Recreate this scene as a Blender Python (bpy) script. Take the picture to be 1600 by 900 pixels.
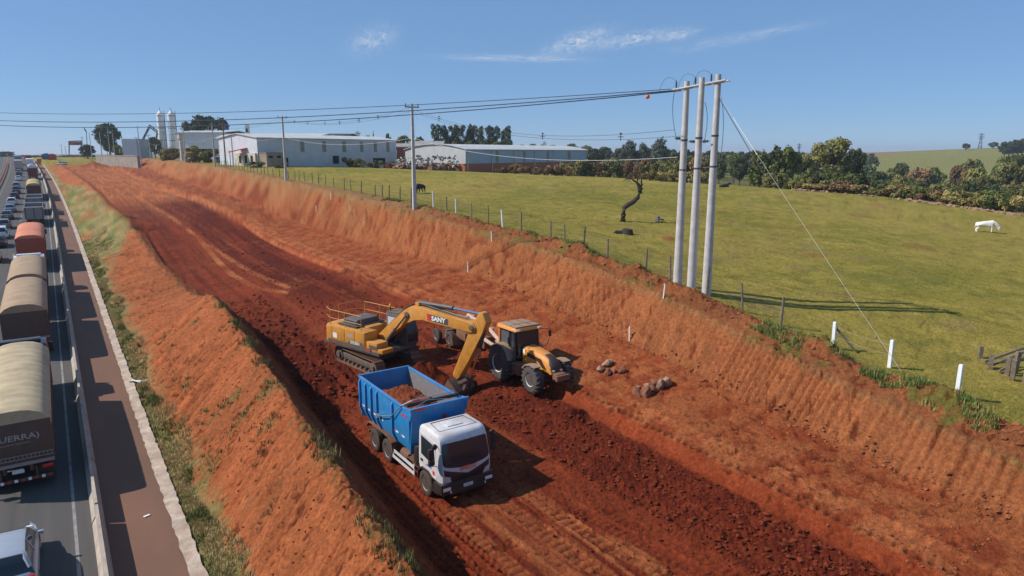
import bpy, bmesh, math, random
import numpy as np
from mathutils import Vector, Matrix
R = math.radians
random.seed(7)
for o in list(bpy.data.objects): bpy.data.objects.remove(o)
scene = bpy.context.scene; COL = scene.collection
# ------------------------------------------------------------------ camera
CAM_H = 13.6; PITCH = R(11.2); YAW = R(33.9); FPX = 1067.0
cd = bpy.data.cameras.new('camera'); cam = bpy.data.objects.new('camera', cd); COL.objects.link(cam)
cd.sensor_width = 36; cd.lens = FPX/1600*36; cd.clip_start = .1; cd.clip_end = 20000
cam.location = (0, 0, CAM_H); cam.rotation_euler = (math.pi/2-PITCH, 0, -YAW); scene.camera = cam
# ------------------------------------------------------------------ sun and sky
SUN_EL = R(41.5); SUN_AZ = R(-59.5)          # azimuth from +Y towards +X
w = bpy.data.worlds.new('World'); scene.world = w; w.use_nodes = True
N = w.node_tree.nodes; L = w.node_tree.links; N.clear()
sky = N.new('ShaderNodeTexSky'); sky.sky_type = 'NISHITA'; sky.sun_disc = False
sky.sun_elevation = SUN_EL; sky.sun_rotation = SUN_AZ; sky.altitude = 3000; sky.air_density = 1.0; sky.dust_density = 0; sky.ozone_density = 6
tc = N.new('ShaderNodeTexCoord')
def vdot(a, v):
    n = N.new('ShaderNodeVectorMath'); n.operation = 'DOT_PRODUCT'; L.new(a, n.inputs[0]); n.inputs[1].default_value = v; return n.outputs['Value']
def wm(op, a, b=None, c=None):
    n = N.new('ShaderNodeMath'); n.operation = op
    for i, v in enumerate((a, b, c)):
        if v is None: continue
        if isinstance(v, (int, float)): n.inputs[i].default_value = v
        else: L.new(v, n.inputs[i])
    return n.outputs[0]
CIRRUS = [  # azimuth, elevation, half length, half height (deg), tilt (deg), density
    (22.9, 8.6, 1.5, .75, 22, .30), (39.2, 8.6, 2.2, .62, 16, .42), (43.5, 8.7, 2.3, .42, 10, .40), (46.9, 8.9, 1.3, .32, 10, .36),
    (33.9, 7.4, 4.8, .22, -1, .34), (53.6, 8.8, 3.4, .3, 8, .15), (49.5, 8.2, 3.0, .4, 6, .12)]
total = None
for i, (az, el, hl, hh, tilt, dens) in enumerate(CIRRUS):
    a, e, t = R(az), R(el), R(tilt)
    c = Vector((math.sin(a)*math.cos(e), math.cos(a)*math.cos(e), math.sin(e)))
    rx_ = Vector((math.cos(a), -math.sin(a), 0)); uy_ = rx_.cross(c)
    tx_ = rx_*math.cos(t)+uy_*math.sin(t); ty_ = -rx_*math.sin(t)+uy_*math.cos(t)
    mp = N.new('ShaderNodeCombineXYZ')
    u = wm('SUBTRACT', vdot(tc.outputs['Generated'], tx_), tx_.dot(c)); v = wm('SUBTRACT', vdot(tc.outputs['Generated'], ty_), ty_.dot(c))
    u = wm('DIVIDE', u, math.sin(R(hl))); v = wm('DIVIDE', v, math.sin(R(hh)))
    L.new(wm('MULTIPLY', u, 1.1+.3*(i % 3)), mp.inputs[0]); L.new(wm('MULTIPLY', v, .75), mp.inputs[1]); mp.inputs[2].default_value = i*3.7
    nz = N.new('ShaderNodeTexNoise'); nz.inputs['Scale'].default_value = 2.3; nz.inputs['Detail'].default_value = 7; nz.inputs['Roughness'].default_value = .62; nz.inputs['Distortion'].default_value = .9
    L.new(mp.outputs[0], nz.inputs['Vector'])
    q = wm('ADD', wm('MULTIPLY', u, u), wm('MULTIPLY', v, v)); g = wm('POWER', 2.718, wm('MULTIPLY', q, -1.0))
    front = wm('GREATER_THAN', vdot(tc.outputs['Generated'], c), .5)
    d = wm('MULTIPLY', wm('MULTIPLY', wm('MULTIPLY', g, front), wm('MAXIMUM', wm('SUBTRACT', nz.outputs['Fac'], .36), 0)), dens*6.5)
    total = d if total is None else wm('ADD', total, d)
mixc = N.new('ShaderNodeMix'); mixc.data_type = 'RGBA'; L.new(wm('MINIMUM', total, .8), mixc.inputs['Factor'])
pale = N.new('ShaderNodeMix'); pale.data_type = 'RGBA'; pale.inputs['Factor'].default_value = .56; L.new(sky.outputs[0], pale.inputs['A']); pale.inputs['B'].default_value = (1.95, 3.8, 6.7, 1)   # constant blue mixed in to flatten the sky gradient
L.new(pale.outputs['Result'], mixc.inputs['A']); mixc.inputs['B'].default_value = (6.6, 7.0, 7.6, 1)
bg = N.new('ShaderNodeBackground'); bg.inputs['Strength'].default_value = .105; L.new(mixc.outputs['Result'], bg.inputs[0])
wo = N.new('ShaderNodeOutputWorld'); L.new(bg.outputs[0], wo.inputs[0])
sd = bpy.data.lights.new('sun', 'SUN'); sd.energy = 5.0; sd.angle = R(.53); sd.color = (1, .95, .87)
sun = bpy.data.objects.new('sun', sd); COL.objects.link(sun)
sun_dir = Vector((math.sin(SUN_AZ)*math.cos(SUN_EL), math.cos(SUN_AZ)*math.cos(SUN_EL), math.sin(SUN_EL)))
sun.rotation_euler = sun_dir.to_track_quat('Z', 'Y').to_euler(); sun.location = (-30, 20, 60)
vs = scene.view_settings; vs.view_transform = 'Standard'; vs.look = 'None'; vs.exposure = 0; vs.gamma = 1; vs.use_curve_mapping = False
scene.cycles.max_bounces = 5; scene.cycles.transparent_max_bounces = 6
# ------------------------------------------------------------------ materials
M = {}
def mat(name, col, rough=.6, metal=0, noise=0, scale=4, bump=0, bscale=30, dust=0, dustcol=(.28, .11, .055), spec=.5, up=.0, coat=0, emit=None):
    """procedural material: colour varied by noise, dust lying on it (thicker on upward faces), fine relief"""
    m = bpy.data.materials.new(name); m.use_nodes = True; n = m.node_tree.nodes; l = m.node_tree.links
    b = n['Principled BSDF']; b.inputs['Roughness'].default_value = rough; b.inputs['Metallic'].default_value = metal
    b.inputs['Specular IOR Level'].default_value = spec; b.inputs['Coat Weight'].default_value = coat
    c4 = (*col, 1); b.inputs['Base Color'].default_value = c4
    if emit: b.inputs['Emission Color'].default_value = (*emit[0], 1); b.inputs['Emission Strength'].default_value = emit[1]
    if noise or dust or bump:
        t = n.new('ShaderNodeTexCoord'); src = t.outputs['Object']
    last = None
    if noise:
        z = n.new('ShaderNodeTexNoise'); z.inputs['Scale'].default_value = scale; z.inputs['Detail'].default_value = 6; z.inputs['Roughness'].default_value = .6; l.new(src, z.inputs['Vector'])
        r = n.new('ShaderNodeMapRange'); r.inputs[1].default_value = .28; r.inputs[2].default_value = .72; r.inputs[3].default_value = 1-noise; r.inputs[4].default_value = 1+noise*.6; l.new(z.outputs['Fac'], r.inputs[0])
        x = n.new('ShaderNodeMix'); x.data_type = 'RGBA'; x.blend_type = 'MULTIPLY'; x.inputs['Factor'].default_value = 1; x.inputs['A'].default_value = c4
        l.new(r.outputs[0], x.inputs['B']); last = x.outputs['Result']
    if dust:
        z = n.new('ShaderNodeTexNoise'); z.inputs['Scale'].default_value = 2.2; z.inputs['Detail'].default_value = 8; z.inputs['Roughness'].default_value = .68; l.new(src, z.inputs['Vector'])
        r = n.new('ShaderNodeMapRange'); r.inputs[1].default_value = .35; r.inputs[2].default_value = .68; r.inputs[3].default_value = dust*.25; r.inputs[4].default_value = min(1, dust*1.2); l.new(z.outputs['Fac'], r.inputs[0])
        f = r.outputs[0]
        if up:
            g = n.new('ShaderNodeNewGeometry'); s = n.new('ShaderNodeSeparateXYZ'); l.new(g.outputs['Normal'], s.inputs[0])
            mm = n.new('ShaderNodeMath'); mm.operation = 'MULTIPLY_ADD'; mm.use_clamp = True; l.new(s.outputs['Z'], mm.inputs[0]); mm.inputs[1].default_value = up; l.new(f, mm.inputs[2]); f = mm.outputs[0]
        x = n.new('ShaderNodeMix'); x.data_type = 'RGBA'; l.new(f, x.inputs['Factor'])
        if last: l.new(last, x.inputs['A'])
        else: x.inputs['A'].default_value = c4
        x.inputs['B'].default_value = (*dustcol, 1); last = x.outputs['Result']
        y = n.new('ShaderNodeMix'); l.new(f, y.inputs['Factor']); y.inputs['A'].default_value = rough; y.inputs['B'].default_value = .9; l.new(y.outputs['Result'], b.inputs['Roughness'])
    if last: l.new(last, b.inputs['Base Color'])
    if bump:
        z = n.new('ShaderNodeTexNoise'); z.inputs['Scale'].default_value = bscale; z.inputs['Detail'].default_value = 5; l.new(src, z.inputs['Vector'])
        k = n.new('ShaderNodeBump'); k.inputs['Strength'].default_value = bump; k.inputs['Distance'].default_value = .03; l.new(z.outputs['Fac'], k.inputs['Height']); l.new(k.outputs[0], b.inputs['Normal'])
    M[name] = m; return m
def glass(name, tint=(.02, .03, .035)):
    m = mat(name, tint, .08, 0, spec=.5); return m
SOIL_DUST = (.30, .12, .06)
mat('truck_white', (.70, .71, .73), .38, noise=.08, scale=3, dust=.30, up=.06, coat=.3)
mat('box_blue', (.003, .235, .56), .42, noise=.18, scale=3, dust=.16, up=.12)
mat('box_inner', (.20, .25, .28), .55, metal=.2, noise=.3, scale=5, dust=.5)
mat('chassis', (.022, .021, .021), .6, noise=.3, dust=.4, up=.3)
mat('black_plastic', (.016, .016, .018), .5, noise=.2, dust=.10, up=.08)
mat('rubber', (.026, .024, .023), .85, noise=.3, scale=8, dust=.35, dustcol=(.17, .10, .07), bump=.3)
mat('tractor_rubber', (.035, .033, .032), .85, noise=.3, scale=8, dust=.45, dustcol=(.16, .12, .10))
mat('rim_steel', (.50, .48, .46), .4, metal=.6, noise=.2, dust=.4)
mat('rim_white', (.72, .70, .66), .5, noise=.1, dust=.25)
mat('rim_red', (.42, .05, .03), .5, noise=.2, dust=.3)
mat('fender_brown', (.10, .055, .04), .8, noise=.3, dust=.7)
mat('silver', (.62, .63, .64), .3, metal=.7, noise=.1, dust=.12)
mat('chrome', (.75, .76, .78), .15, metal=1)
mat('excavator_yellow', (.68, .275, .022), .45, noise=.22, scale=3, dust=.34, up=.12, dustcol=(.32, .17, .08))
mat('yellow_rail', (.60, .30, .05), .5, noise=.2, dust=.2)
mat('excavator_grey', (.07, .066, .062), .55, noise=.2, dust=.4, up=.25, dustcol=(.25, .15, .10))
mat('hood_black', (.025, .027, .032), .35, noise=.2, dust=.35, up=.25, dustcol=(.22, .17, .14))
mat('track_steel', (.12, .085, .065), .7, metal=.2, noise=.35, scale=6, dust=.85, up=.2, dustcol=(.24, .10, .06))
mat('bucket_steel', (.13, .11, .095), .55, metal=.4, noise=.4, scale=5, dust=.6, dustcol=(.24, .11, .07))
mat('tractor_orange', (.80, .27, .014), .38, noise=.15, dust=.34, up=.18, coat=.2, dustcol=(.42, .22, .10))
mat('tractor_roof', (.30, .20, .13), .8, noise=.2, dust=.7, dustcol=(.30, .19, .12))
mat('pink_steel', (.60, .42, .34), .6, noise=.25, dust=.4, dustcol=(.42, .22, .14))
mat('rust', (.13, .07, .045), .8, noise=.4, dust=.5)
glass('cab_glass'); glass('dusty_glass', (.10, .11, .12)); mat('light_glass', (.50, .54, .60), .12, spec=.6, dust=.2)
mat('curtain', (.55, .52, .58), .9, noise=.3, scale=14)
mat('lamp_glass', (.85, .83, .75), .12, spec=.7)
mat('amber', (.9, .38, .02), .3); mat('red_lens', (.55, .02, .015), .25); mat('orange_print', (.80, .20, .06), .5); mat('white_print', (.82, .82, .80), .5)
mat('blue_print', (.05, .15, .5), .5); mat('red_print', (.6, .03, .03), .5); mat('grey_print', (.36, .33, .31), .6); mat('plate_white', (.6, .6, .66), .5)
mat('concrete_pole', (.53, .51, .49), .9, noise=.22, scale=2.0, bump=.3, bscale=12, dust=.25, dustcol=(.34, .29, .25))
mat('white_paint', (.80, .80, .78), .7, noise=.08)
mat('wood_grey', (.20, .155, .115), .9, noise=.45, scale=7, bump=.5, bscale=25)
mat('wood_dark', (.055, .042, .034), .95, noise=.4, scale=6, bump=.8, bscale=18)
mat('wire_dark', (.05, .052, .06), .6); mat('wire_white', (.62, .62, .62), .5); mat('insulator', (.07, .06, .06), .3); mat('orange_ball', (.75, .12, .03), .5)
mat('barrier_concrete', (.46, .40, .34), .9, noise=.35, scale=1.6, dust=.35, dustcol=(.30, .19, .12), bump=.3, bscale=14)
mat('kerb_concrete', (.54, .46, .37), .95, noise=.45, scale=1.3, dust=.55, dustcol=(.26, .12, .07), bump=.8, bscale=8)
mat('wall_concrete', (.27, .235, .195), .95, noise=.35, scale=.35, bump=.4, bscale=3)
mat('marking', (.30, .29, .28), .8, noise=.5, scale=1.5, dust=.4, dustcol=(.12, .10, .09)); mat('marking_yellow', (.24, .18, .07), .8, noise=.4, scale=3)
mat('rock', (.30, .20, .14), .9, noise=.5, scale=3, bump=1, bscale=7, dust=.4)
mat('soil_clod', (.165, .034, .014), 1, noise=.45, scale=2, spec=.1); mat('soil_load', (.19, .048, .020), 1, noise=.4, scale=3, spec=.1, bump=1, bscale=9)
# ------------------------------------------------------------------ terrain heights (metres; +Y runs along the highway)
def hash2(ix, iy, seed):
    h = (ix.astype(np.int64)*374761393 + iy.astype(np.int64)*668265263 + seed*974711) & 0x7fffffff
    h = ((h ^ (h >> 13))*1274126177) & 0x7fffffff
    return ((h ^ (h >> 16)) & 0xffff)/65535.0
def vnoise(x, y, seed=0):
    x = np.asarray(x, float); y = np.asarray(y, float)
    ix = np.floor(x); iy = np.floor(y); fx = x-ix; fy = y-iy
    fx = fx*fx*(3-2*fx); fy = fy*fy*(3-2*fy)
    a = hash2(ix, iy, seed); b = hash2(ix+1, iy, seed); c = hash2(ix, iy+1, seed); d = hash2(ix+1, iy+1, seed)
    return (a+(b-a)*fx)*(1-fy)+(c+(d-c)*fx)*fy
def fbm(x, y, seed=0, oct=4, gain=.5):
    s = 0; a = 1; t = 0; x = np.asarray(x, float); y = np.asarray(y, float)
    for o in range(oct):
        s = s+a*(vnoise(x, y, seed+o*17)-.5); t += a; a *= gain
        x, y = x*1.63+y*1.21+3.1, -x*1.21+y*1.63+7.7
    return s/t*2
def sstep(a, b, x):
    t = np.clip((np.asarray(x, float)-a)/(b-a), 0, 1); return t*t*(3-2*t)
def curve(ys, vs):
    yy = np.linspace(-400, 2600, 3001)
    v = np.interp(yy, ys, vs); k = np.exp(-.5*(np.arange(-6, 7)/2.2)**2); k /= k.sum()
    v = np.convolve(np.pad(v, 6, mode='edge'), k, mode='valid')
    return lambda y: np.interp(y, yy, v)
def road_x(y):
    return -4.3*(np.clip(np.asarray(y, float)-100, 0, 900)/300)**2
road_z = curve([-400, 0, 36, 60, 450, 560, 700, 1200, 2600], [0, 0, 0, .45, 9.7, 11.0, 10.2, 2, 0])
Y_ = [-60, 0, 15, 21, 32, 48, 54, 60, 67, 88, 110, 150, 207, 300, 450, 700]
YB_ = [-60, 0, 15, 21, 32, 48, 54, 60, 70, 80, 90, 108, 138, 155, 194, 300, 450, 700]
bank_x = curve(YB_, [5.4, 5.9, 6.5, 6.9, 7.6, 8.6, 9.0, 9.1, 9.0, 8.7, 8.6, 8.5, 8.0, 7.9, 7.6, 6.0, 2.5, -6])
bank_z = curve(YB_, [2.8, 3.0, 3.2, 3.4, 3.6, 3.9, 3.3, 1.9, 1.6, 2.1, 3.1, 4.6, 4.9, 5.8, 6.6, 7.9, 10.2, 10.5])
floor_x = curve([-60, 48, 60, 80, 2600], [2.5, 2.7, 1.6, .9, .9])
floor_z = curve(YB_, [-.3, -.2, -.1, -.05, .05, .75, 1.0, 1.15, 1.25, 1.75, 2.8, 4.3, 4.7, 5.6, 6.4, 7.7, 10, 10.3])
line_x = curve([-60, 9, 25, 44, 65, 132, 200, 300, 700], [21, 21, 21, 21.4, 21.5, 21.6, 22, 23, 20])
line_z = curve([-60, 0, 9, 25, 44, 58, 75, 88, 105, 130, 190, 250, 300, 450, 700], [.3, .4, .5, 1.0, 2.45, 2.75, 2.7, 3.1, 4.45, 5.2, 5.7, 6.6, 7.5, 10.3, 10.4])
toe_x = curve([-60, 0, 7.5, 11.8, 17.8, 26.4, 39.9, 49.7, 82.5, 116, 237, 700], [24.4, 24.6, 25.0, 25.4, 25.9, 26.3, 26.8, 27, 27.2, 28, 29, 25])
toe_z = curve([-60, 0, 7.5, 11.8, 17.8, 26.4, 39.9, 49.7, 69, 91, 112, 136, 194, 250, 300, 450, 700], [1.2, 1.45, 1.62, 1.75, 2.16, 3.05, 4.05, 4.3, 4.05, 4.3, 5.2, 6.0, 6.5, 7.3, 8.2, 10.4, 10.4])
crest_x = curve([-60, 0, 8, 15.8, 26, 38, 53, 75, 110, 200, 300, 700], [25.2, 25.7, 26, 27.4, 28, 28.5, 29, 29.5, 30.5, 33, 34, 34])
crest_z = curve([-60, 0, 8.2, 15.8, 26, 37.6, 53, 75.6, 110, 135, 184, 300, 450, 700], [2.2, 3.0, 3.4, 4.1, 5.8, 7.0, 7.7, 8.7, 9.3, 9.8, 10.8, 11.5, 11.0, 10.5])
PASTURE = [(30, y, float(crest_z(y))+.05) for y in (-60, 0, 8, 16, 26, 38, 53, 75, 110, 150, 200, 300, 450)] + [
    (31.3, 18.1, 4.3), (31, 15.2, 4.0), (29.6, 11.6, 3.9), (42.5, 17.6, 4.4), (33, 35.2, 6.2),
    (55.8, 45.1, 6.3), (95, 24, 3.4), (126, 71, 5.9), (123, 37, 4.0), (118, 11, 3.2), (107, 164, 8.0),
    (44, 157, 10.0), (69, 152, 9.6), (124, 136, 7.0), (121, 104, 6.5), (80, -20, 1.6), (30, -60, 1.5), (150, -40, 1),
    (160, 20, -2), (170, 60, 1), (230, 60, -9), (330, 90, -13), (420, 160, -14), (200, 150, 2), (300, 220, -3),
    (520, 210, -8), (560, 330, 4), (850, 340, 17), (950, 480, 15.5), (820, 560, 9), (1000, 180, 24), (700, 180, 4), (1300, 500, 18),
    (500, 500, 8), (200, 400, 8), (100, 300, 9.5), (60, 600, 10), (300, 800, 8), (800, 900, 9), (0, 1500, 6), (1000, 1600, 8),
    (-200, 700, 8), (-200, 0, -2), (-200, -300, -2), (200, -300, -4), (700, -200, 4), (-600, 600, 5), (-600, 1500, 5)]
_P = np.array(PASTURE, float); _P[:, :2] /= 100
def _U(r2): return np.where(r2 > 1e-12, r2*np.log(np.maximum(r2, 1e-12)), 0)
_n = len(_P); _d2 = ((_P[:, None, :2]-_P[None, :, :2])**2).sum(-1)
_A = np.zeros((_n+3, _n+3)); _A[:_n, :_n] = _U(_d2)+np.eye(_n)*2e-4; _A[:_n, _n] = 1; _A[:_n, _n+1:] = _P[:, :2]; _A[_n:, :_n] = _A[:_n, _n:].T
_w = np.linalg.solve(_A, np.r_[_P[:, 2], 0, 0, 0])
def pasture_z(x, y):
    x = np.asarray(x, float)/100; y = np.asarray(y, float)/100
    z = _w[_n]+_w[_n+1]*x+_w[_n+2]*y
    for i in range(_n): z = z+_w[i]*_U((x-_P[i, 0])**2+(y-_P[i, 1])**2)
    r = np.hypot(x, y); k = sstep(14, 22, r)
    return np.clip(z, -25, 40)*(1-k)+4*k
def base_z(x, y):
    """smooth ground height, no small relief"""
    x = np.asarray(x, float); y = np.asarray(y, float); x, y = np.broadcast_arrays(x, y)
    rx = road_x(y); rz = road_z(y); pz = pasture_z(x, y)
    bx = bank_x(y); lx = line_x(y); tx = toe_x(y); cx = crest_x(y)
    K = [(rx-22, rz-.30), (rx+2.55, rz-.30), (rx+2.9, rz-.02), (rx+3.7, rz+.25), (bx-.12, bank_z(y)), (bx+.12, bank_z(y)),
         (bx+floor_x(y), floor_z(y)), (lx-6, floor_z(y)*.45+line_z(y)*.55-.12), (lx-.25, line_z(y)-.02), (lx+.35, line_z(y)+.50), (tx, toe_z(y)), (cx-.15, crest_z(y)-.05), (cx+1.8, None)]
    z = np.where(x < K[0][0], 0, 0.)
    # left of the highway
    lf = sstep(0, 60, rx-22-x); left = (rz-.3)*(1-lf)+pz*lf
    z = np.where(x <= K[0][0], left, 0)
    pzc = pasture_z(cx+1.8, y)
    for (xa, za), (xb, zb) in zip(K[:-1], K[1:]):
        if zb is None: zb = pzc
        t = np.clip((x-xa)/np.maximum(xb-xa, 1e-3), 0, 1)
        z = np.where((x > xa) & (x <= xb), za+(zb-za)*t, z)
    z = np.where(x > K[-1][0], pz, z)
    # beyond the works the cut runs out into the natural ground
    k = sstep(330, 430, y)
    nat = np.where(x < rx+3, rz-.3, pz)
    return z*(1-k)+nat*k
# ------------------------------------------------------------------ mesh builder
class MB:
    def __init__(s): s.v = []; s.f = []
    def add(s, vs, fs, mtx=None):
        k = len(s.v)
        if mtx is not None: vs = [mtx @ Vector(p) for p in vs]
        s.v += [tuple(p) for p in vs]; s.f += [tuple(i+k for i in f) for f in fs]; return s
    def box(s, c, d, rot=None, bev=0, taper=1.0, taper_y=None):
        hx, hy, hz = d[0]/2, d[1]/2, d[2]/2; ty = taper if taper_y is None else taper_y
        m = Matrix.Translation(c)
        if rot: m = m @ (Matrix.Rotation(rot[2], 4, 'Z') @ Matrix.Rotation(rot[1], 4, 'Y') @ Matrix.Rotation(rot[0], 4, 'X'))
        vs = [(-hx, -hy, -hz), (hx, -hy, -hz), (hx, hy, -hz), (-hx, hy, -hz), (-hx*taper, -hy*ty, hz), (hx*taper, -hy*ty, hz), (hx*taper, hy*ty, hz), (-hx*taper, hy*ty, hz)]
        fs = [(0, 3, 2, 1), (4, 5, 6, 7), (0, 1, 5, 4), (1, 2, 6, 5), (2, 3, 7, 6), (3, 0, 4, 7)]
        if bev: return s.bevelled(vs, fs, bev, m)
        return s.add(vs, fs, m)
    def bevelled(s, vs, fs, bev, m=None, seg=2):
        b = bmesh.new(); q = [b.verts.new(p) for p in vs]
        for f in fs: b.faces.new([q[i] for i in f])
        bmesh.ops.bevel(b, geom=list(b.edges), offset=bev, segments=seg, affect='EDGES', profile=.6)
        b.verts.index_update(); r = s.add([v.co[:] for v in b.verts], [[v.index for v in f.verts] for f in b.faces], m); b.free(); return r
    def prism(s, poly, a, b, axis='X', bev=0, m=None):
        """polygon in the plane across the axis, extruded from a to b; X: (y,z)  Y: (x,z)  Z: (x,y)"""
        def P(p, t): return {'X': (t, p[0], p[1]), 'Y': (p[0], t, p[1]), 'Z': (p[0], p[1], t)}[axis]
        n = len(poly); vs = [P(p, a) for p in poly]+[P(p, b) for p in poly]
        fs = [tuple(range(n-1, -1, -1)), tuple(range(n, 2*n))]+[(i, (i+1) % n, n+(i+1) % n, n+i) for i in range(n)]
        if bev: return s.bevelled(vs, fs, bev, m)
        return s.add(vs, fs, m)
    def tube(s, pts, rad, n=8, cap=True):
        pts = [Vector(p) for p in pts]; rad = rad if isinstance(rad, (list, tuple)) else [rad]*len(pts); vs = []; fs = []
        for i, p in enumerate(pts):
            d = (pts[min(i+1, len(pts)-1)]-pts[max(i-1, 0)]).normalized()
            a = d.cross(Vector((0, 0, 1)) if abs(d.z) < .95 else Vector((1, 0, 0))).normalized(); b = d.cross(a)
            for k in range(n):
                t = 2*math.pi*k/n; vs.append(p+(a*math.cos(t)+b*math.sin(t))*rad[i])
        for i in range(len(pts)-1):
            for k in range(n): fs.append((i*n+k, i*n+(k+1) % n, (i+1)*n+(k+1) % n, (i+1)*n+k))
        if cap: fs += [tuple(range(n-1, -1, -1)), tuple(range((len(pts)-1)*n, len(pts)*n))]
        return s.add(vs, fs)
    def lathe(s, prof, n=24, axis='X', c=(0, 0, 0), m=None):
        """profile of (along, radius) turned about an axis"""
        vs = []; fs = []
        for (a, r) in prof:
            for k in range(n):
                t = 2*math.pi*k/n; x, y = r*math.cos(t), r*math.sin(t)
                p = {'X': (a, x, y), 'Y': (x, a, y), 'Z': (x, y, a)}[axis]; vs.append((p[0]+c[0], p[1]+c[1], p[2]+c[2]))
        for i in range(len(prof)-1):
            for k in range(n): fs.append((i*n+k, i*n+(k+1) % n, (i+1)*n+(k+1) % n, (i+1)*n+k))
        fs += [tuple(range(n-1, -1, -1)), tuple(range((len(prof)-1)*n, len(prof)*n))]
        return s.add(vs, fs, m)
    def loft(s, rings, cap=True):
        n = len(rings[0]); vs = [p for r in rings for p in r]; fs = []
        for i in range(len(rings)-1):
            for k in range(n): fs.append((i*n+k, i*n+(k+1) % n, (i+1)*n+(k+1) % n, (i+1)*n+k))
        if cap: fs += [tuple(range(n-1, -1, -1)), tuple(range((len(rings)-1)*n, len(rings)*n))]
        return s.add(vs, fs)
    def mesh(s, name, smooth=35):
        me = bpy.data.meshes.new(name); me.from_pydata(s.v, [], s.f)
        b = bmesh.new(); b.from_mesh(me); bmesh.ops.recalc_face_normals(b, faces=b.faces); b.to_mesh(me); b.free()
        if smooth:
            me.shade_smooth(); me.set_sharp_from_angle(angle=R(smooth))
        return me
    def build(s, name, material, parent=None, loc=None, smooth=35, rot=None):
        return link(name, s.mesh(name, smooth), material, parent, loc, rot)
def link(name, me, material=None, parent=None, loc=None, rot=None):
    o = bpy.data.objects.new(name, me); COL.objects.link(o)
    if material is not None:
        mm = M[material] if isinstance(material, str) else material
        if len(me.materials) == 0: me.materials.append(mm)
        elif me.materials[0] is not mm:
            o.material_slots[0].link = 'OBJECT'; o.material_slots[0].material = mm
    if parent: o.parent = parent
    if loc is not None: o.location = loc
    if rot is not None: o.rotation_euler = rot
    return o
def tag(o, label=None, cat=None, group=None, kind=None):
    if label: o['label'] = label
    if cat: o['category'] = cat
    if group: o['group'] = group
    if kind: o['kind'] = kind
    return o
def thing(name, label, cat, loc=(0, 0, 0), rz=0, group=None):
    o = bpy.data.objects.new(name, None); COL.objects.link(o); o.empty_display_size = .3
    o.location = loc; o.rotation_euler = (0, 0, rz); return tag(o, label, cat, group)
KIDS = {}
def kids(o): return [c for c in bpy.data.objects if c.parent is o]
def copy_tree(o, parent=None, ch=None):
    c = o.copy(); COL.objects.link(c)
    if parent: c.parent = parent
    for k in list(o.children): copy_tree(k, c)
    return c
def text(name, body, size, material, parent, loc, rot, extrude=.004, bold=0, shear=0, squeeze=1):
    cu = bpy.data.curves.new(name, 'FONT'); cu.body = body; cu.size = size; cu.align_x = 'CENTER'; cu.align_y = 'CENTER'; cu.extrude = extrude; cu.offset = bold; cu.shear = shear; cu.resolution_u = 2
    t = bpy.data.objects.new('tmp', cu); COL.objects.link(t); dg = bpy.context.evaluated_depsgraph_get()
    me = bpy.data.meshes.new_from_object(t.evaluated_get(dg)); bpy.data.objects.remove(t); bpy.data.curves.remove(cu)
    me.name = name; me.materials.clear(); o = link(name, me, material, parent, loc, rot); o.scale = (squeeze, 1, 1); return o
# a point from a direction (pixel of the 1600 x 900 survey frame) and a distance, and where that direction meets the ground
_fw = np.array([math.sin(YAW)*math.cos(PITCH), math.cos(YAW)*math.cos(PITCH), -math.sin(PITCH)]); _rt = np.array([math.cos(YAW), -math.sin(YAW), 0]); _up = np.cross(_rt, _fw)
def at(px, py, D): return np.array([0, 0, CAM_H])+(_fw+_rt*(px-800)/FPX-_up*(py-450)/FPX)*D
_T = np.concatenate([np.arange(8, 60, .1), np.geomspace(60, 1500, 900)])
def hit(px, py):
    d = _fw+_rt*(px-800)/FPX-_up*(py-450)/FPX; P = np.array([0, 0, CAM_H])+d*_T[:, None]
    i = int(np.argmax(P[:, 2]-base_z(P[:, 0], P[:, 1]) < 0)); a, b = P[max(i-1, 0)], P[i]
    for _ in range(8):
        m = (a+b)/2
        if m[2] < float(base_z(m[0], m[1])): b = m
        else: a = m
    return b
def gz(x, y): return float(base_z(x, y))
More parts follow.
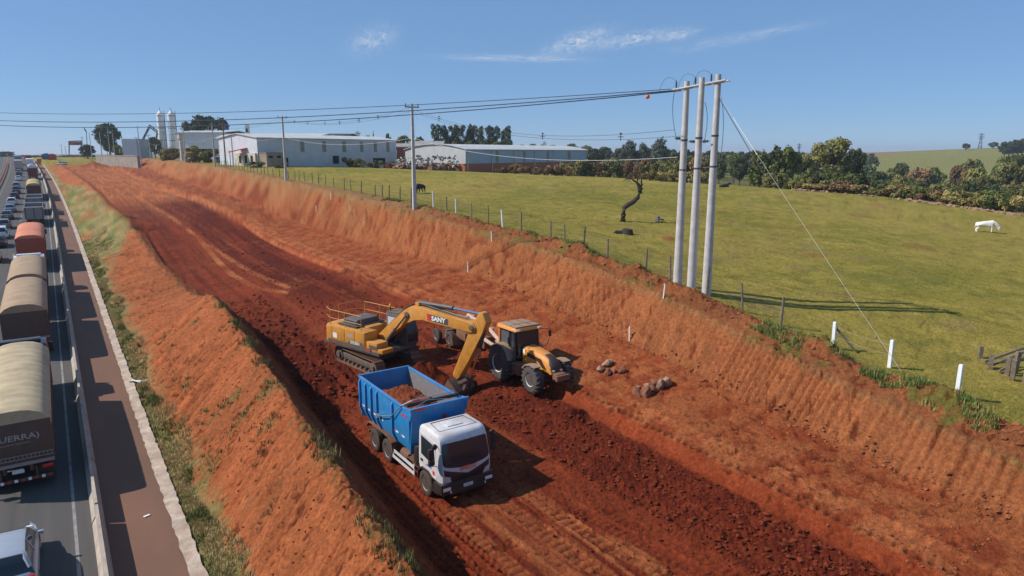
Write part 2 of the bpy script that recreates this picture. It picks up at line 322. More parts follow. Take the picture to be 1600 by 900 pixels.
# ------------------------------------------------------------------ the ground: one sheet, finest where the works are
def near_track(x, y, px, py, wid):
    o = np.argsort(py); c = np.interp(y, np.array(py)[o], np.array(px)[o])
    inside = (y > min(py)) & (y < max(py)); return np.where(inside, x-c, 99), c
SOIL = np.array([.315, .091, .031]); SOILB = np.array([.285, .100, .037]); DARK = np.array([.082, .0112, .0045]); MID = np.array([.178, .030, .0095]); LIGHT = np.array([.43, .142, .050])
DRY = np.array([.29, .225, .092]); DRYG = np.array([.15, .145, .045]); GREEN = np.array([.060, .105, .018]); PAST = np.array([.208, .178, .024]); PASTY = np.array([.305, .228, .048]); PASTG = np.array([.145, .150, .022])
TRACKS = [  # x points, y points, width, depth, lug length (0 = smooth), colour mix, colour
    ([18.9, 18.75, 18.5], [21.5, 16, 8], .5, .04, .2, .5, MID), ([17.3, 17.7, 18.1, 18.4], [19.6, 16, 12, 6], .5, .045, .17, .65, MID),
    ([15.3, 15.8, 16.4, 16.8], [18.6, 15, 12, 6], .55, .045, .17, .6, MID), ([16.0, 16.5, 17.0, 17.4], [18.0, 15, 12, 6], .45, .035, .17, .5, MID),
    ([14.0, 14.2, 14.4, 14.9, 14.5, 14.1, 14.4, 15.9], [159.6, 133.1, 108.5, 92.6, 82.6, 71.4, 62.5, 57.7], 0.62, 0.03, 0, 0.95, LIGHT), ([15.2, 15.6, 15.8, 16.4], [88.2, 78.4, 69.2, 59.5], 0.6, 0.03, 0, 0.85, LIGHT),
    ([21.7, 21.5, 21.6, 21.6, 21.5, 21.5, 21.6, 21.6], [165.7, 130.6, 111.3, 96.3, 84.5, 74.5, 56.2, 46.0], 0.42, 0.04, 0, 0.9, LIGHT), ([22.0, 22.0, 22.0, 22.1, 22.1], [139.9, 119.5, 98.2, 76.6, 57.4], 0.38, 0.04, 0, 0.7, LIGHT), ([15.3, 15.9, 16.3, 17.2, 17.7, 17.9], [159.8, 134.4, 105.3, 92.9, 75.9, 60.7], 0.4, 0.02, 0, 0.45, SOIL), ([11.2, 9.9, 9.6, 9.6], [106.6, 98.0, 88.1, 80.1], 0.5, 0.12, 0, 0.6, DARK*.7),
    ([11.45, 11.45, 11.9, 12.8], [21.5, 16, 11, 4], .62, .05, .22, .7, SOIL), ([13.4, 13.5, 14.0, 14.8], [21.5, 16, 11, 4], .62, .05, .22, .7, SOIL),
    ([12.4, 12.6, 13.4, 14.4], [23, 16, 11, 4], .8, -.03, 0, .75, SOIL), ([14.4, 14.7, 15.5, 16.0], [21, 16, 11, 4], .5, .04, .22, .65, SOIL),
    ([10.6, 10.5, 10.6], [27, 20, 8], .4, .05, 0, .3, MID), ([19.6, 19.4, 19.5, 19.9], [29, 34, 42, 60], .5, .05, .2, .35, DARK), ([21.4, 21.2, 21.3, 21.6], [29, 34, 42, 60], .5, .05, .2, .35, DARK),
    ([11.2, 10.7, 10.6, 10.9], [31, 36, 45, 58], .6, .05, .25, .3, DARK), ([13.2, 12.7, 12.6, 13.0], [31, 36, 45, 58], .6, .05, .25, .3, MID)]
def ground_detail(x, y, z0):
    r = np.hypot(x, y); f1 = 1-sstep(30, 60, r); f2 = 1-sstep(60, 140, r); f3 = 1-sstep(150, 350, r)
    rx = road_x(y); bx = bank_x(y); fx = bx+floor_x(y); lx = line_x(y); tx = toe_x(y); cx = crest_x(y)
    n1 = fbm(x*.35, y*.35, 1, 4); n2 = fbm(x*1.3, y*1.3, 2, 4); n3 = fbm(x*4.5, y*4.5, 3, 3); n4 = fbm(x*13, y*13, 4, 2); nL = fbm(x*.08, y*.08, 5, 4); rid = 1-np.abs(fbm(x*2.6, y*2.6, 6, 3))*2
    works = sstep(-.1, .1, np.minimum(x-(rx+2.85), cx+2.2-x))*(1-sstep(300, 380, y))
    dz = np.zeros_like(x); col = np.zeros(x.shape+(3,))
    def mix(c, m): nonlocal col; col = col*(1-m[..., None])+np.asarray(c)*m[..., None]
    def band(a, b, s=.3): return sstep(a-s, a+s, x)*(1-sstep(b-s, b+s, x))
    # pasture
    col[:] = PAST
    mix(PASTY, np.clip(.40+.9*nL+.35*n1, 0, 1)); mix(PASTG, np.clip(-.05-.9*nL+.5*n1, 0, .85)); mix(PASTY*1.12, np.clip((n2-.15)*1.4, 0, .5)); mix(PASTG*.75, np.clip((-n2-.25)*1.8, 0, .5))
    dry_ = np.clip((fbm(x*.5+y*.2, y*.9, 25, 4)-.12)*3, 0, 1); mix(PASTY*1.15, dry_*.5); mix([.26, .17, .07], np.clip((fbm(x*.22, y*.3, 26, 4)-.25)*3, 0, 1)*.45); patch = np.clip((fbm(x*.16, y*.16, 23, 4)-.36)*5, 0, 1); mix(SOILB*.85, patch*.55*(1-sstep(100, 160, r)))
    tuss = np.clip((fbm(x*.9, y*.9, 24, 3)-.3)*3, 0, 1); mix(PASTG*.55, tuss*.35)
    dz += (.10*n1+.035*n2+.025*n3*f2+.012*n4*f1)*(1-works)*f3
    # far country: woodland floor, tilled land and hay on the far hill
    far = sstep(140, 190, x)*(1-sstep(430, 520, r)); mix([.08, .09, .025], far*.7)
    hill = sstep(480, 560, r)*sstep(-1, 2, x*.6-y*.25); mix([.20, .19, .06], hill*.9); mix([.27, .13, .07], hill*sstep(760, 850, r)*sstep(1.55, 1.85, x/np.maximum(y, 1)*-1+3.62)*.8)
    mix([.10, .11, .045], sstep(900, 1300, r)*.6)
    # verge left of the highway
    lf = 1-sstep(-22.5, -21.5, x-rx); mix(DRY*.8, lf*.6); mix(GREEN*1.3, lf*np.clip(nL*2, 0, .7))
    # soil of the works
    mix(SOIL*(1-.12), works)
    vary = np.clip(.5+1.2*n1, 0, 1); mix(SOILB, works*vary*.6); 
    # outer face of the spoil bank: streaks down the slope, thin grass at its foot
    ob = band(rx+2.9, bx, .12)*(1-sstep(300, 360, y)); tb = np.clip((x-(rx+3))/np.maximum(bx-rx-3, .5), 0, 1)
    st = fbm((y-.55*x)*1.1, x*.22, 7, 4); st2 = fbm((y-.55*x)*3.6, x*.6, 8, 3)
    dz += ob*sstep(.05, .35, tb)*(st*.16+st2*.055*f2+.06*n2+.035*n3*f2+.018*n4*f1)
    mix(SOIL*1.25, ob*np.clip(.55+st*1.0, 0, 1)*.9); mix(MID*1.15, ob*np.clip(-st2*1.6-.25, 0, .7)*.6)
    gx = .15+.10*nL+.08*n1+.75*sstep(80, 105, y)*(1-sstep(170, 240, y))+.12*n2
    gm = ob*(1-sstep(gx-.10, gx+.16, tb+.16*n3)); mix(DRY, gm*.88); mix(DRYG, gm*np.clip(.35+1.5*n2+.6*n3, 0, .9)); mix(DRYG*.8, gm*np.clip((n2+.3*n1-.25)*2.0, 0, .5)); dz += gm*(.05*n3*f2+.03*n4*f1)
    mix(GREEN*1.3, gm*sstep(70, 95, y)*np.clip(fbm(x*.7, y*.25, 54, 4)*1.6, 0, .6)); mix(SOIL*.9, gm*sstep(70, 95, y)*np.clip(fbm(x*.6, y*.2, 55, 4)*2.2-.3, 0, .8))
    mix(DRYG*.8, ob*(1-gm)*np.clip((fbm(x*.8, y*.8, 33, 4)-.42)*5, 0, .6))
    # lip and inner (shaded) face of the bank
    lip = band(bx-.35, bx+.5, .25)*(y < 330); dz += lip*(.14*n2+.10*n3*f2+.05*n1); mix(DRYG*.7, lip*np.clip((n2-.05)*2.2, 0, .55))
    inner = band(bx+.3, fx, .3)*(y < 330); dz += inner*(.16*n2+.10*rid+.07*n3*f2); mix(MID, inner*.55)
    # floor of the cut
    fl = band(fx, lx-.1, .3)*(1-sstep(300, 360, y)); mix(MID*1.1, fl*(1-sstep(95, 135, y))*.95); mix(LIGHT*1.12, fl*sstep(136, 150, y+6*n1)*np.clip(.8+.6*n1+.3*n2, 0, 1))
    clod = band(17.0-.06*(y-20), lx-.25, .45)*(1-sstep(27, 33, y)); clod2 = band(fx-.5, 14.0, .6)*sstep(33, 37, y)*(1-sstep(50, 62, y)); clod3 = band(16.2-.02*(y-60), lx-.6, .8)*sstep(46, 54, y)*(1-sstep(128, 140, y)); wet = band(fx, 13, .8)*sstep(58, 70, y)*(1-sstep(128, 140, y))
    mix(DARK*1.3, clod*np.clip(.85+.5*n2, 0, 1)); mix(DARK*1.05, clod2*np.clip(.85+.6*n2, 0, 1)); mix(DARK*1.05, clod3*np.clip(.9+.6*n1, 0, 1)); mix(DARK*1.3, wet*np.clip(.5+.6*n1, 0, .8))
    rough = np.clip(clod+clod2*1.9+.3*clod3, 0, 2)
    dz += fl*(.05*n2+.035*n3*f2+.018*n4*f1)+rough*(.03*rid*f2+.055*n3*f2+.04*n4*f1+.04*n2)
    mix(DARK*.95, fl*np.clip((n3+.4*n2-.25)*1.6, 0, .5)); mix(SOIL*.8, fl*np.clip((n1-.15)*1.4, 0, .35)*(1-clod)*(1-clod2))
    sk = fbm(x*4.2+.3*np.sin(y*.3), y*.22, 44, 3); sm_ = band(11.3, 15.5, .4)*(1-sstep(19.5, 22.5, y)); mix(LIGHT*.8, sm_*np.clip(.12+sk*2.4, 0, .75)); mix(DARK*1.3, sm_*np.clip(-sk*2.4-.1, 0, .7)); dz += sm_*sk*.05
    sk2 = fbm(x*2.2, y*.07, 45, 3); mix(MID*1.25, fl*sstep(40, 60, y)*np.clip((sk2-.15)*3, 0, .5)); mix(DARK, fl*sstep(40, 60, y)*np.clip((-sk2-.12)*3, 0, .4))
    # ripples left by the blade on the left lane, heaps round the excavator
    rip = band(fx-.6, 11.2, .25)*sstep(9, 12, y)*(1-sstep(30, 33, y)); ph = x*21+1.2*np.sin(y*.7)+1.8*n2
    dz += rip*(.045*np.sin(ph)+.05*np.sin(y*19+2.4*np.sin(ph*.5)+4*n2)*f1*.8); mix(MID*1.05, rip*.6); mix(DARK*1.2, rip*np.clip(-np.sin(ph)*.6, 0, .45))
    for hx, hy, hr, hh, cc in HEAPS:
        q = np.hypot((x-hx), (y-hy))/hr; g = np.clip(1-q, 0, 1)**1.3; dz += hh*g*(1+.25*n2)+g*(.10*n3+.10*rid)*np.sign(hh); mix(cc, np.clip(g*2.2, 0, 1)*.85)
    # rim of the cut and inclined bench
    be = band(lx+.05, tx, .25)*(1-sstep(300, 360, y)); mix(SOIL*.95, be*.9); mix(LIGHT*.9, be*band(lx+.1, lx+1.3, .4)*.35); mix(MID*1.15, be*np.clip(.25-n2*1.6-.5*n3, 0, .75))  # edge of the bench lightened in colour as if sunlit
    wv = np.sin((x*1.1+y*.55)*5.2+5*n1+2*n2); dz += be*(.045*n2+.028*n3*f2+.016*n4*f1+.022*wv*np.clip(n1*2+.4, 0, 1)*f2)
    wob = .12*np.sin(y*.9)+.25*n1
    rim = band(lx-.22, lx+.38, .10)*(1-sstep(95, 125, y)); mix(MID*1.35, rim*.8); dz *= (1-.6*rim); teeth = np.exp(-((x-lx-.62-wob*.2)/.13)**2)*(y < 75); tg_ = np.exp(-(((y*2.6) % 1-.5)/.2)**2); dz += -.11*teeth*tg_*f2; mix(DARK, teeth*tg_*.8*f2); seam = np.exp(-((x-tx+.2*n1)/.16)**2)*(1-sstep(120, 160, y)); dz += seam*(.05+.09*n3*f2); mix(MID, seam*.45)
    tr = np.exp(-((x-lx-1.5-.2*n1)/.2)**2)*(y < 100)*be; dz += tr*(.05+.03*np.sin(y*12)*f1); mix(LIGHT, tr*.35)
    # cut slope with the marks of the bucket teeth running down it
    cu = band(tx, cx, .15)*(1-sstep(300, 360, y)); tt = np.clip((x-tx)/(cx-tx), 0, 1)
    s = y-.20*(cx-x)+.10*nL+.03*n2; sw = s+.35*fbm(s*.5, s*0+.3, 41, 2); gr = np.abs(((sw*2.75) % 1)-.5)*2; gv_ = np.exp(-(gr/.30)**2); gsp = np.clip(.5+1.1*fbm(s*1.5+2*nL, x*.10, 42, 3), 0, 1)
    amp = (.35+.65*np.clip(.6+1.6*fbm(x*.3, y*.16, 12, 3), 0, 1))
    st3 = fbm(s*3.0, x*.16, 9, 4); slump = np.clip(fbm(x*.5, y*.28, 43, 4)-.12, 0, 1)
    dz += cu*(-.21*gv_*amp*f2+(gsp-.5)*.20+st3*.16-.3*slump*(.4+n2)+.05*n2+.03*n3*f2)
    mix(SOILB*1.08, cu*.85); mix(MID*1.0, cu*gv_*amp*.85*f2); mix(LIGHT*.8, cu*np.clip(st3*1.6, 0, .6)); mix([.27, .15, .06], cu*sstep(30, 80, y)*np.clip(.2+.9*n1+.9*st3, 0, .6)*sstep(.1, .6, tt)); mix(MID*.9, cu*sstep(60, 95, y)*np.clip(.35-n1*2.2-.9*tt, 0, .8))  # tooth grooves darkened, their shade put into the soil colour
    mix(DRY*.75, cu*sstep(.75, 1.0, tt)*.5)
    # top edge: loose spoil, tufts, then grass
    tp = band(cx-.1, cx+2.0+.8*n1+.5*n2, .45)*(1-sstep(300, 360, y)); mix(SOILB*.8, tp*np.clip(.8+.7*n2, 0, 1)); mix(GREEN*1.25, tp*np.clip((n2+.5*n1-.12)*2.5, 0, .6)*(1-sstep(75, 95, y))); mix(DRY*.8, tp*sstep(50, 75, y)*.6)
    hp = np.exp(-((x-cx-1.25-.3*n1)/.75)**2)*(1-sstep(62, 75, y)); dz += hp*(.20+.55*np.clip(n1+.25, 0, 1)+.22*n2+.12*n3*f2); pth = np.exp(-((x-cx-.75)/.35)**2)*sstep(60, 75, y)*(1-sstep(150, 200, y)); mix(SOILB*1.15, pth*.7)
    # wheel marks
    for px, py, wd, dep, lug, k, c in TRACKS:
        d, cc = near_track(x, y, px, py, wd); d = d+.06*n2; m = (1-sstep(wd*.40, wd*.56, np.abs(d)))*np.clip(.75+.9*n1, .2, 1); sh = np.exp(-((np.abs(d)-wd*.62)/(wd*.16))**2)
        gap = np.exp(-(((((y+np.abs(d)*.25)/(lug*1.75)) % 1)-.5)/.22)**2) if lug else 0; g = -dep if not lug else -dep*.2-.06*gap*f1
        dz = np.where(m > .01, dz*(1-.55*m)+g*m, dz); dz += sh*dep*.9*(np.abs(d) < 5)*(.6+n3); mix(c, m*k*np.clip(.8+.5*n2, 0, 1))
        if lug: mix(c*1.25, m*.4); mix(DARK*.9, m*gap*.75*f2)  # lit pads and shaded tread gaps painted into the colour
    mot = 1+.30*fbm(x*.9+3, y*.9, 51, 5, .7)+.16*fbm(x*6, y*6, 52, 3, .7)*f2; pit = np.clip((fbm(x*3.1, y*3.1, 53, 3, .6)-.34)*6, 0, 1)*works*f2*(1-gm); mix(MID*.55, pit*.75); dz -= .05*pit  # mottle and dark pits bring small-relief shade into the colour
    return dz, np.clip(col*np.clip(np.where(works > .5, mot, 1+(mot-1)*.55), .35, 1.5)[..., None]*(1+.14*n3*f3+.10*n4*f2)[..., None], .003, .9)
HEAPS = [(17.9, 31.0, 1.5, -.75, DARK), (16.5, 33.2, 1.6, .8, MID), (15.9, 33.4, 1.5, .5, DARK), (18.9, 33.5, 1.0, .35, MID), (10.9, 33.6, 1.9, -.7, DARK), (11.6, 37.5, 2.6, .7, DARK), (12.3, 42.5, 2.6, .55, DARK), (11.3, 47, 2.5, .6, DARK), (13.2, 34.4, 1.3, .4, MID), (9.9, 102, 2.2, -.8, DARK*.6), (9.2, 112, 1.6, .3, DARK*.7), (9.0, 128, 2.0, .35, DARK), (10, 285, 5, 1.4, SOIL), (16, 318, 8, 2.4, MID), (3, 345, 5, 1.5, SOIL), (13, 262, 4, .8, MID), (26, 150, 4, -.3, DARK), (25, 175, 4, .4, MID),
         (20.0, 24.6, 1.1, .25, DARK), (28.3, 8.4, 1.2, .45, SOILB*.8), (29.2, 13.2, 1.1, .35, SOILB*.8), (29.6, 17.5, 1.3, .4, SOILB*.75), (29.4, 30, 1.2, .4, SOILB*.8), (30.0, 36, 1.1, .35, SOILB*.8), (44.0, 41.0, 1.6, .2, SOILB)]
def build_ground():
    fine = np.radians(np.linspace(-42.5, 42.5, 1020)); rest = np.radians(np.linspace(42.5, 360-42.5, 70)[1:-1])
    ang = np.concatenate([fine, rest]); rr = np.concatenate([np.linspace(.5, 9, 8)[:-1], CAM_H/np.tan(np.linspace(math.atan(10.2/9), math.atan(10.2/100), 690))*.75, np.geomspace(76, 6500, 150)[1:]])
    rr = np.unique(np.round(rr, 4)); A, Rr = np.meshgrid(ang, rr); X = np.sin(A+YAW)*Rr; Y = np.cos(A+YAW)*Rr
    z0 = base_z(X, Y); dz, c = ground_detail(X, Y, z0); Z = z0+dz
    nr, na = X.shape; V = np.stack([X, Y, Z], -1).reshape(-1, 3)
    i = np.arange(nr-1)[:, None]*na; j = np.arange(na)[None, :]; j2 = (j+1) % na
    F = np.stack([i+j, i+na+j, i+na+j2, i+j2], -1).reshape(-1, 4)
    me = bpy.data.meshes.new('ground'); me.vertices.add(len(V)); me.vertices.foreach_set('co', V.ravel()); me.loops.add(F.size); me.loops.foreach_set('vertex_index', F[:, ::-1].ravel().astype(np.int32))
    me.polygons.add(len(F)); me.polygons.foreach_set('loop_start', np.arange(0, F.size, 4, dtype=np.int32)); me.update(calc_edges=True)
    me.shade_smooth()
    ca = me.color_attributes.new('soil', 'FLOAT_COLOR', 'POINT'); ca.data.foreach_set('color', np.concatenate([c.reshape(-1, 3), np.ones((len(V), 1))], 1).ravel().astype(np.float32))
    m = bpy.data.materials.new('ground'); m.use_nodes = True; n = m.node_tree.nodes; l = m.node_tree.links; b = n['Principled BSDF']; b.inputs['Roughness'].default_value = .95; b.inputs['Specular IOR Level'].default_value = .12
    a = n.new('ShaderNodeVertexColor'); a.layer_name = 'soil'; g = n.new('ShaderNodeNewGeometry')
    z = n.new('ShaderNodeTexNoise'); z.inputs['Scale'].default_value = 7; z.inputs['Detail'].default_value = 9; z.inputs['Roughness'].default_value = .72; l.new(g.outputs['Position'], z.inputs['Vector'])
    q = n.new('ShaderNodeMapRange'); q.inputs[1].default_value = .3; q.inputs[2].default_value = .7; q.inputs[3].default_value = .50; q.inputs[4].default_value = 1.48; l.new(z.outputs['Fac'], q.inputs[0])  # wide tonal spread paints extra micro-shadow into the soil
    x = n.new('ShaderNodeMix'); x.data_type = 'RGBA'; x.blend_type = 'MULTIPLY'; x.inputs['Factor'].default_value = 1; l.new(a.outputs[0], x.inputs['A']); l.new(q.outputs[0], x.inputs['B']); l.new(x.outputs['Result'], b.inputs['Base Color'])
    z2 = n.new('ShaderNodeTexNoise'); z2.inputs['Scale'].default_value = 16; z2.inputs['Detail'].default_value = 6; z2.inputs['Roughness'].default_value = .7; l.new(g.outputs['Position'], z2.inputs['Vector'])
    k = n.new('ShaderNodeBump'); k.inputs['Strength'].default_value = .9; k.inputs['Distance'].default_value = .09; l.new(z2.outputs['Fac'], k.inputs['Height']); l.new(k.outputs[0], b.inputs['Normal'])
    me.materials.append(m); o = bpy.data.objects.new('ground', me); COL.objects.link(o); tag(o, kind='structure'); return o
ground = build_ground()
def gzd(x, y):
    x = np.atleast_1d(np.asarray(x, float)); y = np.atleast_1d(np.asarray(y, float)); z0 = base_z(x, y); d, _ = ground_detail(x, y, z0); return z0+d
def gz1(x, y): return float(gzd(x, y)[0])
# ------------------------------------------------------------------ highway, service path, kerb, barriers
def strip_mesh(name, xa, xb, za, zb, y0, y1, step, material, jitter=0, cols=1, zj=.1):
    ys = np.arange(y0, y1+.01, step); V = []; F = []; nc = cols+1
    for i, y in enumerate(ys):
        rx = float(road_x(y)); rz = float(road_z(y))
        for k in range(nc):
            t = k/cols; x = xa+(xb-xa)*t; j = (random.random()-.5)*jitter if t in (0, 1) else (random.random()-.5)*jitter*.2
            V.append((rx+x+j, y, rz+za+(zb-za)*t+(random.random()-.5)*jitter*zj))
    for i in range(len(ys)-1):
        for k in range(cols): F.append((i*nc+k, i*nc+k+1, (i+1)*nc+k+1, (i+1)*nc+k))
    m = MB(); m.v = V; m.f = F; return m.build(name, material, smooth=60)
def asphalt(name, col, tint, scale=(6, .25)):
    m = mat(name, col, .85, spec=.25); n = m.node_tree.nodes; l = m.node_tree.links; b = n['Principled BSDF']
    g = n.new('ShaderNodeNewGeometry'); mp = n.new('ShaderNodeMapping'); mp.inputs['Scale'].default_value = (scale[0], scale[1], 1); l.new(g.outputs['Position'], mp.inputs[0])
    z = n.new('ShaderNodeTexNoise'); z.inputs['Scale'].default_value = .5; z.inputs['Detail'].default_value = 6; l.new(mp.outputs[0], z.inputs['Vector'])
    r = n.new('ShaderNodeMapRange'); r.inputs[1].default_value = .3; r.inputs[2].default_value = .75; l.new(z.outputs['Fac'], r.inputs[0])
    x = n.new('ShaderNodeMix'); x.data_type = 'RGBA'; l.new(r.outputs[0], x.inputs['Factor']); x.inputs['A'].default_value = (*col, 1); x.inputs['B'].default_value = (*tint, 1)
    z2 = n.new('ShaderNodeTexNoise'); z2.inputs['Scale'].default_value = 30; z2.inputs['Detail'].default_value = 4; l.new(g.outputs['Position'], z2.inputs['Vector'])
    r2 = n.new('ShaderNodeMapRange'); r2.inputs[3].default_value = .7; r2.inputs[4].default_value = 1.3; l.new(z2.outputs['Fac'], r2.inputs[0])
    x2 = n.new('ShaderNodeMix'); x2.data_type = 'RGBA'; x2.blend_type = 'MULTIPLY'; x2.inputs['Factor'].default_value = 1; l.new(x.outputs['Result'], x2.inputs['A']); l.new(r2.outputs[0], x2.inputs['B']); l.new(x2.outputs['Result'], b.inputs['Base Color'])
asphalt('asphalt', (.072, .068, .066), (.105, .093, .086)); asphalt('path_asphalt', (.155, .086, .058), (.215, .104, .066), (1.2, .4))
road = strip_mesh('highway', -10.0, .0, 0, 0, -60, 700, 4, 'asphalt', cols=2); tag(road, kind='structure')
road2 = strip_mesh('opposite_carriageway', -21.5, -11.2, .0, 0, -60, 700, 4, 'asphalt'); tag(road2, kind='structure')
median = strip_mesh('median', -11.2, -10.0, .05, .05, -60, 700, 4, 'path_asphalt'); tag(median, kind='structure')
path = strip_mesh('service_path', .0, 2.56, -.008, -.02, -60, 440, 2, 'path_asphalt', cols=2); tag(path, kind='structure')
kerb = strip_mesh('drain_kerb', 2.46, 2.92, .05, .11, -60, 440, .33, 'kerb_concrete', jitter=.08, cols=5, zj=.2); tag(kerb, kind='structure')
lines = [('edge_line', -.60, -.49, 'marking'), ('edge_line', -9.3, -9.16, 'marking_yellow'), ('edge_line', -12.0, -11.86, 'marking_yellow'), ('edge_line', -20.9, -20.76, 'marking')]
for nm, a, b, mm in lines: tag(strip_mesh(nm, a, b, .005, .005, -60, 600, 4, mm), kind='structure').parent = road
for i, y in enumerate(np.arange(20, 420, 8.)):
    tag(strip_mesh('lane_dash', -4.5, -4.37, .005, .005, y, y+3, 1.5, 'marking'), kind=None).parent = road
# concrete barrier, cast in segments
bar = thing('concrete_barrier', 'long concrete barrier between the truck lane and the brown path', 'barrier', (0, 0, 0))
prof = [(-.02, 0), (.40, 0), (.38, .10), (.27, .30), (.24, .82), (.14, .82), (.11, .30), (.0, .10)]
y = -20.
while y < 430:
    Ls = 6.0; rings = []
    for t in (.012, .988):
        yy = y+Ls*t; rings.append([(float(road_x(yy))+px, yy, float(road_z(yy))+pz-.01) for px, pz in prof])
    MB().loft(rings).build('segment', 'barrier_concrete', bar, smooth=25); y += Ls
# median guard rail with posts
gr_ = thing('guard_rail', 'rusty guard rail on posts along the median left of the queueing cars', 'guard rail')
mb = MB()
for y in np.arange(60, 400, 8.): mb.tube([(float(road_x(yy))-10.5, yy, float(road_z(yy))+.62) for yy in (y, y+8)], .12, 6)
mb.build('rail', 'rust', gr_)
post = MB().box((0, 0, .4), (.12, .16, .8)).mesh('post', 0)
for y in np.arange(60, 400, 4.): link('post', post, 'rust', gr_, (float(road_x(y))-10.5, y, float(road_z(y))))
# ------------------------------------------------------------------ wheels
def tyre_profile(r, w, rim): return [(-w*.36, rim), (-w*.48, rim+.03), (-w*.5, (r+rim)/2), (-w*.46, r-.05), (-w*.36, r-.01), (0, r), (w*.36, r-.01), (w*.46, r-.05), (w*.5, (r+rim)/2), (w*.48, rim+.03), (w*.36, rim)]
def wheel(parent, x, y, r, w, rim, side, mt='rubber', mr='rim_steel', z=None, lugs=0, n=24, dual=False, name='wheel'):
    """tyre with a dished rim; axis along X, outer face towards side"""
    m = MB(); m.lathe(tyre_profile(r, w, rim), n)
    if dual: m.lathe(tyre_profile(r, w, rim), n, c=(-side*(w+.05), 0, 0))
    for k in range(lugs):
        for s in (-1, 1):
            t = 2*math.pi*(k+(.5 if s > 0 else 0))/lugs
            m.add(*cube_vf(w*.50, .075*r/.9, .10*r/.9), Matrix.Rotation(t, 4, 'X') @ Matrix.Translation((s*w*.26, 0, r+.018)) @ Matrix.Rotation(s*.55, 4, 'Z') @ Matrix.Rotation(s*.18, 4, 'Y'))
    wh = m.build(name, mt, parent, (x, y, r if z is None else z))
    d = side; pr = [(d*w*.10, .02), (d*w*.10, rim*.30), (d*w*.26, rim*.34), (d*w*.26, rim*.44), (-d*w*.05, rim*.55), (-d*w*.08, rim*.86), (d*w*.40, rim*.97), (d*w*.44, rim*1.03), (d*w*.34, rim*1.04)]
    rm = MB().lathe(pr, n)
    for k in range(8):
        t = 2*math.pi*k/8; rm.lathe([(d*w*.0, .022), (d*w*.10, .022)], 6, c=(0, rim*.68*math.cos(t), rim*.68*math.sin(t)))
    rm.build('rim', mr, wh); return wh
def cube_vf(a, b, c):
    a, b, c = a/2, b/2, c/2
    return [(-a, -b, -c), (a, -b, -c), (a, b, -c), (-a, b, -c), (-a, -b, c), (a, -b, c), (a, b, c), (-a, b, c)], [(0, 3, 2, 1), (4, 5, 6, 7), (0, 1, 5, 4), (1, 2, 6, 5), (2, 3, 7, 6), (3, 0, 4, 7)]
# ------------------------------------------------------------------ dump truck (local +Y is forward, origin under the front axle)
def mound(m, x0, x1, y0, y1, zedge, zpeak, n=26, seed=3):
    xs = np.linspace(x0, x1, n); ys = np.linspace(y0, y1, int(n*1.7)); X, Yy = np.meshgrid(xs, ys)
    u = (X-x0)/(x1-x0)*2-1; v = (Yy-y0)/(y1-y0)*2-1; h = np.clip(1-np.abs(u)**2.2, 0, 1)**.8*np.clip(1-np.abs(v-.05)**2.6, 0, 1)**.8
    Z = zedge+(zpeak-zedge)*h*(1+.25*fbm(X*1.5, Yy*1.5, seed, 3))+.11*fbm(X*3.2, Yy*3.2, seed+2, 3)*np.minimum(1, h*4)+.05*fbm(X*9, Yy*9, seed+5, 2)*np.minimum(1, h*4)
    a = len(ys); b = len(xs); V = [(X[i, j], Yy[i, j], Z[i, j]) for i in range(a) for j in range(b)]; F = [(i*b+j, i*b+j+1, (i+1)*b+j+1, (i+1)*b+j) for i in range(a-1) for j in range(b-1)]
    return m.add(V, F)
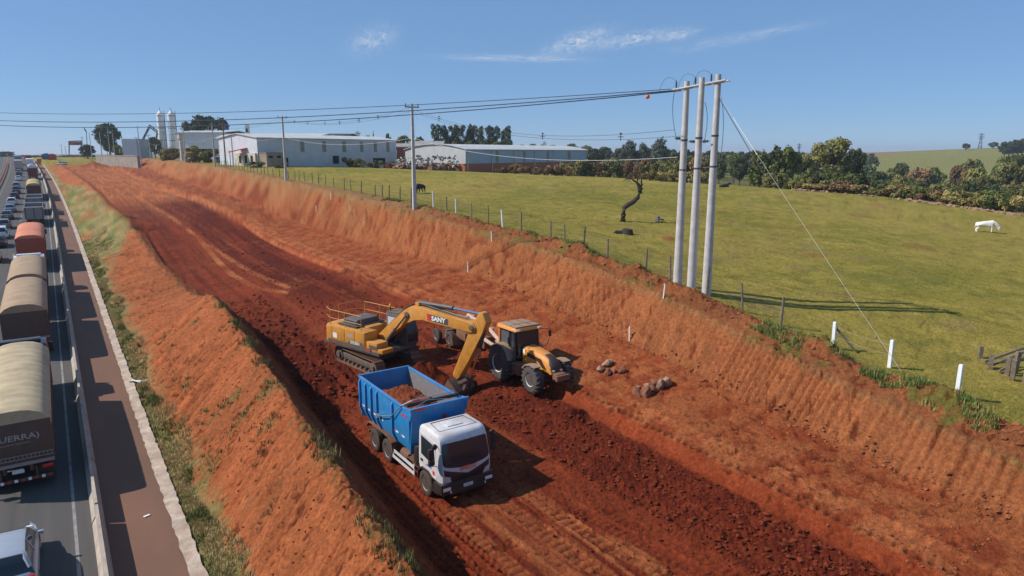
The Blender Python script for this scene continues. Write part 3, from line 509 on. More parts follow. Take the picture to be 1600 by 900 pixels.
def dump_truck():
    T = thing('dump_truck', 'white cab dump truck with blue tipper box full of red soil', 'dump truck')
    ch = MB()
    for s in (-1, 1): ch.box((s*.42, -2.6, .92), (.10, 7.0, .26))
    for yy in (-.9, -2.0, -3.0, -4.4, -5.6): ch.box((0, yy, .92), (.8, .12, .2))
    ch.box((.62, -1.55, .78), (.5, .8, .5), bev=.04); ch.lathe([(-2.6, .30), (-1.9, .30)], 16, 'Y', c=(.78, 0, .74)); ch.box((-.75, -2.0, .78), (.55, 1.2, .55), bev=.05)
    for yy in (-3.65, -5.02): ch.lathe([(-.95, .11), (.95, .11)], 12, 'X', c=(0, yy, .54)); ch.lathe([(-.22, .1), (0, .26), (.22, .1)], 12, 'X', c=(0, yy, .54))
    ch.lathe([(-.95, .08), (.95, .08)], 10, 'X', c=(0, 0, .52)); ch.box((0, -6.1, .9), (2.2, .12, .16)); ch.box((0, -6.05, .55), (2.1, .1, .12))
    ch.build('chassis', 'chassis', T)
    tank = MB().box((.93, -.95, 1.38), (.42, .38, .75), bev=.08).build('air_filter', 'black_plastic', T)
    step = MB()
    for i in range(4): step.box((.95, -1.15-.14*i, .99), (.45, .10, .03))
    step.build('catwalk', 'fender_brown', T)
    for s in (-1, 1):
        g = MB(); g.box((s*1.17, -2.05, .78), (.03, 2.1, .13)); g.box((s*1.17, -2.05, .50), (.03, 2.1, .13))
        for yy in (-1.05, -3.05): g.box((s*1.155, yy, .66), (.03, .06, .5))
        g.build('side_guard', 'truck_white', T)
    wheel(T, 1.06, 0, .53, .30, .30, 1, n=28); wheel(T, -1.06, 0, .53, .30, .30, -1, n=28)
    for yy in (-3.65, -5.02):
        for s in (-1, 1): wheel(T, s*1.08, yy, .53, .28, .30, s, dual=True, n=28)
    for s in (-1, 1):     # rear mudguards: two arches and the flat between
        pr = [(-5.85, .95), (-5.68, 1.22), (-5.3, 1.30), (-3.35, 1.30), (-3.05, 1.12), (-2.95, .72), (-3.02, .72), (-3.12, 1.10), (-3.38, 1.25), (-5.27, 1.25), (-5.62, 1.18), (-5.8, .93)]
        MB().prism(pr, s*.72, s*1.26, 'X').build('mudguard', 'fender_brown', T)
        pr = [(.72, .62), (.60, 1.0), (.25, 1.16), (-.30, 1.14), (-.62, .92), (-.70, .55), (-.63, .55), (-.55, .88), (-.27, 1.07), (.22, 1.09), (.53, .96), (.64, .62)]
        MB().prism(pr, s*.85, s*1.215, 'X').build('wheel_arch', 'black_plastic', T)
    # cab
    def ring(z, yb, yf, hw, rb=.10, rf=.22, bow=0):
        return [(-hw, yb, z), (hw, yb, z), (hw, yf-rf, z), (hw-rf*.35, yf-rf*.25, z), (hw-rf*1.3, yf+bow*.4, z), (0, yf+bow, z), (-hw+rf*1.3, yf+bow*.4, z), (-hw+rf*.35, yf-rf*.25, z), (-hw, yf-rf, z)]
    cab = MB().loft([ring(.98, -.55, 1.28, 1.13), ring(1.2, -.58, 1.32, 1.15, bow=.03), ring(1.62, -.58, 1.30, 1.15, bow=.04), ring(2.55, -.56, 1.08, 1.12, bow=.04), ring(2.74, -.54, 1.0, 1.09, bow=.04), ring(2.82, -.50, .92, 1.04, bow=.03), ring(2.855, -.44, .84, .98)]).build('cab', 'truck_white', T, smooth=40)
    def front(z, x, lift=.012):   # on the bowed windscreen plane
        yf = np.interp(z, [.98, 1.2, 1.62, 2.55, 2.74], [1.28, 1.32, 1.30, 1.08, 1.0]); bow = np.interp(z, [.98, 1.2, 1.62], [0, .03, .04]); hw = np.interp(z, [.98, 1.62, 2.55], [1.13, 1.15, 1.12]); a = abs(x); rf = .22
        p = [(0, yf+bow), (hw-rf*1.3, yf+bow*.4), (hw-rf*.35, yf-rf*.25), (hw, yf-rf)]; yy = np.interp(a, [q[0] for q in p], [q[1] for q in p]); return (x, yy+lift, z)
    def front_patch(pts, nx=14, lift=.012):     # pts: list of (z, xmax) rows
        V = []; F = []
        for z, hx, dz in pts:
            for i in range(nx+1):
                x = -hx+2*hx*i/nx; V.append(front(z+dz*(1-(x/hx)**2)*-1, x, lift))
        for r in range(len(pts)-1):
            for i in range(nx): F.append((r*(nx+1)+i, r*(nx+1)+i+1, (r+1)*(nx+1)+i+1, (r+1)*(nx+1)+i))
        m = MB(); m.add(V, F); return m
    ws = front_patch([(1.66, .98, .14), (1.74, 1.045, .12), (2.1, 1.035, 0), (2.46, 1.0, 0), (2.53, .93, 0)]).build('windscreen', 'cab_glass', cab, smooth=60)
    wp = MB()
    for x0 in (-.5, .35): wp.tube([front(1.64, x0, .03), front(1.80, x0+.5, .035)], .012, 5)
    wp.build('wiper', 'black_plastic', cab)
    gv = MB(); cs = np.linspace(-1.1, 1.1, 23); vt = lambda x: 1.23+.34*(abs(x)/1.1)**1.1; vb = lambda x: .985 if abs(x) < .80 else vt(x)-.24
    for x0, x1 in zip(cs[:-1], cs[1:]):
        for k_ in range(6):
            l0 = lambda x, t: vb(x)+(vt(x)-vb(x))*t/6; gv.add([front(l0(x0, k_), x0, .014), front(l0(x1, k_), x1, .014), front(l0(x1, k_+1), x1, .014), front(l0(x0, k_+1), x0, .014)], [(0, 1, 2, 3)])
    gv.build('grille', 'black_plastic', cab, smooth=60)
    text('badge', 'IVECO', .22, 'orange_print', cab, (0, 1.372, 1.46), (R(86), 0, math.pi), bold=.008, squeeze=1.15)
    for s in (-1, 1):     # doors
        dw = MB().prism([(-.40, 1.66), (.62, 1.52), (.80, 1.62), (.72, 2.38), (-.36, 2.46)], s*1.10, s*1.152, 'X', bev=.01).build('door_window', 'cab_glass', cab)
        MB().prism([(-.47, 1.02), (.86, 1.02), (.90, 1.5), (.80, 2.50), (-.44, 2.56)], s*1.12, s*1.149, 'X').build('door', 'truck_white', cab)
        MB().box((s*1.165, -.32, 1.42), (.04, .17, .10), bev=.01).build('door_handle', 'black_plastic', cab)
        mr = MB(); mr.tube([(s*1.12, .92, 2.45), (s*1.38, 1.02, 2.42), (s*1.42, 1.02, 1.72), (s*1.14, .94, 1.62)], .018, 6); mr.box((s*1.42, .98, 2.20), (.22, .14, .42), bev=.04); mr.box((s*1.42, .98, 1.84), (.22, .14, .24), bev=.04); mr.lathe([(.0, .05), (.02, .11), (.10, .11), (.13, .04)], 10, 'Y', c=(s*1.30, 1.0, 2.50))
        mr.build('mirror', 'black_plastic', cab)
        MB().box((s*1.152, .66, 1.22), (.012, .17, .17)).build('corner_lamp', 'red_print', cab)
        MB().box((s*1.155, .28, 1.36), (.012, .42, .07)).build('door_print', 'blue_print', cab)
    rf = MB()
    for (a, b) in (((-.75, -.3, 2.868), (.75, -.3, 2.868)), ((-.85, .62, 2.858), (.85, .62, 2.858)), ((-.85, .62, 2.858), (-.75, -.3, 2.868)), ((.85, .62, 2.858), (.75, -.3, 2.868))): rf.tube([a, b], .012, 5)
    rf.build('roof_seam', 'black_plastic', cab)
    hatch = MB().box((0, .1, 2.875), (.7, .6, .03), bev=.01).build('roof_hatch', 'truck_white', cab)
    bp = MB(); bp.prism([(-1.18, .52), (1.18, .52), (1.2, .98), (-1.2, .98)], 1.0, 1.36, 'Y', bev=.05); bp.box((0, 1.30, .58), (1.5, .2, .2), bev=.03); bump = bp.build('bumper', 'black_plastic', T)
    for s in (-1, 1):
        MB().box((s*.95, 1.345, .76), (.34, .06, .14), bev=.02).build('headlight', 'lamp_glass', bump); MB().box((s*.75, 1.36, .61), (.12, .03, .09)).build('fog_lamp', 'lamp_glass', bump)
        MB().prism([(.35, .45), (1.05, .45), (1.05, .95), (.75, .95), (.55, .62)], s*1.02, s*1.19, 'X', bev=.02).build('step', 'black_plastic', T)
    MB().box((0, 1.37, .74), (.42, .02, .14)).build('number_plate', 'plate_white', bump); text('plate_number', 'TEC', .09, 'blue_print', bump, (0, 1.384, .735), (R(90), 0, math.pi), extrude=.001)
    # tipper box
    y0, y1, zt, zb = -1.18, -6.35, 3.16, 1.34; box = MB()
    def wall(s):   # side wall, lower edge drawn in
        o, i = 1.27, 1.20
        box.loft([[(s*1.12, yy, zb), (s*o, yy, zb+.42), (s*o, yy, zt), (s*i, yy, zt), (s*i, yy, zb+.42), (s*1.04, yy, zb+.06)] for yy in (y0+.0, y1)])
    wall(1); wall(-1); box.box((0, (y0+y1)/2, zb+.03), (2.2, y0-y1, .07))
    box.prism([(y0-.05, zb-.05), (y0+.0, zb-.05), (y0+.28, zt+.10), (y0+.23, zt+.10)], -1.25, 1.25, 'X'); B = box.build('tipper_box', 'box_blue', T)
    inn = MB()
    for s in (-1, 1): inn.add([(s*1.195, y0-.02, zb+.42), (s*1.195, y1+.02, zb+.42), (s*1.195, y1+.02, zt-.02), (s*1.195, y0-.02, zt-.02)], [(0, 1, 2, 3)])
    inn.build('box_lining', 'box_inner', B)
    rails = MB()
    for s in (-1, 1): rails.box((s*1.255, (y0+y1)/2, zt+.03), (.12, y0-y1-.02, .10), bev=.012)
    rails.build('top_rail', 'box_blue', B)
    hb = MB(); hb.box((0, y0+.30, zt+.16), (2.72, .12, .14), bev=.02); hb.prism([(y0-.5, zt+.04), (y0+.32, zt+.22), (y0+.34, zt+.06), (y0+.2, zt-.35), (y0-.1, zt-.0)], 1.25, 1.33, 'X'); hb.prism([(y0-.5, zt+.04), (y0+.32, zt+.22), (y0+.34, zt+.06), (y0+.2, zt-.35), (y0-.1, zt-.0)], -1.33, -1.25, 'X'); hb.build('headboard', 'box_blue', B)
    MB().box((.95, y0+.365, zt+.15), (.5, .012, .08)).build('headboard_print', 'red_print', B); MB().box((-.25, y0+.22, zt-.42), (.12, .08, .22), bev=.02).build('reflector', 'red_lens', B)
    tg = MB(); tg.box((0, y1-.02, (zt+zb)/2+.05), (2.5, .07, zt-zb+.12)); tg.box((0, y1-.06, zt+.06), (2.6, .12, .1), bev=.01); tgo = tg.build('tailgate', 'box_blue', B)
    for xx in (-1.15, -.4, .4, 1.15): MB().box((xx, y1-.09, 2.2), (.1, .09, 1.6)).build('rib', 'box_blue', tgo)
    for s in (-1, 1):
        for yy in (-6.28, -5.62, -4.98, -4.34, -2.72):
            MB().loft([[(s*x, y, z) for x, y in ((1.0 if z < 1.5 else 1.26, yy-.06), (1.0 if z < 1.5 else 1.26, yy+.06), (hx, yy+.045), (hx, yy-.045))] for z, hx in ((zb-.08, 1.14), (zb+.40, 1.36), (zt-.16, 1.36), (zt-.04, 1.28))]).build('rib', 'box_blue', B)
        for yy in (-5.95, -5.30, -4.66, -3.9, -2.35, -1.75):
            MB().box((s*1.276, yy, zb+.56), (.008, .24, .055)).build('reflective_strip', 'white_print', B); MB().box((s*1.277, yy-.18, zb+.56), (.008, .12, .055)).build('reflective_strip', 'red_print', B)
        MB().box((s*1.277, -1.62, zt-.30), (.008, .42, .10)).build('decal', 'red_print', B)
    tp = MB(); tp.tube([(1.42, -4.1, 2.05), (1.40, -2.6, 2.55), (1.32, -1.7, 3.30), (1.0, -1.45, 3.52), (-1.0, -1.45, 3.52), (-1.32, -1.7, 3.30), (-1.40, -2.6, 2.55), (-1.42, -4.1, 2.05)], .022, 6); tp.box((1.38, -4.1, 2.05), (.14, .18, .14)); tp.box((-1.38, -4.1, 2.05), (.14, .18, .14)); tp.tube([(1.3, -1.0, 3.3), (.4, -1.2, 3.5), (-1.2, -.98, 3.34)], .012, 5)
    tp.build('tarp_frame', 'silver', B)
    tr = MB().lathe([(-1.2, .09), (1.2, .09)], 8, 'X', c=(0, -1.5, 3.32)).build('rolled_tarp', 'black_plastic', B)
    load = MB(); mound(load, -1.19, 1.19, y1+.05, y0-.02, 2.05, 2.98).build('soil_heap', 'soil_load', None, smooth=0)
    return T
def place(T, x, y, rz, z=None, tilt=0, roll=0):
    T.location = (x, y, gz(x, y) if z is None else z); T.rotation_euler = (tilt, roll, rz)
truck = dump_truck()
heap = bpy.data.objects['soil_heap']; tag(heap, 'heap of dark red soil lying in the blue tipper box', 'soil')
tx0, ty0 = 12.42, 22.95
place(truck, tx0, ty0, math.pi+R(.5), z=.10, tilt=R(-.4)); heap.location = truck.location; heap.rotation_euler = truck.rotation_euler
# ------------------------------------------------------------------ excavator (local +Y forward, origin on the ground under the slew ring)
def excavator():
    E = thing('excavator', 'yellow crawler excavator with its arm bent down behind the blue tipper', 'excavator')
    UC = bpy.data.objects.new('undercarriage', None)
    uc = MB(); uc.box((0, 0, .62), (2.0, 1.5, .35), bev=.05); uc.lathe([(.75, .65), (1.12, .65)], 24, 'Z')
    u = uc.build('undercarriage', 'excavator_grey', E); rel = R(-9); u.rotation_euler = (0, 0, rel)
    bpy.data.objects.remove(UC)
    for s in (-1, 1):
        x = s*1.27; hl, r = 1.95, .44; fr = MB(); fr.box((x, 0, .50), (.34, 3.6, .36), bev=.06); fr.lathe([(-.22, .36), (.22, .36)], 18, 'X', c=(x, hl, .5)); fr.lathe([(-.22, .38), (.22, .38)], 18, 'X', c=(x, -hl, .5)); fr.lathe([(.20*s, .22), (.33*s, .20)], 14, 'X', c=(x, -hl, .5)); fr.lathe([(.20*s, .18), (.33*s, .16)], 14, 'X', c=(x, hl, .5))
        for k in range(7): fr.lathe([(-.2, .10), (.2, .10)], 10, 'X', c=(x, -1.4+k*.47, .20))
        fr.build('track_frame', 'excavator_grey', u)
        tk = MB(); per = 4*hl+2*math.pi*r; n = 46
        for k in range(n):
            d = per*k/n
            if d < 2*hl: c = (-hl+d, .5+r); a = 0
            elif d < 2*hl+math.pi*r: t = (d-2*hl)/r; c = (hl+r*math.sin(t), .5+r*math.cos(t)); a = -t
            elif d < 4*hl+math.pi*r: c = (hl-(d-2*hl-math.pi*r), .5-r); a = math.pi
            else: t = (d-4*hl-math.pi*r)/r; c = (-hl-r*math.sin(t), .5-r*math.cos(t)); a = math.pi-t
            mt = Matrix.Translation((x, c[0], c[1])) @ Matrix.Rotation(a, 4, 'X')
            tk.add(*cube_vf(.62, per/n*.94, .045), mt); tk.add(*cube_vf(.62, .03, .05), mt @ Matrix.Translation((0, .03, .04))); tk.add(*cube_vf(.3, per/n*.8, .08), mt @ Matrix.Translation((0, 0, -.05)))
        tk.build('track', 'track_steel', u, smooth=0)
    dk = MB(); dk.box((0, -.55, 1.26), (3.0, 4.9, .24), bev=.03); dk.build('deck', 'excavator_grey', E)
    # counterweight with rounded tail
    pts = [(-1.5, -2.35), (-1.5, -2.9), (-1.2, -3.22), (-.6, -3.36), (.6, -3.36), (1.2, -3.22), (1.5, -2.9), (1.5, -2.35)]
    cw = MB().prism(pts, 1.16, 2.30, 'Z', bev=.10).build('counterweight', 'excavator_yellow', E)
    # right flank: three doors in one line, grey belt below
    side = MB().box((1.02, -.80, 1.88), (.96, 3.0, .98), bev=.05).build('right_flank', 'excavator_yellow', E)
    for yy, ln in ((-1.72, 1.12), (-.66, .90), (.24, .80)):
        MB().box((1.508, yy, 1.93), (.022, ln, .78), bev=.008).build('door_panel', 'excavator_yellow', side)
    MB().box((1.512, -.75, 1.37), (.03, 3.9, .26)).build('grey_belt', 'excavator_grey', E); MB().prism([(-.85, 1.50), (.62, 1.50), (.5, 1.72), (-.62, 1.72)], 1.515, 1.524, 'X').build('dark_stripe', 'excavator_grey', side)
    text('model_number', 'SY335H', .25, 'white_print', side, (1.53, -.18, 1.60), (R(90), 0, R(90)), extrude=.002, bold=.006)
    MB().box((1.522, -2.05, 1.78), (.006, .38, .30)).build('sticker', 'white_print', side); MB().box((1.522, -.60, 1.98), (.006, .5, .2)).build('sticker', 'grey_print', side)
    for yy in (-2.1, .95): MB().box((1.532, yy, 1.37), (.006, .42, .07)).build('sticker', 'red_print', side)
    left = MB().box((-1.02, -1.35, 1.85), (.96, 1.9, .94), bev=.05).build('left_flank', 'excavator_yellow', E)
    for k in range(6): MB().box((-1.508, -1.0-.12*k, 1.95), (.02, .06, .5)).build('louvre', 'excavator_grey', left)
    mid = MB().box((.0, -1.2, 1.92), (1.15, 2.4, 1.0), bev=.05).build('engine_cover', 'excavator_yellow', E)
    hood = MB().box((.05, -1.30, 2.60), (1.9, 1.35, .40), bev=.12, taper=.9).build('engine_hood', 'hood_black', E); MB().box((.05, -1.3, 2.44), (2.3, 1.7, .08), bev=.02).build('hood_base', 'hood_black', hood)
    MB().lathe([(2.35, .07), (2.95, .07)], 10, 'Z', c=(.75, -2.0, 0)).build('exhaust_pipe', 'rust', E)
    tb = MB(); tb.box((1.05, 1.25, 1.62), (.86, .95, .55), bev=.06); tb.box((1.05, 1.95, 1.46), (.86, .45, .25), bev=.05); tbo = tb.build('tool_box', 'excavator_yellow', E); MB().box((1.49, 1.4, 1.62), (.012, .7, .22)).build('tool_box_stripe', 'excavator_grey', tbo)
    # cab on the left
    cabp = [(.25, 1.38), (2.05, 1.38), (2.12, 2.1), (1.72, 3.22), (.30, 3.22)]
    cab = MB().prism(cabp, -1.48, -.52, 'X', bev=.06).build('cab', 'excavator_grey', E)
    MB().prism([(.40, 2.30), (1.78, 2.30), (1.62, 3.02), (.42, 3.02)], -.53, -.505, 'X').build('side_window', 'dusty_glass', cab); MB().prism([(.48, 2.38), (1.15, 2.38), (1.15, 2.98), (.48, 2.98)], -.505, -.50, 'X').build('curtain', 'curtain', cab)
    MB().prism([(.40, 2.30), (1.78, 2.30), (1.62, 3.02), (.42, 3.02)], -1.495, -1.47, 'X').build('side_window', 'dusty_glass', cab)
    MB().add([(-1.40, 2.10, 1.6), (-.60, 2.10, 1.6), (-.60, 2.145, 2.1), (-1.40, 2.145, 2.1)], [(0, 1, 2, 3)]).add([(-1.40, 2.135, 2.15), (-.60, 2.135, 2.15), (-.60, 1.80, 3.05), (-1.40, 1.80, 3.05)], [(0, 1, 2, 3)]).build('front_window', 'cab_glass', cab)
    MB().box((-1.0, .98, 3.25), (.90, 1.30, .06), bev=.02).build('cab_roof', 'excavator_grey', cab)
    wb = MB(); wb.lathe([(3.28, .05), (3.55, .05)], 8, 'Z', c=(-.7, .5, 0)); wb.build('beacon_base', 'excavator_grey', cab); MB().lathe([(3.55, .07), (3.68, .06), (3.72, .02)], 10, 'Z', c=(-.7, .5, 0)).build('beacon', 'amber', cab)
    # hand rails round the engine deck
    def rail(pts, posts):
        m = MB(); m.tube(pts, .022, 6)
        low = [(p[0], p[1], p[2]-.5) for p in pts]; m.tube(low, .018, 6)
        for p in posts: m.tube([p, (p[0], p[1], 2.35)], .02, 6)
        return m.build('hand_rail', 'yellow_rail', E)
    z = 3.28; rail([(1.40, .30, z), (1.40, -2.6, z), (1.35, -2.95, z+.12)], [(1.40, .30, z), (1.40, -1.2, z), (1.40, -2.6, z)])
    rail([(-1.40, .10, z), (-1.40, -2.7, z), (-.9, -3.05, z+.08), (.4, -3.05, z+.08)], [(-1.40, .1, z), (-1.40, -1.3, z), (-1.40, -2.7, z), (.4, -3.05, z+.08)])
    # boom, arm, bucket in the plane x = xb
    xb = .0
    def plate(poly, w, name, mt, par, bev=.03): return MB().prism(poly, xb-w/2, xb+w/2, 'X', bev=bev).build(name, mt, par)
    boom = plate([(.15, 1.55), (.42, 1.36), (.75, 1.52), (2.35, 2.72), (2.95, 3.10), (3.6, 3.42), (4.2, 3.54), (7.75, 3.36), (8.12, 3.44), (8.20, 3.72), (8.0, 3.95), (6.2, 4.02), (4.1, 4.22), (3.35, 4.16), (2.75, 3.82), (.6, 2.05), (.2, 1.88)], .62, 'boom', 'excavator_yellow', E, .035)
    for s in (-1, 1):
        MB().prism([(4.95, 3.56), (6.25, 3.52), (6.25, 3.86), (4.95, 3.92)], xb+s*.312, xb+s*.318, 'X').build('badge_panel', 'hood_black', boom)
        MB().prism([(4.72, 3.56), (4.95, 3.56), (4.95, 3.93), (4.62, 3.94)], xb+s*.312, xb+s*.319, 'X').build('badge_mark', 'red_print', boom)
        text('badge', 'SANY', .36, 'white_print', boom, (xb+s*.322, 5.52, 3.715), (R(90), 0, R(90) if s > 0 else R(-90)), extrude=.002, bold=.014, squeeze=1.15)
        for yy, zz, rr in ((3.05, 3.62, .17), (7.95, 3.68, .15), (.35, 1.68, .14)): MB().lathe([(xb+s*.31, rr), (xb+s*.38, rr), (xb+s*.39, rr*.6)], 14, 'X', c=(0, yy, zz)).build('pin', 'excavator_grey', boom)
        MB().tube([(xb+s*.46, 1.05, 1.45), (xb+s*.46, 2.15, 2.60)], .115, 12).build('boom_cylinder', 'excavator_grey', boom); MB().tube([(xb+s*.46, 2.1, 2.55), (xb+s*.40, 3.05, 3.60)], .06, 10).build('piston_rod', 'chrome', boom)
    hs = MB()
    for k in range(3): hs.tube([(xb-.1+.1*k, .6, 2.15), (xb-.1+.1*k, 2.6, 3.85), (xb-.1+.1*k, 3.4, 4.32), (xb-.1+.1*k, 4.3, 4.34), (xb-.1+.1*k, 7.4, 4.06)], .025, 5)
    hs.build('hydraulic_hose', 'black_plastic', boom)
    MB().tube([(xb, 3.75, 4.38), (xb, 6.35, 4.44)], .13, 12).build('arm_cylinder', 'hood_black', boom); MB().tube([(xb, 6.3, 4.44), (xb, 8.5, 4.42)], .07, 10).build('piston_rod', 'chrome', boom)
    MB().box((xb, 3.72, 4.28), (.34, .3, .26), bev=.04).build('cylinder_bracket', 'excavator_yellow', boom)
    arm = plate([(8.38, 4.56), (8.64, 4.54), (8.90, 4.08), (8.58, 3.40), (7.66, 1.80), (6.95, .66), (6.74, .52), (6.52, .62), (6.47, .80), (7.22, 2.35), (7.66, 3.38), (7.86, 3.60)], .46, 'arm', 'excavator_yellow', boom, .03)
    MB().tube([(xb, 8.62, 3.75), (xb, 8.25, 2.55)], .11, 12).build('bucket_cylinder', 'hood_black', arm); MB().tube([(xb, 8.28, 2.6), (xb, 7.55, .70)], .055, 10).build('piston_rod', 'chrome', arm)
    lk = MB()
    for s in (-1, 1): lk.prism([(7.50, .80), (7.62, .68), (6.98, .30), (6.82, .42)], xb+s*.28, xb+s*.34, 'X'); lk.prism([(7.48, .76), (7.60, .66), (7.32, .02), (7.18, .06)], xb+s*.20, xb+s*.26, 'X')
    lk.build('bucket_link', 'bucket_steel', arm)
    shell = [(6.60, .66), (6.95, .40), (7.28, .02), (7.22, -.45), (6.95, -.78), (6.55, -.90), (6.1, -.80), (5.85, -.55)]
    bk = MB(); wv = .74
    rings = []
    for i in range(len(shell)):
        p = Vector((0, *shell[i])); c = Vector((0, 6.5, -.15)); inn = c+(p-c)*.91
        rings.append([(xb-wv, p.y, p.z), (xb+wv, p.y, p.z), (xb+wv, inn.y, inn.z), (xb-wv, inn.y, inn.z)])
    bk.loft(rings)
    for s in (-1, 1): bk.prism(shell, xb+s*(wv-.04), xb+s*wv, 'X')
    for k in range(5): bk.prism([(5.98, -.70), (5.85, -.52), (5.55, -.42)], xb-wv+.08+k*.29, xb-wv+.20+k*.29, 'X')
    bk.build('bucket', 'bucket_steel', arm)
    return E
exc = excavator(); EX, EY = 15.55, 37.9
place(exc, EX, EY, math.atan2(-.95, .31)-math.pi/2, z=.93, tilt=R(-.5))
# ------------------------------------------------------------------ tractor (local +Y forward, origin under the rear axle)
def tractor():
    T = thing('tractor', 'orange farm tractor with tan roof working beside the excavator bucket', 'tractor'); wb = 2.95
    for s in (-1, 1):
        wheel(T, s*1.02, 0, .94, .62, .50, s, 'tractor_rubber', 'rim_white', lugs=20, n=36); wheel(T, s*.98, wb, .70, .50, .36, s, 'tractor_rubber', 'rim_white', lugs=18, n=30)
    ch = MB(); ch.box((0, 1.4, .95), (.62, 3.2, .55), bev=.06); ch.lathe([(-.85, .22), (.85, .22)], 14, 'X', c=(0, 0, .94)); ch.lathe([(-.8, .14), (.8, .14)], 12, 'X', c=(0, wb, .70)); ch.box((0, -.45, .8), (.8, .7, .6), bev=.05); ch.box((0, -.85, .55), (.25, .6, .12))
    ch.build('chassis', 'chassis', T)
    for s in (-1, 1):
        ft = MB().box((s*.72, 1.25, .85), (.58, .95, .62), bev=.06).build('fuel_tank', 'fender_brown', T); st = MB()
        for k in range(3): st.box((s*1.02, 1.02, .52+.27*k), (.3, .32, .04))
        st.build('steps', 'chassis', T)
        pr = [(-.92, 1.45), (-.70, 1.80), (-.25, 2.02), (.35, 2.0), (.78, 1.72), (.98, 1.25), (.90, 1.22), (.70, 1.64), (.32, 1.90), (-.24, 1.92), (-.66, 1.72), (-.84, 1.42)]
        MB().prism(pr, s*.70, s*1.22, 'X').build('rear_fender', 'tractor_roof', T)
        pr = [(wb-.72, 1.18), (wb-.45, 1.42), (wb, 1.50), (wb+.42, 1.42), (wb+.40, 1.38), (wb, 1.45), (wb-.42, 1.37), (wb-.66, 1.15)]
        MB().prism(pr, s*.76, s*1.20, 'X').build('front_fender', 'tractor_roof', T)
    # cab
    post = MB()
    for s in (-1, 1):
        post.tube([(s*.78, -.42, 1.55), (s*.74, -.42, 2.85)], .055, 8)
        post.tube([(s*.80, .45, 1.35), (s*.78, .50, 2.85)], .04, 8); post.tube([(s*.66, 1.22, 1.40), (s*.68, 1.12, 2.85)], .045, 8)
    post.box((0, .35, 1.42), (1.55, 1.75, .10), bev=.02); post.box((0, -.5, 1.65), (1.5, .1, .45)); cab = post.build('cab_frame', 'chassis', T)
    for s in (-1, 1): MB().tube([(s*.82, -.46, 1.75), (s*.78, -.44, 2.86)], .075, 8).build('rear_pillar', 'tractor_orange', cab)
    for s in (-1, 1):
        MB().prism([(-.38, 1.95), (.44, 1.75), (.48, 2.80), (-.38, 2.80)], s*.755, s*.765, 'X').build('side_window', 'dusty_glass', cab); MB().prism([(.52, 1.50), (1.18, 1.50), (1.10, 2.80), (.52, 2.80)], s*.735, s*.745, 'X').build('door_glass', 'cab_glass', cab)
    MB().add([(-.62, 1.23, 1.45), (.62, 1.23, 1.45), (.64, 1.13, 2.8), (-.64, 1.13, 2.8)], [(0, 1, 2, 3)]).build('windscreen', 'cab_glass', cab); MB().add([(-.70, -.44, 1.9), (.70, -.44, 1.9), (.70, -.44, 2.8), (-.70, -.44, 2.8)], [(0, 1, 2, 3)]).build('rear_window', 'dusty_glass', cab)
    st = MB(); st.box((0, .15, 1.72), (.5, .5, .14), bev=.04); st.box((0, -.1, 2.05), (.5, .12, .6), bev=.04); st.tube([(0, .75, 1.5), (0, .62, 2.0)], .03, 6); st.lathe([(0, .2), (.03, .2)], 14, 'Y', c=(0, .6, 2.0)); st.build('seat', 'black_plastic', cab)
    rf = MB().bevelled(*[[(-.92, -.62, 2.84), (.92, -.62, 2.84), (.92, 1.28, 2.84), (-.92, 1.28, 2.84), (-.86, -.56, 3.06), (.86, -.56, 3.06), (.80, 1.20, 3.02), (-.80, 1.20, 3.02)], [(0, 3, 2, 1), (4, 5, 6, 7), (0, 1, 5, 4), (1, 2, 6, 5), (2, 3, 7, 6), (3, 0, 4, 7)]], .05); roof = rf.build('roof', 'tractor_orange', cab)
    MB().box((0, .32, 3.06), (1.62, 1.68, .05), bev=.02).build('roof_top', 'tractor_roof', roof)
    sm = MB()
    for xx in (-.28, .28): sm.box((xx, .3, 3.09), (.025, 1.6, .02))
    sm.box((0, .5, 3.09), (1.5, .025, .02)); sm.build('roof_seam', 'chassis', roof)
    for s in (-1, 1): MB().box((s*.70, 1.27, 2.92), (.22, .06, .10), bev=.02).build('work_lamp', 'lamp_glass', roof)
    for s in (-1, 1):
        mr = MB(); mr.tube([(s*.78, 1.15, 2.80), (s*1.32, 1.35, 2.78), (s*1.34, 1.35, 2.35)], .02, 6); mr.tube([(s*1.34, 1.35, 2.3), (s*1.15, 1.3, 1.85), (s*.75, 1.2, 1.8)], .015, 6); mr.box((s*1.36, 1.34, 2.50), (.18, .05, .36), bev=.02); mr.build('mirror', 'black_plastic', cab)
    MB().tube([(.86, 1.05, 1.3), (.86, 1.05, 2.88)], .075, 10).build('exhaust_pipe', 'hood_black', T)
    # bonnet tapering down to the nose
    def ring(y, zb, zt, hb, ht): return [(-hb, y, zb), (hb, y, zb), (hb*1.02, y, zb+(zt-zb)*.55), (ht, y, zt-.10), (ht*.7, y, zt), (-ht*.7, y, zt), (-ht, y, zt-.10), (-hb*1.02, y, zb+(zt-zb)*.55)]
    bon = MB().loft([ring(1.28, 1.15, 2.02, .46, .44), ring(1.9, 1.1, 2.00, .45, .42), ring(2.7, 1.05, 1.92, .43, .38), ring(3.3, 1.02, 1.76, .41, .34), ring(3.62, 1.0, 1.50, .39, .30), ring(3.74, 1.0, 1.25, .37, .28)]).build('bonnet', 'tractor_orange', T, smooth=40)
    MB().loft([ring(2.95, 1.46, 1.885, .30, .26), ring(3.3, 1.4, 1.785, .31, .29), ring(3.66, 1.20, 1.535, .33, .29), ring(3.775, 1.12, 1.24, .33, .25)]).build('grille', 'black_plastic', bon, smooth=50)
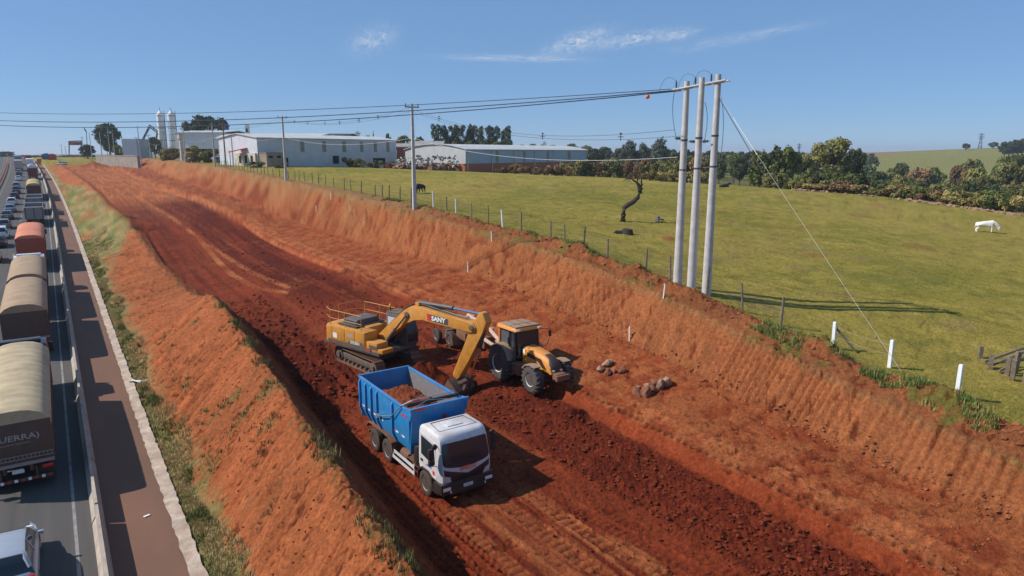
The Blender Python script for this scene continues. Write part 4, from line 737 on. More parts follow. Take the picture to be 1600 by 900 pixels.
    for s in (-1, 1):
        MB().prism([(1.7, 1.78), (2.9, 1.66), (3.35, 1.22), (3.1, 1.22), (2.7, 1.5), (1.72, 1.58)], s*.425, s*.475, 'X').build('side_grille', 'black_plastic', bon); MB().box((s*.475, 1.45, 1.78), (.012, .18, .22)).build('badge', 'white_print', bon); MB().box((s*.24, 3.775, 1.18), (.16, .03, .09), bev=.01).build('headlight', 'lamp_glass', bon)
    fw_ = MB(); fw_.box((0, 3.95, .92), (.62, .45, .36), bev=.05); fw_.box((0, 4.22, .90), (.85, .18, .30), bev=.04); fw_.build('front_weight', 'fender_brown', T)
    return T
trac = tractor(); p1 = hit(778, 592); p2 = hit(830, 616)
TX = (p1[0]+p2[0])/2+1.1; place(trac, TX, p1[1]+.0, math.pi, z=gz(TX-1.1, p1[1])-.03, tilt=R(1.5), roll=R(0))
# scraper drawn by the tractor
def scraper():
    S = thing('scraper_trailer', 'pink beamed wheeled scraper frame hitched behind the orange tractor', 'scraper')
    fr = MB()
    for s in (-1, 1): fr.tube([(s*.25, .6, 1.05), (s*.55, -1.6, 1.45), (s*.80, -4.9, 1.62)], [.10, .13, .13], 8)
    fr.box((0, -1.7, 1.45), (1.6, .2, .2)); fr.box((0, -4.6, 1.55), (2.2, .2, .2)); fr.tube([(-.2, -2.0, 1.5), (.9, -4.4, 1.75)], .09, 8); fr.tube([(0, .9, .9), (0, .2, 1.0)], .08, 8); fr.build('beam', 'pink_steel', S)
    fm = MB(); fm.box((0, -3.0, .95), (1.5, 1.2, .5), bev=.05); fm.box((0, -4.6, .8), (1.9, .25, .3)); fm.box((0, -3.3, .55), (2.4, .1, .5), rot=(.3, 0, 0)); fm.tube([(0, -1.8, 1.4), (0, -3.0, 1.0)], .07, 8); fm.box((.0, -1.2, .9), (.5, .5, .7), bev=.05); fm.build('blade_frame', 'rust', S)
    for x in (-1.25, -.5, .5, 1.25): wheel(S, x, -5.2, .48, .30, .24, 1 if x > 0 else -1, 'rubber', 'pink_steel', n=20)
    for x in (-.95, .95): wheel(S, x, -3.9, .52, .34, .26, 1 if x > 0 else -1, 'rubber', 'rim_red', n=22)
    for s in (-1, 1): MB().box((s*.8, -1.0, .55), (.3, .8, .7), bev=.05).build('ballast', 'pink_steel', S)
    return S
scr = scraper(); place(scr, TX-.25, p1[1]+1.8, math.pi-R(2), z=gz(TX-.5, p1[1]+4)-.05, tilt=R(-1.5))
# ------------------------------------------------------------------ trucks queueing on the highway (local +Y forward, origin at the rear, on the road)
mat('tarp_tan', (.36, .245, .15), .9, noise=.2, scale=1.2, bump=.5, bscale=3); mat('tarp_cream', (.45, .35, .215), .9, noise=.25, scale=1.2, bump=.5, bscale=3); mat('tarp_orange', (.60, .20, .11), .85, noise=.12, scale=1, bump=.4, bscale=3); mat('tarp_straw', (.46, .33, .15), .9, noise=.3, scale=1)
mat('panel_brown', (.055, .042, .036), .6, noise=.25, dust=.25); mat('panel_orange', (.33, .055, .025), .6, noise=.2, dust=.15); mat('panel_darkred', (.12, .035, .022), .7, noise=.3); mat('panel_grey', (.26, .25, .25), .7, noise=.3, dust=.2); mat('panel_white', (.70, .70, .70), .5, noise=.1, dust=.1); mat('panel_red', (.38, .05, .04), .6, noise=.2); mat('panel_slate', (.16, .19, .24), .6, noise=.2); mat('panel_beige', (.46, .36, .33), .6, noise=.2)
mat('cab_dark', (.02, .021, .024), .3, noise=.2, dust=.12, coat=.3); mat('cab_white', (.66, .70, .76), .3, noise=.1, dust=.1, coat=.3); mat('bumper_stripe', (.35, .05, .04), .5); mat('tank_steel', (.62, .64, .67), .28, metal=.8, noise=.15, dust=.1)
def lane(y, off): return (float(road_x(y))+off, y, float(road_z(y)))
def lane_pose(o, y, off, L):
    x0, y0, z0 = lane(y, off); x1, y1, z1 = lane(y+L, off)
    o.location = (x0, y0, z0+.005); o.rotation_euler = (math.atan2(z1-z0, y1-y0), 0, -math.atan2(x1-x0, y1-y0))
def truck_wheels(T, ys, n=18):
    for yy in ys:
        for s in (-1, 1): wheel(T, s*1.06, yy, .51, .28, .29, s, dual=True, n=n)
def cab_unit(T, y, paint, h=3.1):
    """cab-over tractor unit whose rear wall is at y"""
    m = MB(); m.prism([(y, .9), (y+2.2, .9), (y+2.25, 1.6), (y+1.95, h-.25), (y+1.5, h), (y+.1, h), (y, h-.1)], -1.2, 1.2, 'X', bev=.10); c = m.build('cab', paint, T)
    MB().prism([(y+.4, 1.9), (y+1.75, 1.9), (y+1.6, 2.6), (y+.4, 2.6)], -1.215, -1.2, 'X').build('side_window', 'cab_glass', c); MB().prism([(y+.4, 1.9), (y+1.75, 1.9), (y+1.6, 2.6), (y+.4, 2.6)], 1.2, 1.215, 'X').build('side_window', 'cab_glass', c)
    MB().box((0, y+.75, h+.10), (1.9, .6, .2), bev=.05).build('roof_spoiler', paint, c)
    for s in (-1, 1): MB().box((s*1.38, y+1.9, 2.3), (.2, .12, .6), bev=.03).build('mirror', 'black_plastic', c)
    MB().box((0, y-.9, .85), (.9, 3.2, .3)).build('chassis', 'chassis', T); MB().box((.0, y-.25, 1.75), (2.0, .25, 1.6), bev=.04).build('air_deflector', 'black_plastic', T)
    truck_wheels(T, [y+1.2, y-1.5])
def grain_body(T, y0, y1, hz, panel, tarp, bows=9, rear='plain', zt=None):
    zt = zt or hz-.55; b = MB(); w_ = 1.28
    b.box((0, (y0+y1)/2, (1.25+zt)/2), (2*w_, y1-y0, zt-1.25), bev=.02); body = b.build('cargo_body', panel, T)
    tp = MB(); rings = []
    n = bows*4
    for i in range(n+1):
        t = i/n; yy = y0+.02+(y1-y0-.04)*t; ph = abs(math.sin(t*math.pi*bows)); dz = .025+.06*ph; rr = []
        for k in range(9):
            a = -1+2*k/8; rr.append((a*(w_+.02), yy, zt-.02+(hz-zt)*(1-abs(a)**2.6)**.8+(dz-.05)*(1-a*a)))
        rr += [(w_+.03, yy, zt-.25), (-w_-.03, yy, zt-.25)]; rings.append(rr)
    tp.loft(rings).build('tarpaulin', tarp, T, smooth=50)
    ch = MB()
    for s in (-1, 1): ch.box((s*.45, (y0+y1)/2, 1.08), (.12, y1-y0-.2, .30))
    ch.box((0, y0+.1, .62), (2.3, .08, .12)); ch.box((.6, y0+.12, .85), (.08, .1, .5)); ch.box((-.6, y0+.12, .85), (.08, .1, .5))
    ch.build('chassis', 'chassis', T)
    for i in range(10): MB().box((-1.03+.229*i, y0+.055, .62), (.115, .012, .12)).build('bumper_stripe', 'bumper_stripe' if i % 2 else 'white_print', T)
    MB().box((0, y0-.015, 1.32), (2.5, .04, .14)).build('rear_sill', 'panel_grey', T)
    for s in (-1, 1):
        MB().box((s*1.0, y0-.03, 1.08), (.36, .05, .14), bev=.015).build('tail_light', 'red_lens', T); MB().box((s*.95, y0+.25, .65), (.55, .02, .55)).build('mud_flap', 'black_plastic', T)
        for k in range(8): MB().box((s*(w_+.006), y0+(y1-y0)*(k+.5)/8, (1.3+zt)/2), (.03, .07, zt-1.3)).build('side_post', panel, body)
    MB().box((0, y0-.01, 1.03), (.4, .03, .14)).build('number_plate', 'plate_white', T); return body
TG = 'vehicles queueing in the right lane of the highway'
g = thing('grain_truck', 'dark grain trailer with cream tarp lettered on its rear, nearest of the trucks', 'truck', group=TG)
body = grain_body(g, 0, 11.6, 3.62, 'panel_brown', 'tarp_cream', 14)
text('lettering', 'GUERRA)', .33, 'grey_print', body, (.05, -.012, 2.45), (R(90), 0, 0), extrude=.002, bold=.004, squeeze=1.2); text('lettering', 'SOLUCOES EM TRANSPORTE', .08, 'grey_print', body, (.0, -.012, 2.2), (R(90), 0, 0), extrude=.002)
rv = MB()
for k in range(18): rv.box((-1.19+.14*k, -.03, 1.62), (.03, .03, .13))
rv.box((0, -.03, 1.70), (2.5, .03, .03)); rv.box((0, -.03, 1.54), (2.5, .03, .03)); rv.build('rear_grille', 'panel_grey', body)
truck_wheels(g, [1.3, 2.55, 3.8]); cab_unit(g, 13.0, 'cab_dark', 3.0); lane_pose(g, 32.2, -2.25, 12)
g = thing('grain_truck', 'grain truck with two trailers under ribbed tan tarps behind a white cab', 'truck', group=TG)
grain_body(g, 0, 10.6, 3.66, 'panel_brown', 'tarp_tan', 5); grain_body(g, 12.0, 22.6, 3.66, 'panel_brown', 'tarp_tan', 5); truck_wheels(g, [1.3, 2.5, 13.3, 14.5]); cab_unit(g, 24.0, 'cab_white', 3.2); lane_pose(g, 53.6, -2.25, 22)
g = thing('covered_truck', 'truck with bright orange canvas cover and red rear panel', 'truck', group=TG)
grain_body(g, 0, 13, 3.95, 'panel_orange', 'tarp_orange', 4, zt=3.55); truck_wheels(g, [1.3, 2.5, 3.7]); cab_unit(g, 14.3, 'cab_dark', 3.0); lane_pose(g, 88.5, -2.3, 14)
def open_body(label, y, L_, cabp):
    g = thing('open_truck', label, 'truck', group=TG); b = MB()
    b.box((0, L_/2, 1.3), (2.5, L_, .16)); bo = b.build('floor', 'panel_grey', g)
    for s in (-1, 1): MB().box((s*1.24, L_/2, 2.2), (.06, L_, 1.7)).build('side_wall', 'panel_grey', bo)
    for yy, nm in ((0, 'tailgate'), (L_, 'front_wall')): MB().box((0, yy, 2.2), (2.5, .06, 1.7)).build(nm, 'panel_grey', bo)
    for yy in (0, L_): MB().box((0, yy, 3.10), (2.66, .16, .14)).build('top_rail', 'panel_white', bo)
    for s in (-1, 0, 1): MB().box((s*1.1, -.05, 2.2), (.10, .06, 1.7)).build('post', 'chassis', bo)
    MB().box((0, L_/2, .98), (.95, L_, .3)).build('chassis', 'chassis', g); truck_wheels(g, [1.2, 2.4]); cab_unit(g, L_+1.1, cabp, 2.7); lane_pose(g, y, -2.3, L_)
open_body('empty open-topped grey truck with white top rail just ahead of the orange cover', 131, 8.5, 'cab_dark'); open_body('second empty open-topped truck with white rail, just behind the straw-covered one', 150, 8.5, 'cab_white')
g = thing('grain_truck', 'brown grain truck with straw-coloured tarp ahead of the open trucks', 'truck', group=TG)
grain_body(g, 0, 8, 3.9, 'panel_darkred', 'tarp_straw', 3); grain_body(g, 9, 18, 3.9, 'panel_darkred', 'tarp_straw', 3); truck_wheels(g, [1.2, 2.4, 10.2, 11.4]); cab_unit(g, 19.4, 'cab_white'); lane_pose(g, 181, -2.4, 18)
g = thing('tank_truck', 'silver tank truck far up the right lane', 'truck', group=TG)
MB().lathe([(0, .3), (.1, 1.0), (.3, 1.22), (9.6, 1.22), (9.9, .9), (10, .3)], 20, 'Y', c=(0, 0, 2.35)).build('tank', 'tank_steel', g); MB().box((0, 5, .98), (1.2, 10, .3)).build('chassis', 'chassis', g); MB().box((0, 5, 3.6), (.6, 8, .1)).build('walkway', 'tank_steel', g); truck_wheels(g, [1.0, 2.2, 3.4]); cab_unit(g, 11, 'cab_white'); lane_pose(g, 292, -2.4, 10)
def box_truck(label, y, off, paint, L_=10, h=4.1):
    g = thing('box_truck', label, 'truck', group=TG); b = MB().box((0, L_/2, (1.15+h)/2), (2.56, L_, h-1.15), bev=.03).build('cargo_box', paint, g)
    for x in (-.62, .62): MB().box((x, -.015, (1.3+h)/2), (1.16, .03, h-1.5)).build('rear_door', paint, b)
    for s in (-1, 1): MB().box((s*1.05, -.03, 1.0), (.34, .05, .14)).build('tail_light', 'red_lens', g)
    MB().box((0, L_/2, .95), (.95, L_, .3)).build('chassis', 'chassis', g); truck_wheels(g, [1.2, 2.4]); cab_unit(g, L_+1.0, 'cab_white'); lane_pose(g, y, off, L_)
box_truck('beige box truck at the head of the queue of cars', 322, -6.2, 'panel_beige'); box_truck('white box truck up the right lane between the tanker and the dark red one', 345, -2.4, 'panel_white', 9, 3.9); box_truck('brown box truck up the right lane just behind the tanker', 262, -2.4, 'panel_darkred', 9, 3.7); box_truck('dark red box truck on the crest of the highway', 392, -2.4, 'panel_red'); box_truck('slate grey box truck on the crest beside the red one', 380, -6.2, 'panel_slate')
# ------------------------------------------------------------------ cars
def paint(name, col): mat(name, col, .3, noise=.05, dust=.10, up=.05, coat=.5)
for nm, c in dict(paint_white=(.72, .73, .75), paint_silver=(.33, .38, .45), paint_black=(.012, .012, .015), paint_grey=(.13, .14, .15), paint_blue=(.18, .26, .36), paint_brown=(.20, .17, .16), paint_dark=(.035, .04, .05)).items(): paint(nm, c)
def car(name, label, pnt, kind='hatch', group=None):
    C = thing(name, label, 'pickup' if kind == 'pickup' else 'car', group=group)
    L_ = {'hatch': 3.95, 'sedan': 4.4, 'suv': 4.3, 'pickup': 5.1}[kind]; H_ = {'hatch': 1.48, 'sedan': 1.46, 'suv': 1.68, 'pickup': 1.72}[kind]; zb = .92 if kind in ('hatch', 'sedan') else 1.06
    def ring(y, zl, zt_, hw): return [(-hw*.9, y, zl), (-hw, y, zl+.18), (-hw*1.0, y, zl+.42), (-hw*.94, y, zt_-.06), (-hw*.80, y, zt_), (hw*.80, y, zt_), (hw*.94, y, zt_-.06), (hw, y, zl+.42), (hw, y, zl+.18), (hw*.9, y, zl)]
    st = [(0, .42, zb-.10, .72), (.10, .30, zb, .82), (.5, .24, zb+.03, .87), (L_*.5, .22, zb, .88), (L_*.70, .22, zb-.02, .87), (L_-.55, .24, zb-.10, .84), (L_-.15, .28, zb-.26, .76), (L_, .38, .58, .62)]
    body = MB().loft([ring(*s) for s in st]).build('body', pnt, C, smooth=50)
    ya, yb, yc, yd = {'hatch': (.12, .55, 2.05, 2.95), 'sedan': (.55, 1.25, 2.5, 3.35), 'suv': (.08, .40, 2.35, 3.15), 'pickup': (1.75, 2.0, 3.2, 4.0)}[kind]
    hw0, hw1 = .80, .60; zt = H_-.03
    def zr(y):
        if y < yb: t = (y-ya)/(yb-ya); return zb-.03+(zt-zb+.03)*math.sin(t*math.pi/2)**.9
        if y > yc: t = (yd-y)/(yd-yc); return zb-.05+(zt-zb+.05)*math.sin(t*math.pi/2)**.95
        return zt+.035*math.sin((y-yb)/(yc-yb)*math.pi)
    hwz = lambda z: hw0+(hw1-hw0)*(z-zb)/(zt-zb)
    ysn = [ya+(yd-ya)*i/20 for i in range(21)]; gh = MB(); gh.loft([[(-hw0, y_, zb-.08), (-hwz(zr(y_)), y_, zr(y_)-.03), (-hwz(zr(y_))+.10, y_, zr(y_)), (0, y_, zr(y_)+.015), (hwz(zr(y_))-.10, y_, zr(y_)), (hwz(zr(y_)), y_, zr(y_)-.03), (hw0, y_, zb-.08)] for y_ in ysn]); win = gh.build('windows', 'cab_glass', C, smooth=45)
    yr = [yb-.10+(yc-yb+.16)*i/12 for i in range(13)]; rf = MB(); rf.loft([[(-hwz(zr(y_))-.015, y_, zr(y_)-.06), (-hwz(zr(y_))-.012, y_, zr(y_)-.015), (-hwz(zr(y_))+.10, y_, zr(y_)+.018), (0, y_, zr(y_)+.034), (hwz(zr(y_))-.10, y_, zr(y_)+.018), (hwz(zr(y_))+.012, y_, zr(y_)-.015), (hwz(zr(y_))+.015, y_, zr(y_)-.06)] for y_ in yr]); rf.build('roof', pnt, C, smooth=50)
    for s in (-1, 1):
        MB().tube([(s*(hwz(zr(y_))-.03), y_, zr(y_)-.03) for y_ in (yc, yc+(yd-yc)*.33, yc+(yd-yc)*.66, yd-.03)], .04, 6).build('pillar', pnt, C); MB().tube([(s*(hwz(zr(y_))-.03), y_, zr(y_)-.04) for y_ in (yb, yb-(yb-ya)*.4, yb-(yb-ya)*.8)], .07, 6).build('pillar', pnt, C); ym = (ya+yd)/2+.05; MB().tube([(s*(hw0-.02), ym, zb-.03), (s*(hw1-.02), (yb+yc)/2+.1, zt-.02)], .035, 6).build('pillar', pnt, C)
        MB().box((s*.70, .03, zb-.16), (.20, .12, .20), bev=.03).build('tail_light', 'red_lens', C); MB().box((s*.62, L_-.06, .62), (.26, .10, .12), bev=.03).build('headlight', 'lamp_glass', C)
        MB().box((s*.96, yd-.35, zb+.04), (.18, .12, .13), bev=.04).build('mirror', pnt if kind != 'pickup' else 'black_plastic', C)
        for yy in (.72, L_-.78): wheel(C, s*.78, yy, .31, .20, .19, s, 'rubber', 'silver', n=18)
    MB().box((0, -.012, .66), (.42, .02, .12)).build('number_plate', 'plate_white', C); MB().box((0, .05, .40), (1.5, .14, .18), bev=.04).build('bumper', pnt if kind != 'pickup' else 'black_plastic', C)
    if kind == 'pickup': MB().box((0, .95, zb+.03), (1.35, 1.5, .02)).build('load_bed_cover', 'black_plastic', C)
    return C
CG = 'cars queueing in the left lane of the highway'
c = car('parked_car'.replace('parked_', ''), 'silver white hatchback in the bottom left corner behind the lettered trailer', 'paint_silver', 'hatch'); lane_pose(c, 23.9, -2.45, 4)
CARS = [(96, 'paint_white', 'hatch', 'white car at the left edge, last of the left lane queue'), (108.3, 'paint_black', 'sedan', 'black car with red tail lamp, beside the orange covered truck'), (117.5, 'paint_white', 'suv', 'white car with red tail lamp directly ahead of the black one'), (129.5, 'paint_brown', 'hatch', 'brownish grey car third ahead of the black one in the left lane'), (143.5, 'paint_grey', 'sedan', 'mid grey car just behind the pale blue one'), (156, 'paint_blue', 'sedan', 'pale blue car between the grey car and the bright white one'), (172.4, 'paint_white', 'hatch', 'bright white hatchback just ahead of the pale blue car'), (187.5, 'paint_black', 'hatch', 'black hatchback ahead of the bright white one'), (203, 'paint_dark', 'pickup', 'dark pickup in the left lane beside the straw-covered truck'), (223, 'paint_silver', 'suv', 'silver car with dark rear, ahead of the dark pickup'), (259, 'paint_white', 'sedan', 'white car far up the left lane, fourth from the beige box truck'), (280, 'paint_black', 'suv', 'black car far up the left lane, third from the beige box truck'), (304, 'paint_silver', 'hatch', 'silver car right behind the beige box truck'), (341, 'paint_dark', 'sedan', 'tiny dark car between the beige and the slate box trucks'), (352, 'paint_white', 'suv', 'tiny white car between the beige and the slate box trucks'), (364, 'paint_grey', 'hatch', 'tiny grey car right behind the slate box truck')]
proto = {}
for y, pn, kd, lb in CARS:
    if kd in proto:
        c = copy_tree(proto[kd][0]); c['label'] = lb; old = proto[kd][1]
        for k in c.children:
            if k.material_slots and k.material_slots[0].material is M[old]: k.material_slots[0].link = 'OBJECT'; k.material_slots[0].material = M[pn]
    else: c = car('pickup_truck' if kd == 'pickup' else 'car', lb, pn, kd, CG); proto[kd] = (c, pn)
    lane_pose(c, y, -6.2+random.uniform(-.15, .15), 4)
# ------------------------------------------------------------------ utility poles and lines
def catenary(a, b, sag, n=18):
    a, b = Vector(a), Vector(b); return [a.lerp(b, i/n)-Vector((0, 0, sag*4*(i/n)*(1-i/n))) for i in range(n+1)]
def cable(name, label, a, b, sag, r, m, group=None, cat='cable', n=18): return tag(MB().tube(catenary(a, b, sag, n), r, 5).build(name, m), label, cat, group)
def insulator(par, p, h=.32, d=(0, 0, 1)):
    d = Vector(d).normalized(); m = MB(); q = Matrix.Translation(p) @ d.to_track_quat('Z', 'Y').to_matrix().to_4x4()
    m.lathe([(0, .03), (h*.25, .03), (h*.28, .09), (h*.36, .04), (h*.5, .04), (h*.53, .085), (h*.6, .04), (h*.75, .04), (h*.78, .07), (h*.85, .03), (h, .03)], 10, 'Z', m=q); return m.build('insulator', 'insulator', par)
tp3 = thing('pole_group', 'three tall round concrete poles joined by one crossarm at the fence', 'utility pole', (30.2, 26.3, gz(30.2, 26.3)))
feet = [(30.11, 27.35), (30.07, 26.25), (30.43, 25.45)]; z0 = tp3.location.z; HT = 12.1; tops = []
for (x, y), (tx_, ty_, dd_) in zip(feet, ((1082, 133, 40.1), (1102, 128, 39.3), (1122, 124, 39.0))):
    h = at(tx_, ty_, dd_)[2]-gz(x, y); zb = gz(x, y)-.3-z0; p = (x-30.2, y-26.3); MB().lathe([(zb, .265), (zb+.3+h*.5, .205), (zb+.3+h, .15)], 20, 'Z', c=(p[0], p[1], 0)).build('pole', 'concrete_pole', tp3); tops.append(Vector((p[0], p[1], zb+.3+h)))
d = (tops[2]-tops[0]); d.z = 0; d.normalize(); a = tops[0]-d*.75-Vector((0, 0, .42)); b = tops[2]+d*.55-Vector((0, 0, .34)); nrm = Vector((-d.y, d.x, 0))
for s in (-1, 1):
    m = MB(); m.tube([a+nrm*.2*s, b+nrm*.2*s], .055, 6); m.build('crossarm', 'concrete_pole', tp3)
for i, t in enumerate((.02, .40, .70)): q = a.lerp(b, t); insulator(tp3, q+Vector((0, 0, .05)), .45); MB().tube([q+Vector((0, 0, .45)), q-d*.2+Vector((0, 0, .62)), q-d*.5+Vector((0, 0, .72)), q-d*.8+Vector((0, 0, .62)), q-d*1.0+Vector((0, 0, .35)), q-d*1.1+Vector((0, 0, .0))], .010, 5).build('jumper_wire', 'wire_dark', tp3)
for i, (tpv, dz) in enumerate(((tops[0], -3.1), (tops[0], -4.0), (tops[1], -3.4))):
    for s in (-1, 1):
        if i < 2 and s > 0: continue
        insulator(tp3, tpv+Vector((0, 0, dz))+Vector((-.2*0, .22*(1 if s < 0 else -1), 0)), .5, (0, 1 if s < 0 else -1, .05))
for tpv in tops:
    for dz_ in (-3.2, -4.86): MB().lathe([(dz_-.05, .20), (dz_+.05, .20)], 14, 'Z', c=tpv).build('pole_band', 'insulator', tp3)
MB().tube([tops[1]+Vector((0, 0, -4.86)), tops[2]+Vector((0, 0, -4.86))], .03, 6).build('tie_bar', 'insulator', tp3)
for (p, q) in ((tops[1]+Vector((.1, -.2, -1.3)), tops[1]+Vector((.15, -.25, -3.4))), (tops[2]+Vector((.1, -.2, -1.2)), tops[2]+Vector((.2, -.25, -4.6))), (tops[0]+Vector((0, .9, -.5)), tops[0]+Vector((0, .55, -3.2)))):
    mid = (p+q)/2+Vector((0, .45 if p.y > 0.5 else -.35, .2)); MB().tube([p*(1-t)**2+mid*2*t*(1-t)+q*t*t for t in np.linspace(0, 1, 12).tolist()], .016, 5).build('jumper_wire', 'wire_dark', tp3)
O3 = tp3.location
far_pole = at(-80, 180, 74)
for i, (yp, lb) in enumerate(((173.5, 'topmost thin cable crossing the sky to the highway'), (185.0, 'middle of the three dark cables crossing the sky'), (191.5, 'lowest of the three dark cables crossing the sky'))):
    e = at(-80, yp, 74); s = O3+a+Vector((.2*(i-1), -.2*(i-1)-.1, .05 if i == 0 else -.02*i)); cable('power_cable', lb, s, e, .75+.2*i, .022 if i == 0 else .03, 'wire_dark', 'cables over the works')
def pole(x, y, h, label, arm=True, w=.17):
    z = gz(x, y); P = thing('utility_pole', label, 'utility pole', (x, y, z), 0, 'utility poles along the pasture fence')
    MB().loft([[(-w*k, -w*.75*k, zz), (w*k, -w*.75*k, zz), (w*k, w*.75*k, zz), (-w*k, w*.75*k, zz)] for zz, k in ((-.3, 1.15), (h, .62))]).build('shaft', 'concrete_pole', P, smooth=0)
    if arm:
        MB().box((0, 0, h-.25), (1.5, .09, .11)).build('crossarm', 'wood_grey', P)
        for xx in (-.65, 0, .65): insulator(P, (xx, 0, h-.2), .28)
    return P
PL = [(29.69, 61.37, 10.1, 'concrete pole at the fence beside the grazing dark animal'), (31.38, 110.9, 9.9, 'concrete pole in front of the long white warehouse wall'), (32.6, 172, 9.8, 'concrete pole left of the warehouse beside the brown pole'), (33.2, 216, 9.5, 'concrete pole in front of the pale concrete column'), (33.6, 258, 9.3, 'concrete pole near the two white silos'), (33.8, 300, 9, 'concrete pole near the conveyor arm'), (34, 345, 9, 'concrete pole right of the round tree at the far end'), (34, 395, 9, 'concrete pole left of the round tree at the far end'), (30, 460, 9, 'farthest but one concrete pole on the skyline'), (24, 540, 9, 'farthest concrete pole on the skyline')]
PO = [pole(*p) for p in PL]
tag(pole(far_pole[0], far_pole[1], 17.6-gz(far_pole[0], far_pole[1]), 'concrete pole across the highway carrying the long cables'), group='poles across the highway')
prev = Vector((29.9, 27.6, z0+HT-3.2)); sp = 0
for i, P in enumerate(PO[:9]):
    h = PL[i][2]; tgt = P.location+Vector((0, 0, h-.45))
    for j, off in enumerate((-.35, .35)): cable('line_cable', ('upper' if j else 'lower')+' cable of the pole line, span %s' % ('from the three poles to the nearest fence pole', 'before the warehouse', 'left of the warehouse', 'beside the pale column', 'beside the silos', 'beside the conveyor', 'past the far round tree', 'reaching the skyline', 'ending on the skyline')[i], prev+Vector((0, off, off*.5)), tgt+Vector((off, 0, -.1)), 1.15 if i == 0 else 1.0, .012, 'wire_dark', 'cables of the pole line', n=20)
    if i < 2:
        for t in ((.14, .38, .53, .69, .84) if i == 0 else (.18, .30, .44, .58, .72, .86)):
            sp += 1; q = catenary(prev, tgt, 1.15 if i == 0 else 1.0, 50)[int(t*50)]; m = MB(); m.tube([q+Vector((0, 0, .24)), q-Vector((0, 0, .24))], .026, 6); m.tube([q+Vector((-.15, .08, 0)), q+Vector((.15, -.08, 0))], .024, 6); m.lathe([(-.05, .04), (0, .09), (.05, .04)], 8, 'Z', c=q+Vector((0, 0, .2)))
            tag(m.build('line_spacer', 'insulator'), '%s spacer from the three tall poles on the pole line cables' % ['first', 'second', 'third', 'fourth', 'fifth', 'sixth', 'seventh', 'eighth', 'ninth', 'tenth', 'last'][sp-1], 'spacer', 'spacers on the pole line cables')
    cable('telecom_cable', 'thin pale telecom cable sagging low, span %s' % ('across the barn front', 'across the warehouse front', 'left of the warehouse', 'by the pale column', 'by the silos', 'by the conveyor', 'by the far round tree', 'at the skyline', 'at the end of the skyline')[i], prev-Vector((0, 0, 1.35)) if i == 0 else prev-Vector((0, 0, 2.7)), tgt-Vector((0, 0, 2.7)), .9, .013, 'wire_white', 'telecom cables', n=20)
    prev = tgt
anchor = hit(1408, 580)
cable('guy_wire', 'thin guy wire from the third tall pole down to the pasture', O3+tops[2]-Vector((0, 0, 1.0)), anchor, .05, .007, 'wire_white', 'guy wires'); cable('guy_wire', 'added dark strand for the shade line beside the pale guy wire', O3+tops[2]-Vector((0, 0, 1.05)), (O3+tops[2]-Vector((0, 0, 1.0))).lerp(Vector(anchor), .30)+Vector((-.05, -.05, -.5)), .02, .02, 'wire_dark', 'guy wires')  # second, dark strand is added for the shade line along the guy
q = catenary(O3+tops[2]-Vector((0, 0, 1.0)), anchor, .05, 20); tag(MB().tube([q[2], q[3], q[4], q[5]], .016, 6).build('guy_guard', 'white_paint'), 'white sleeve on the upper guy wire by the third pole', 'sleeve')
tag(MB().lathe([(-.14, .03), (-.1, .1), (0, .14), (.1, .1), (.14, .03)], 12, 'Z', c=at(1012, 151, 42)).build('marker_ball', 'orange_ball'), 'small orange marker ball on the cable left of the poles', 'marker ball')
for i_, (px_, pt_, D_, lb_) in enumerate([(131, 214, 330, 'thin far pole left of the low dark tree'), (143, 207, 300, 'thin far pole between the low dark tree and the round one'), (159, 206, 318, 'thin pole in front of the left half of the round tree'), (172, 200, 322, 'thin pole in front of the right half of the round tree'), (179, 208, 316, 'thin pole just right of the round tree'), (219, 197, 245, 'thin pole in front of the conveyor'), (97, 226, 420, 'thin pole farthest left on the skyline'), (103, 228, 440, 'second thin pole from the left on the skyline')]):
    p_ = at(px_, 240, D_); o_ = pole(p_[0], p_[1], at(px_, pt_, D_)[2]-gz(p_[0], p_[1]), lb_, arm=i_ % 2 == 0); o_['group'] = 'thin poles at the far end'
# ------------------------------------------------------------------ fences, stakes
FP = [(1227, 507), (1160, 487), (1104, 462), (1043, 443), (994, 431), (949, 409), (911, 394), (874, 384), (842, 380), (812, 366), (786, 355), (759, 352), (737, 344), (713, 337), (692, 335), (673, 331), (635, 320), (617, 317), (602, 313), (586, 309), (571, 307), (557, 303), (544, 298), (532, 297), (521, 293), (509, 289), (498, 287), (490, 285), (479, 283), (469, 281), (461, 280.5), (451, 279.5), (436, 277), (427, 275.5), (419, 273), (413, 272)]
fen = thing('wire_fence', 'long fence of uneven wooden posts along the top of the cut', 'fence'); fp = []
for i, (px, py) in enumerate(FP):
    q = hit(px, py); yy = q[1]; xx = float(crest_x(yy))+2.3+.25*math.sin(yy*.7); xx = min(max(q[0], xx-.5), xx+.6); fp.append((xx, yy))
y = fp[-1][1]
while y < 175: y += 2.9; fp.append((float(crest_x(y))+2.2+random.uniform(-.1, .1), y))
tops_f = []
for i, (x, y) in enumerate(fp):
    h = random.uniform(1.25, 1.6); z = gz1(x, y); l = Vector((random.uniform(-.07, .07), random.uniform(-.07, .07), 0)); r = random.uniform(.05, .075)
    MB().tube([(x, y, z-.2), Vector((x, y, z+h*.5))+l*h*.5+Vector((random.uniform(-.02, .02), 0, 0)), Vector((x, y, z+h))+l*h], [r*1.1, r, r*.85], 7).build('post', 'white_paint' if i in (10, 13, 15) else 'wood_grey', fen); tops_f.append(Vector((x, y, z))+l*h)
for k, hh in enumerate((.45, .8, 1.15)): MB().tube([p+Vector((0, 0, hh)) for p in tops_f], .007, 4).build('wire', 'wire_dark', fen)
wf = []
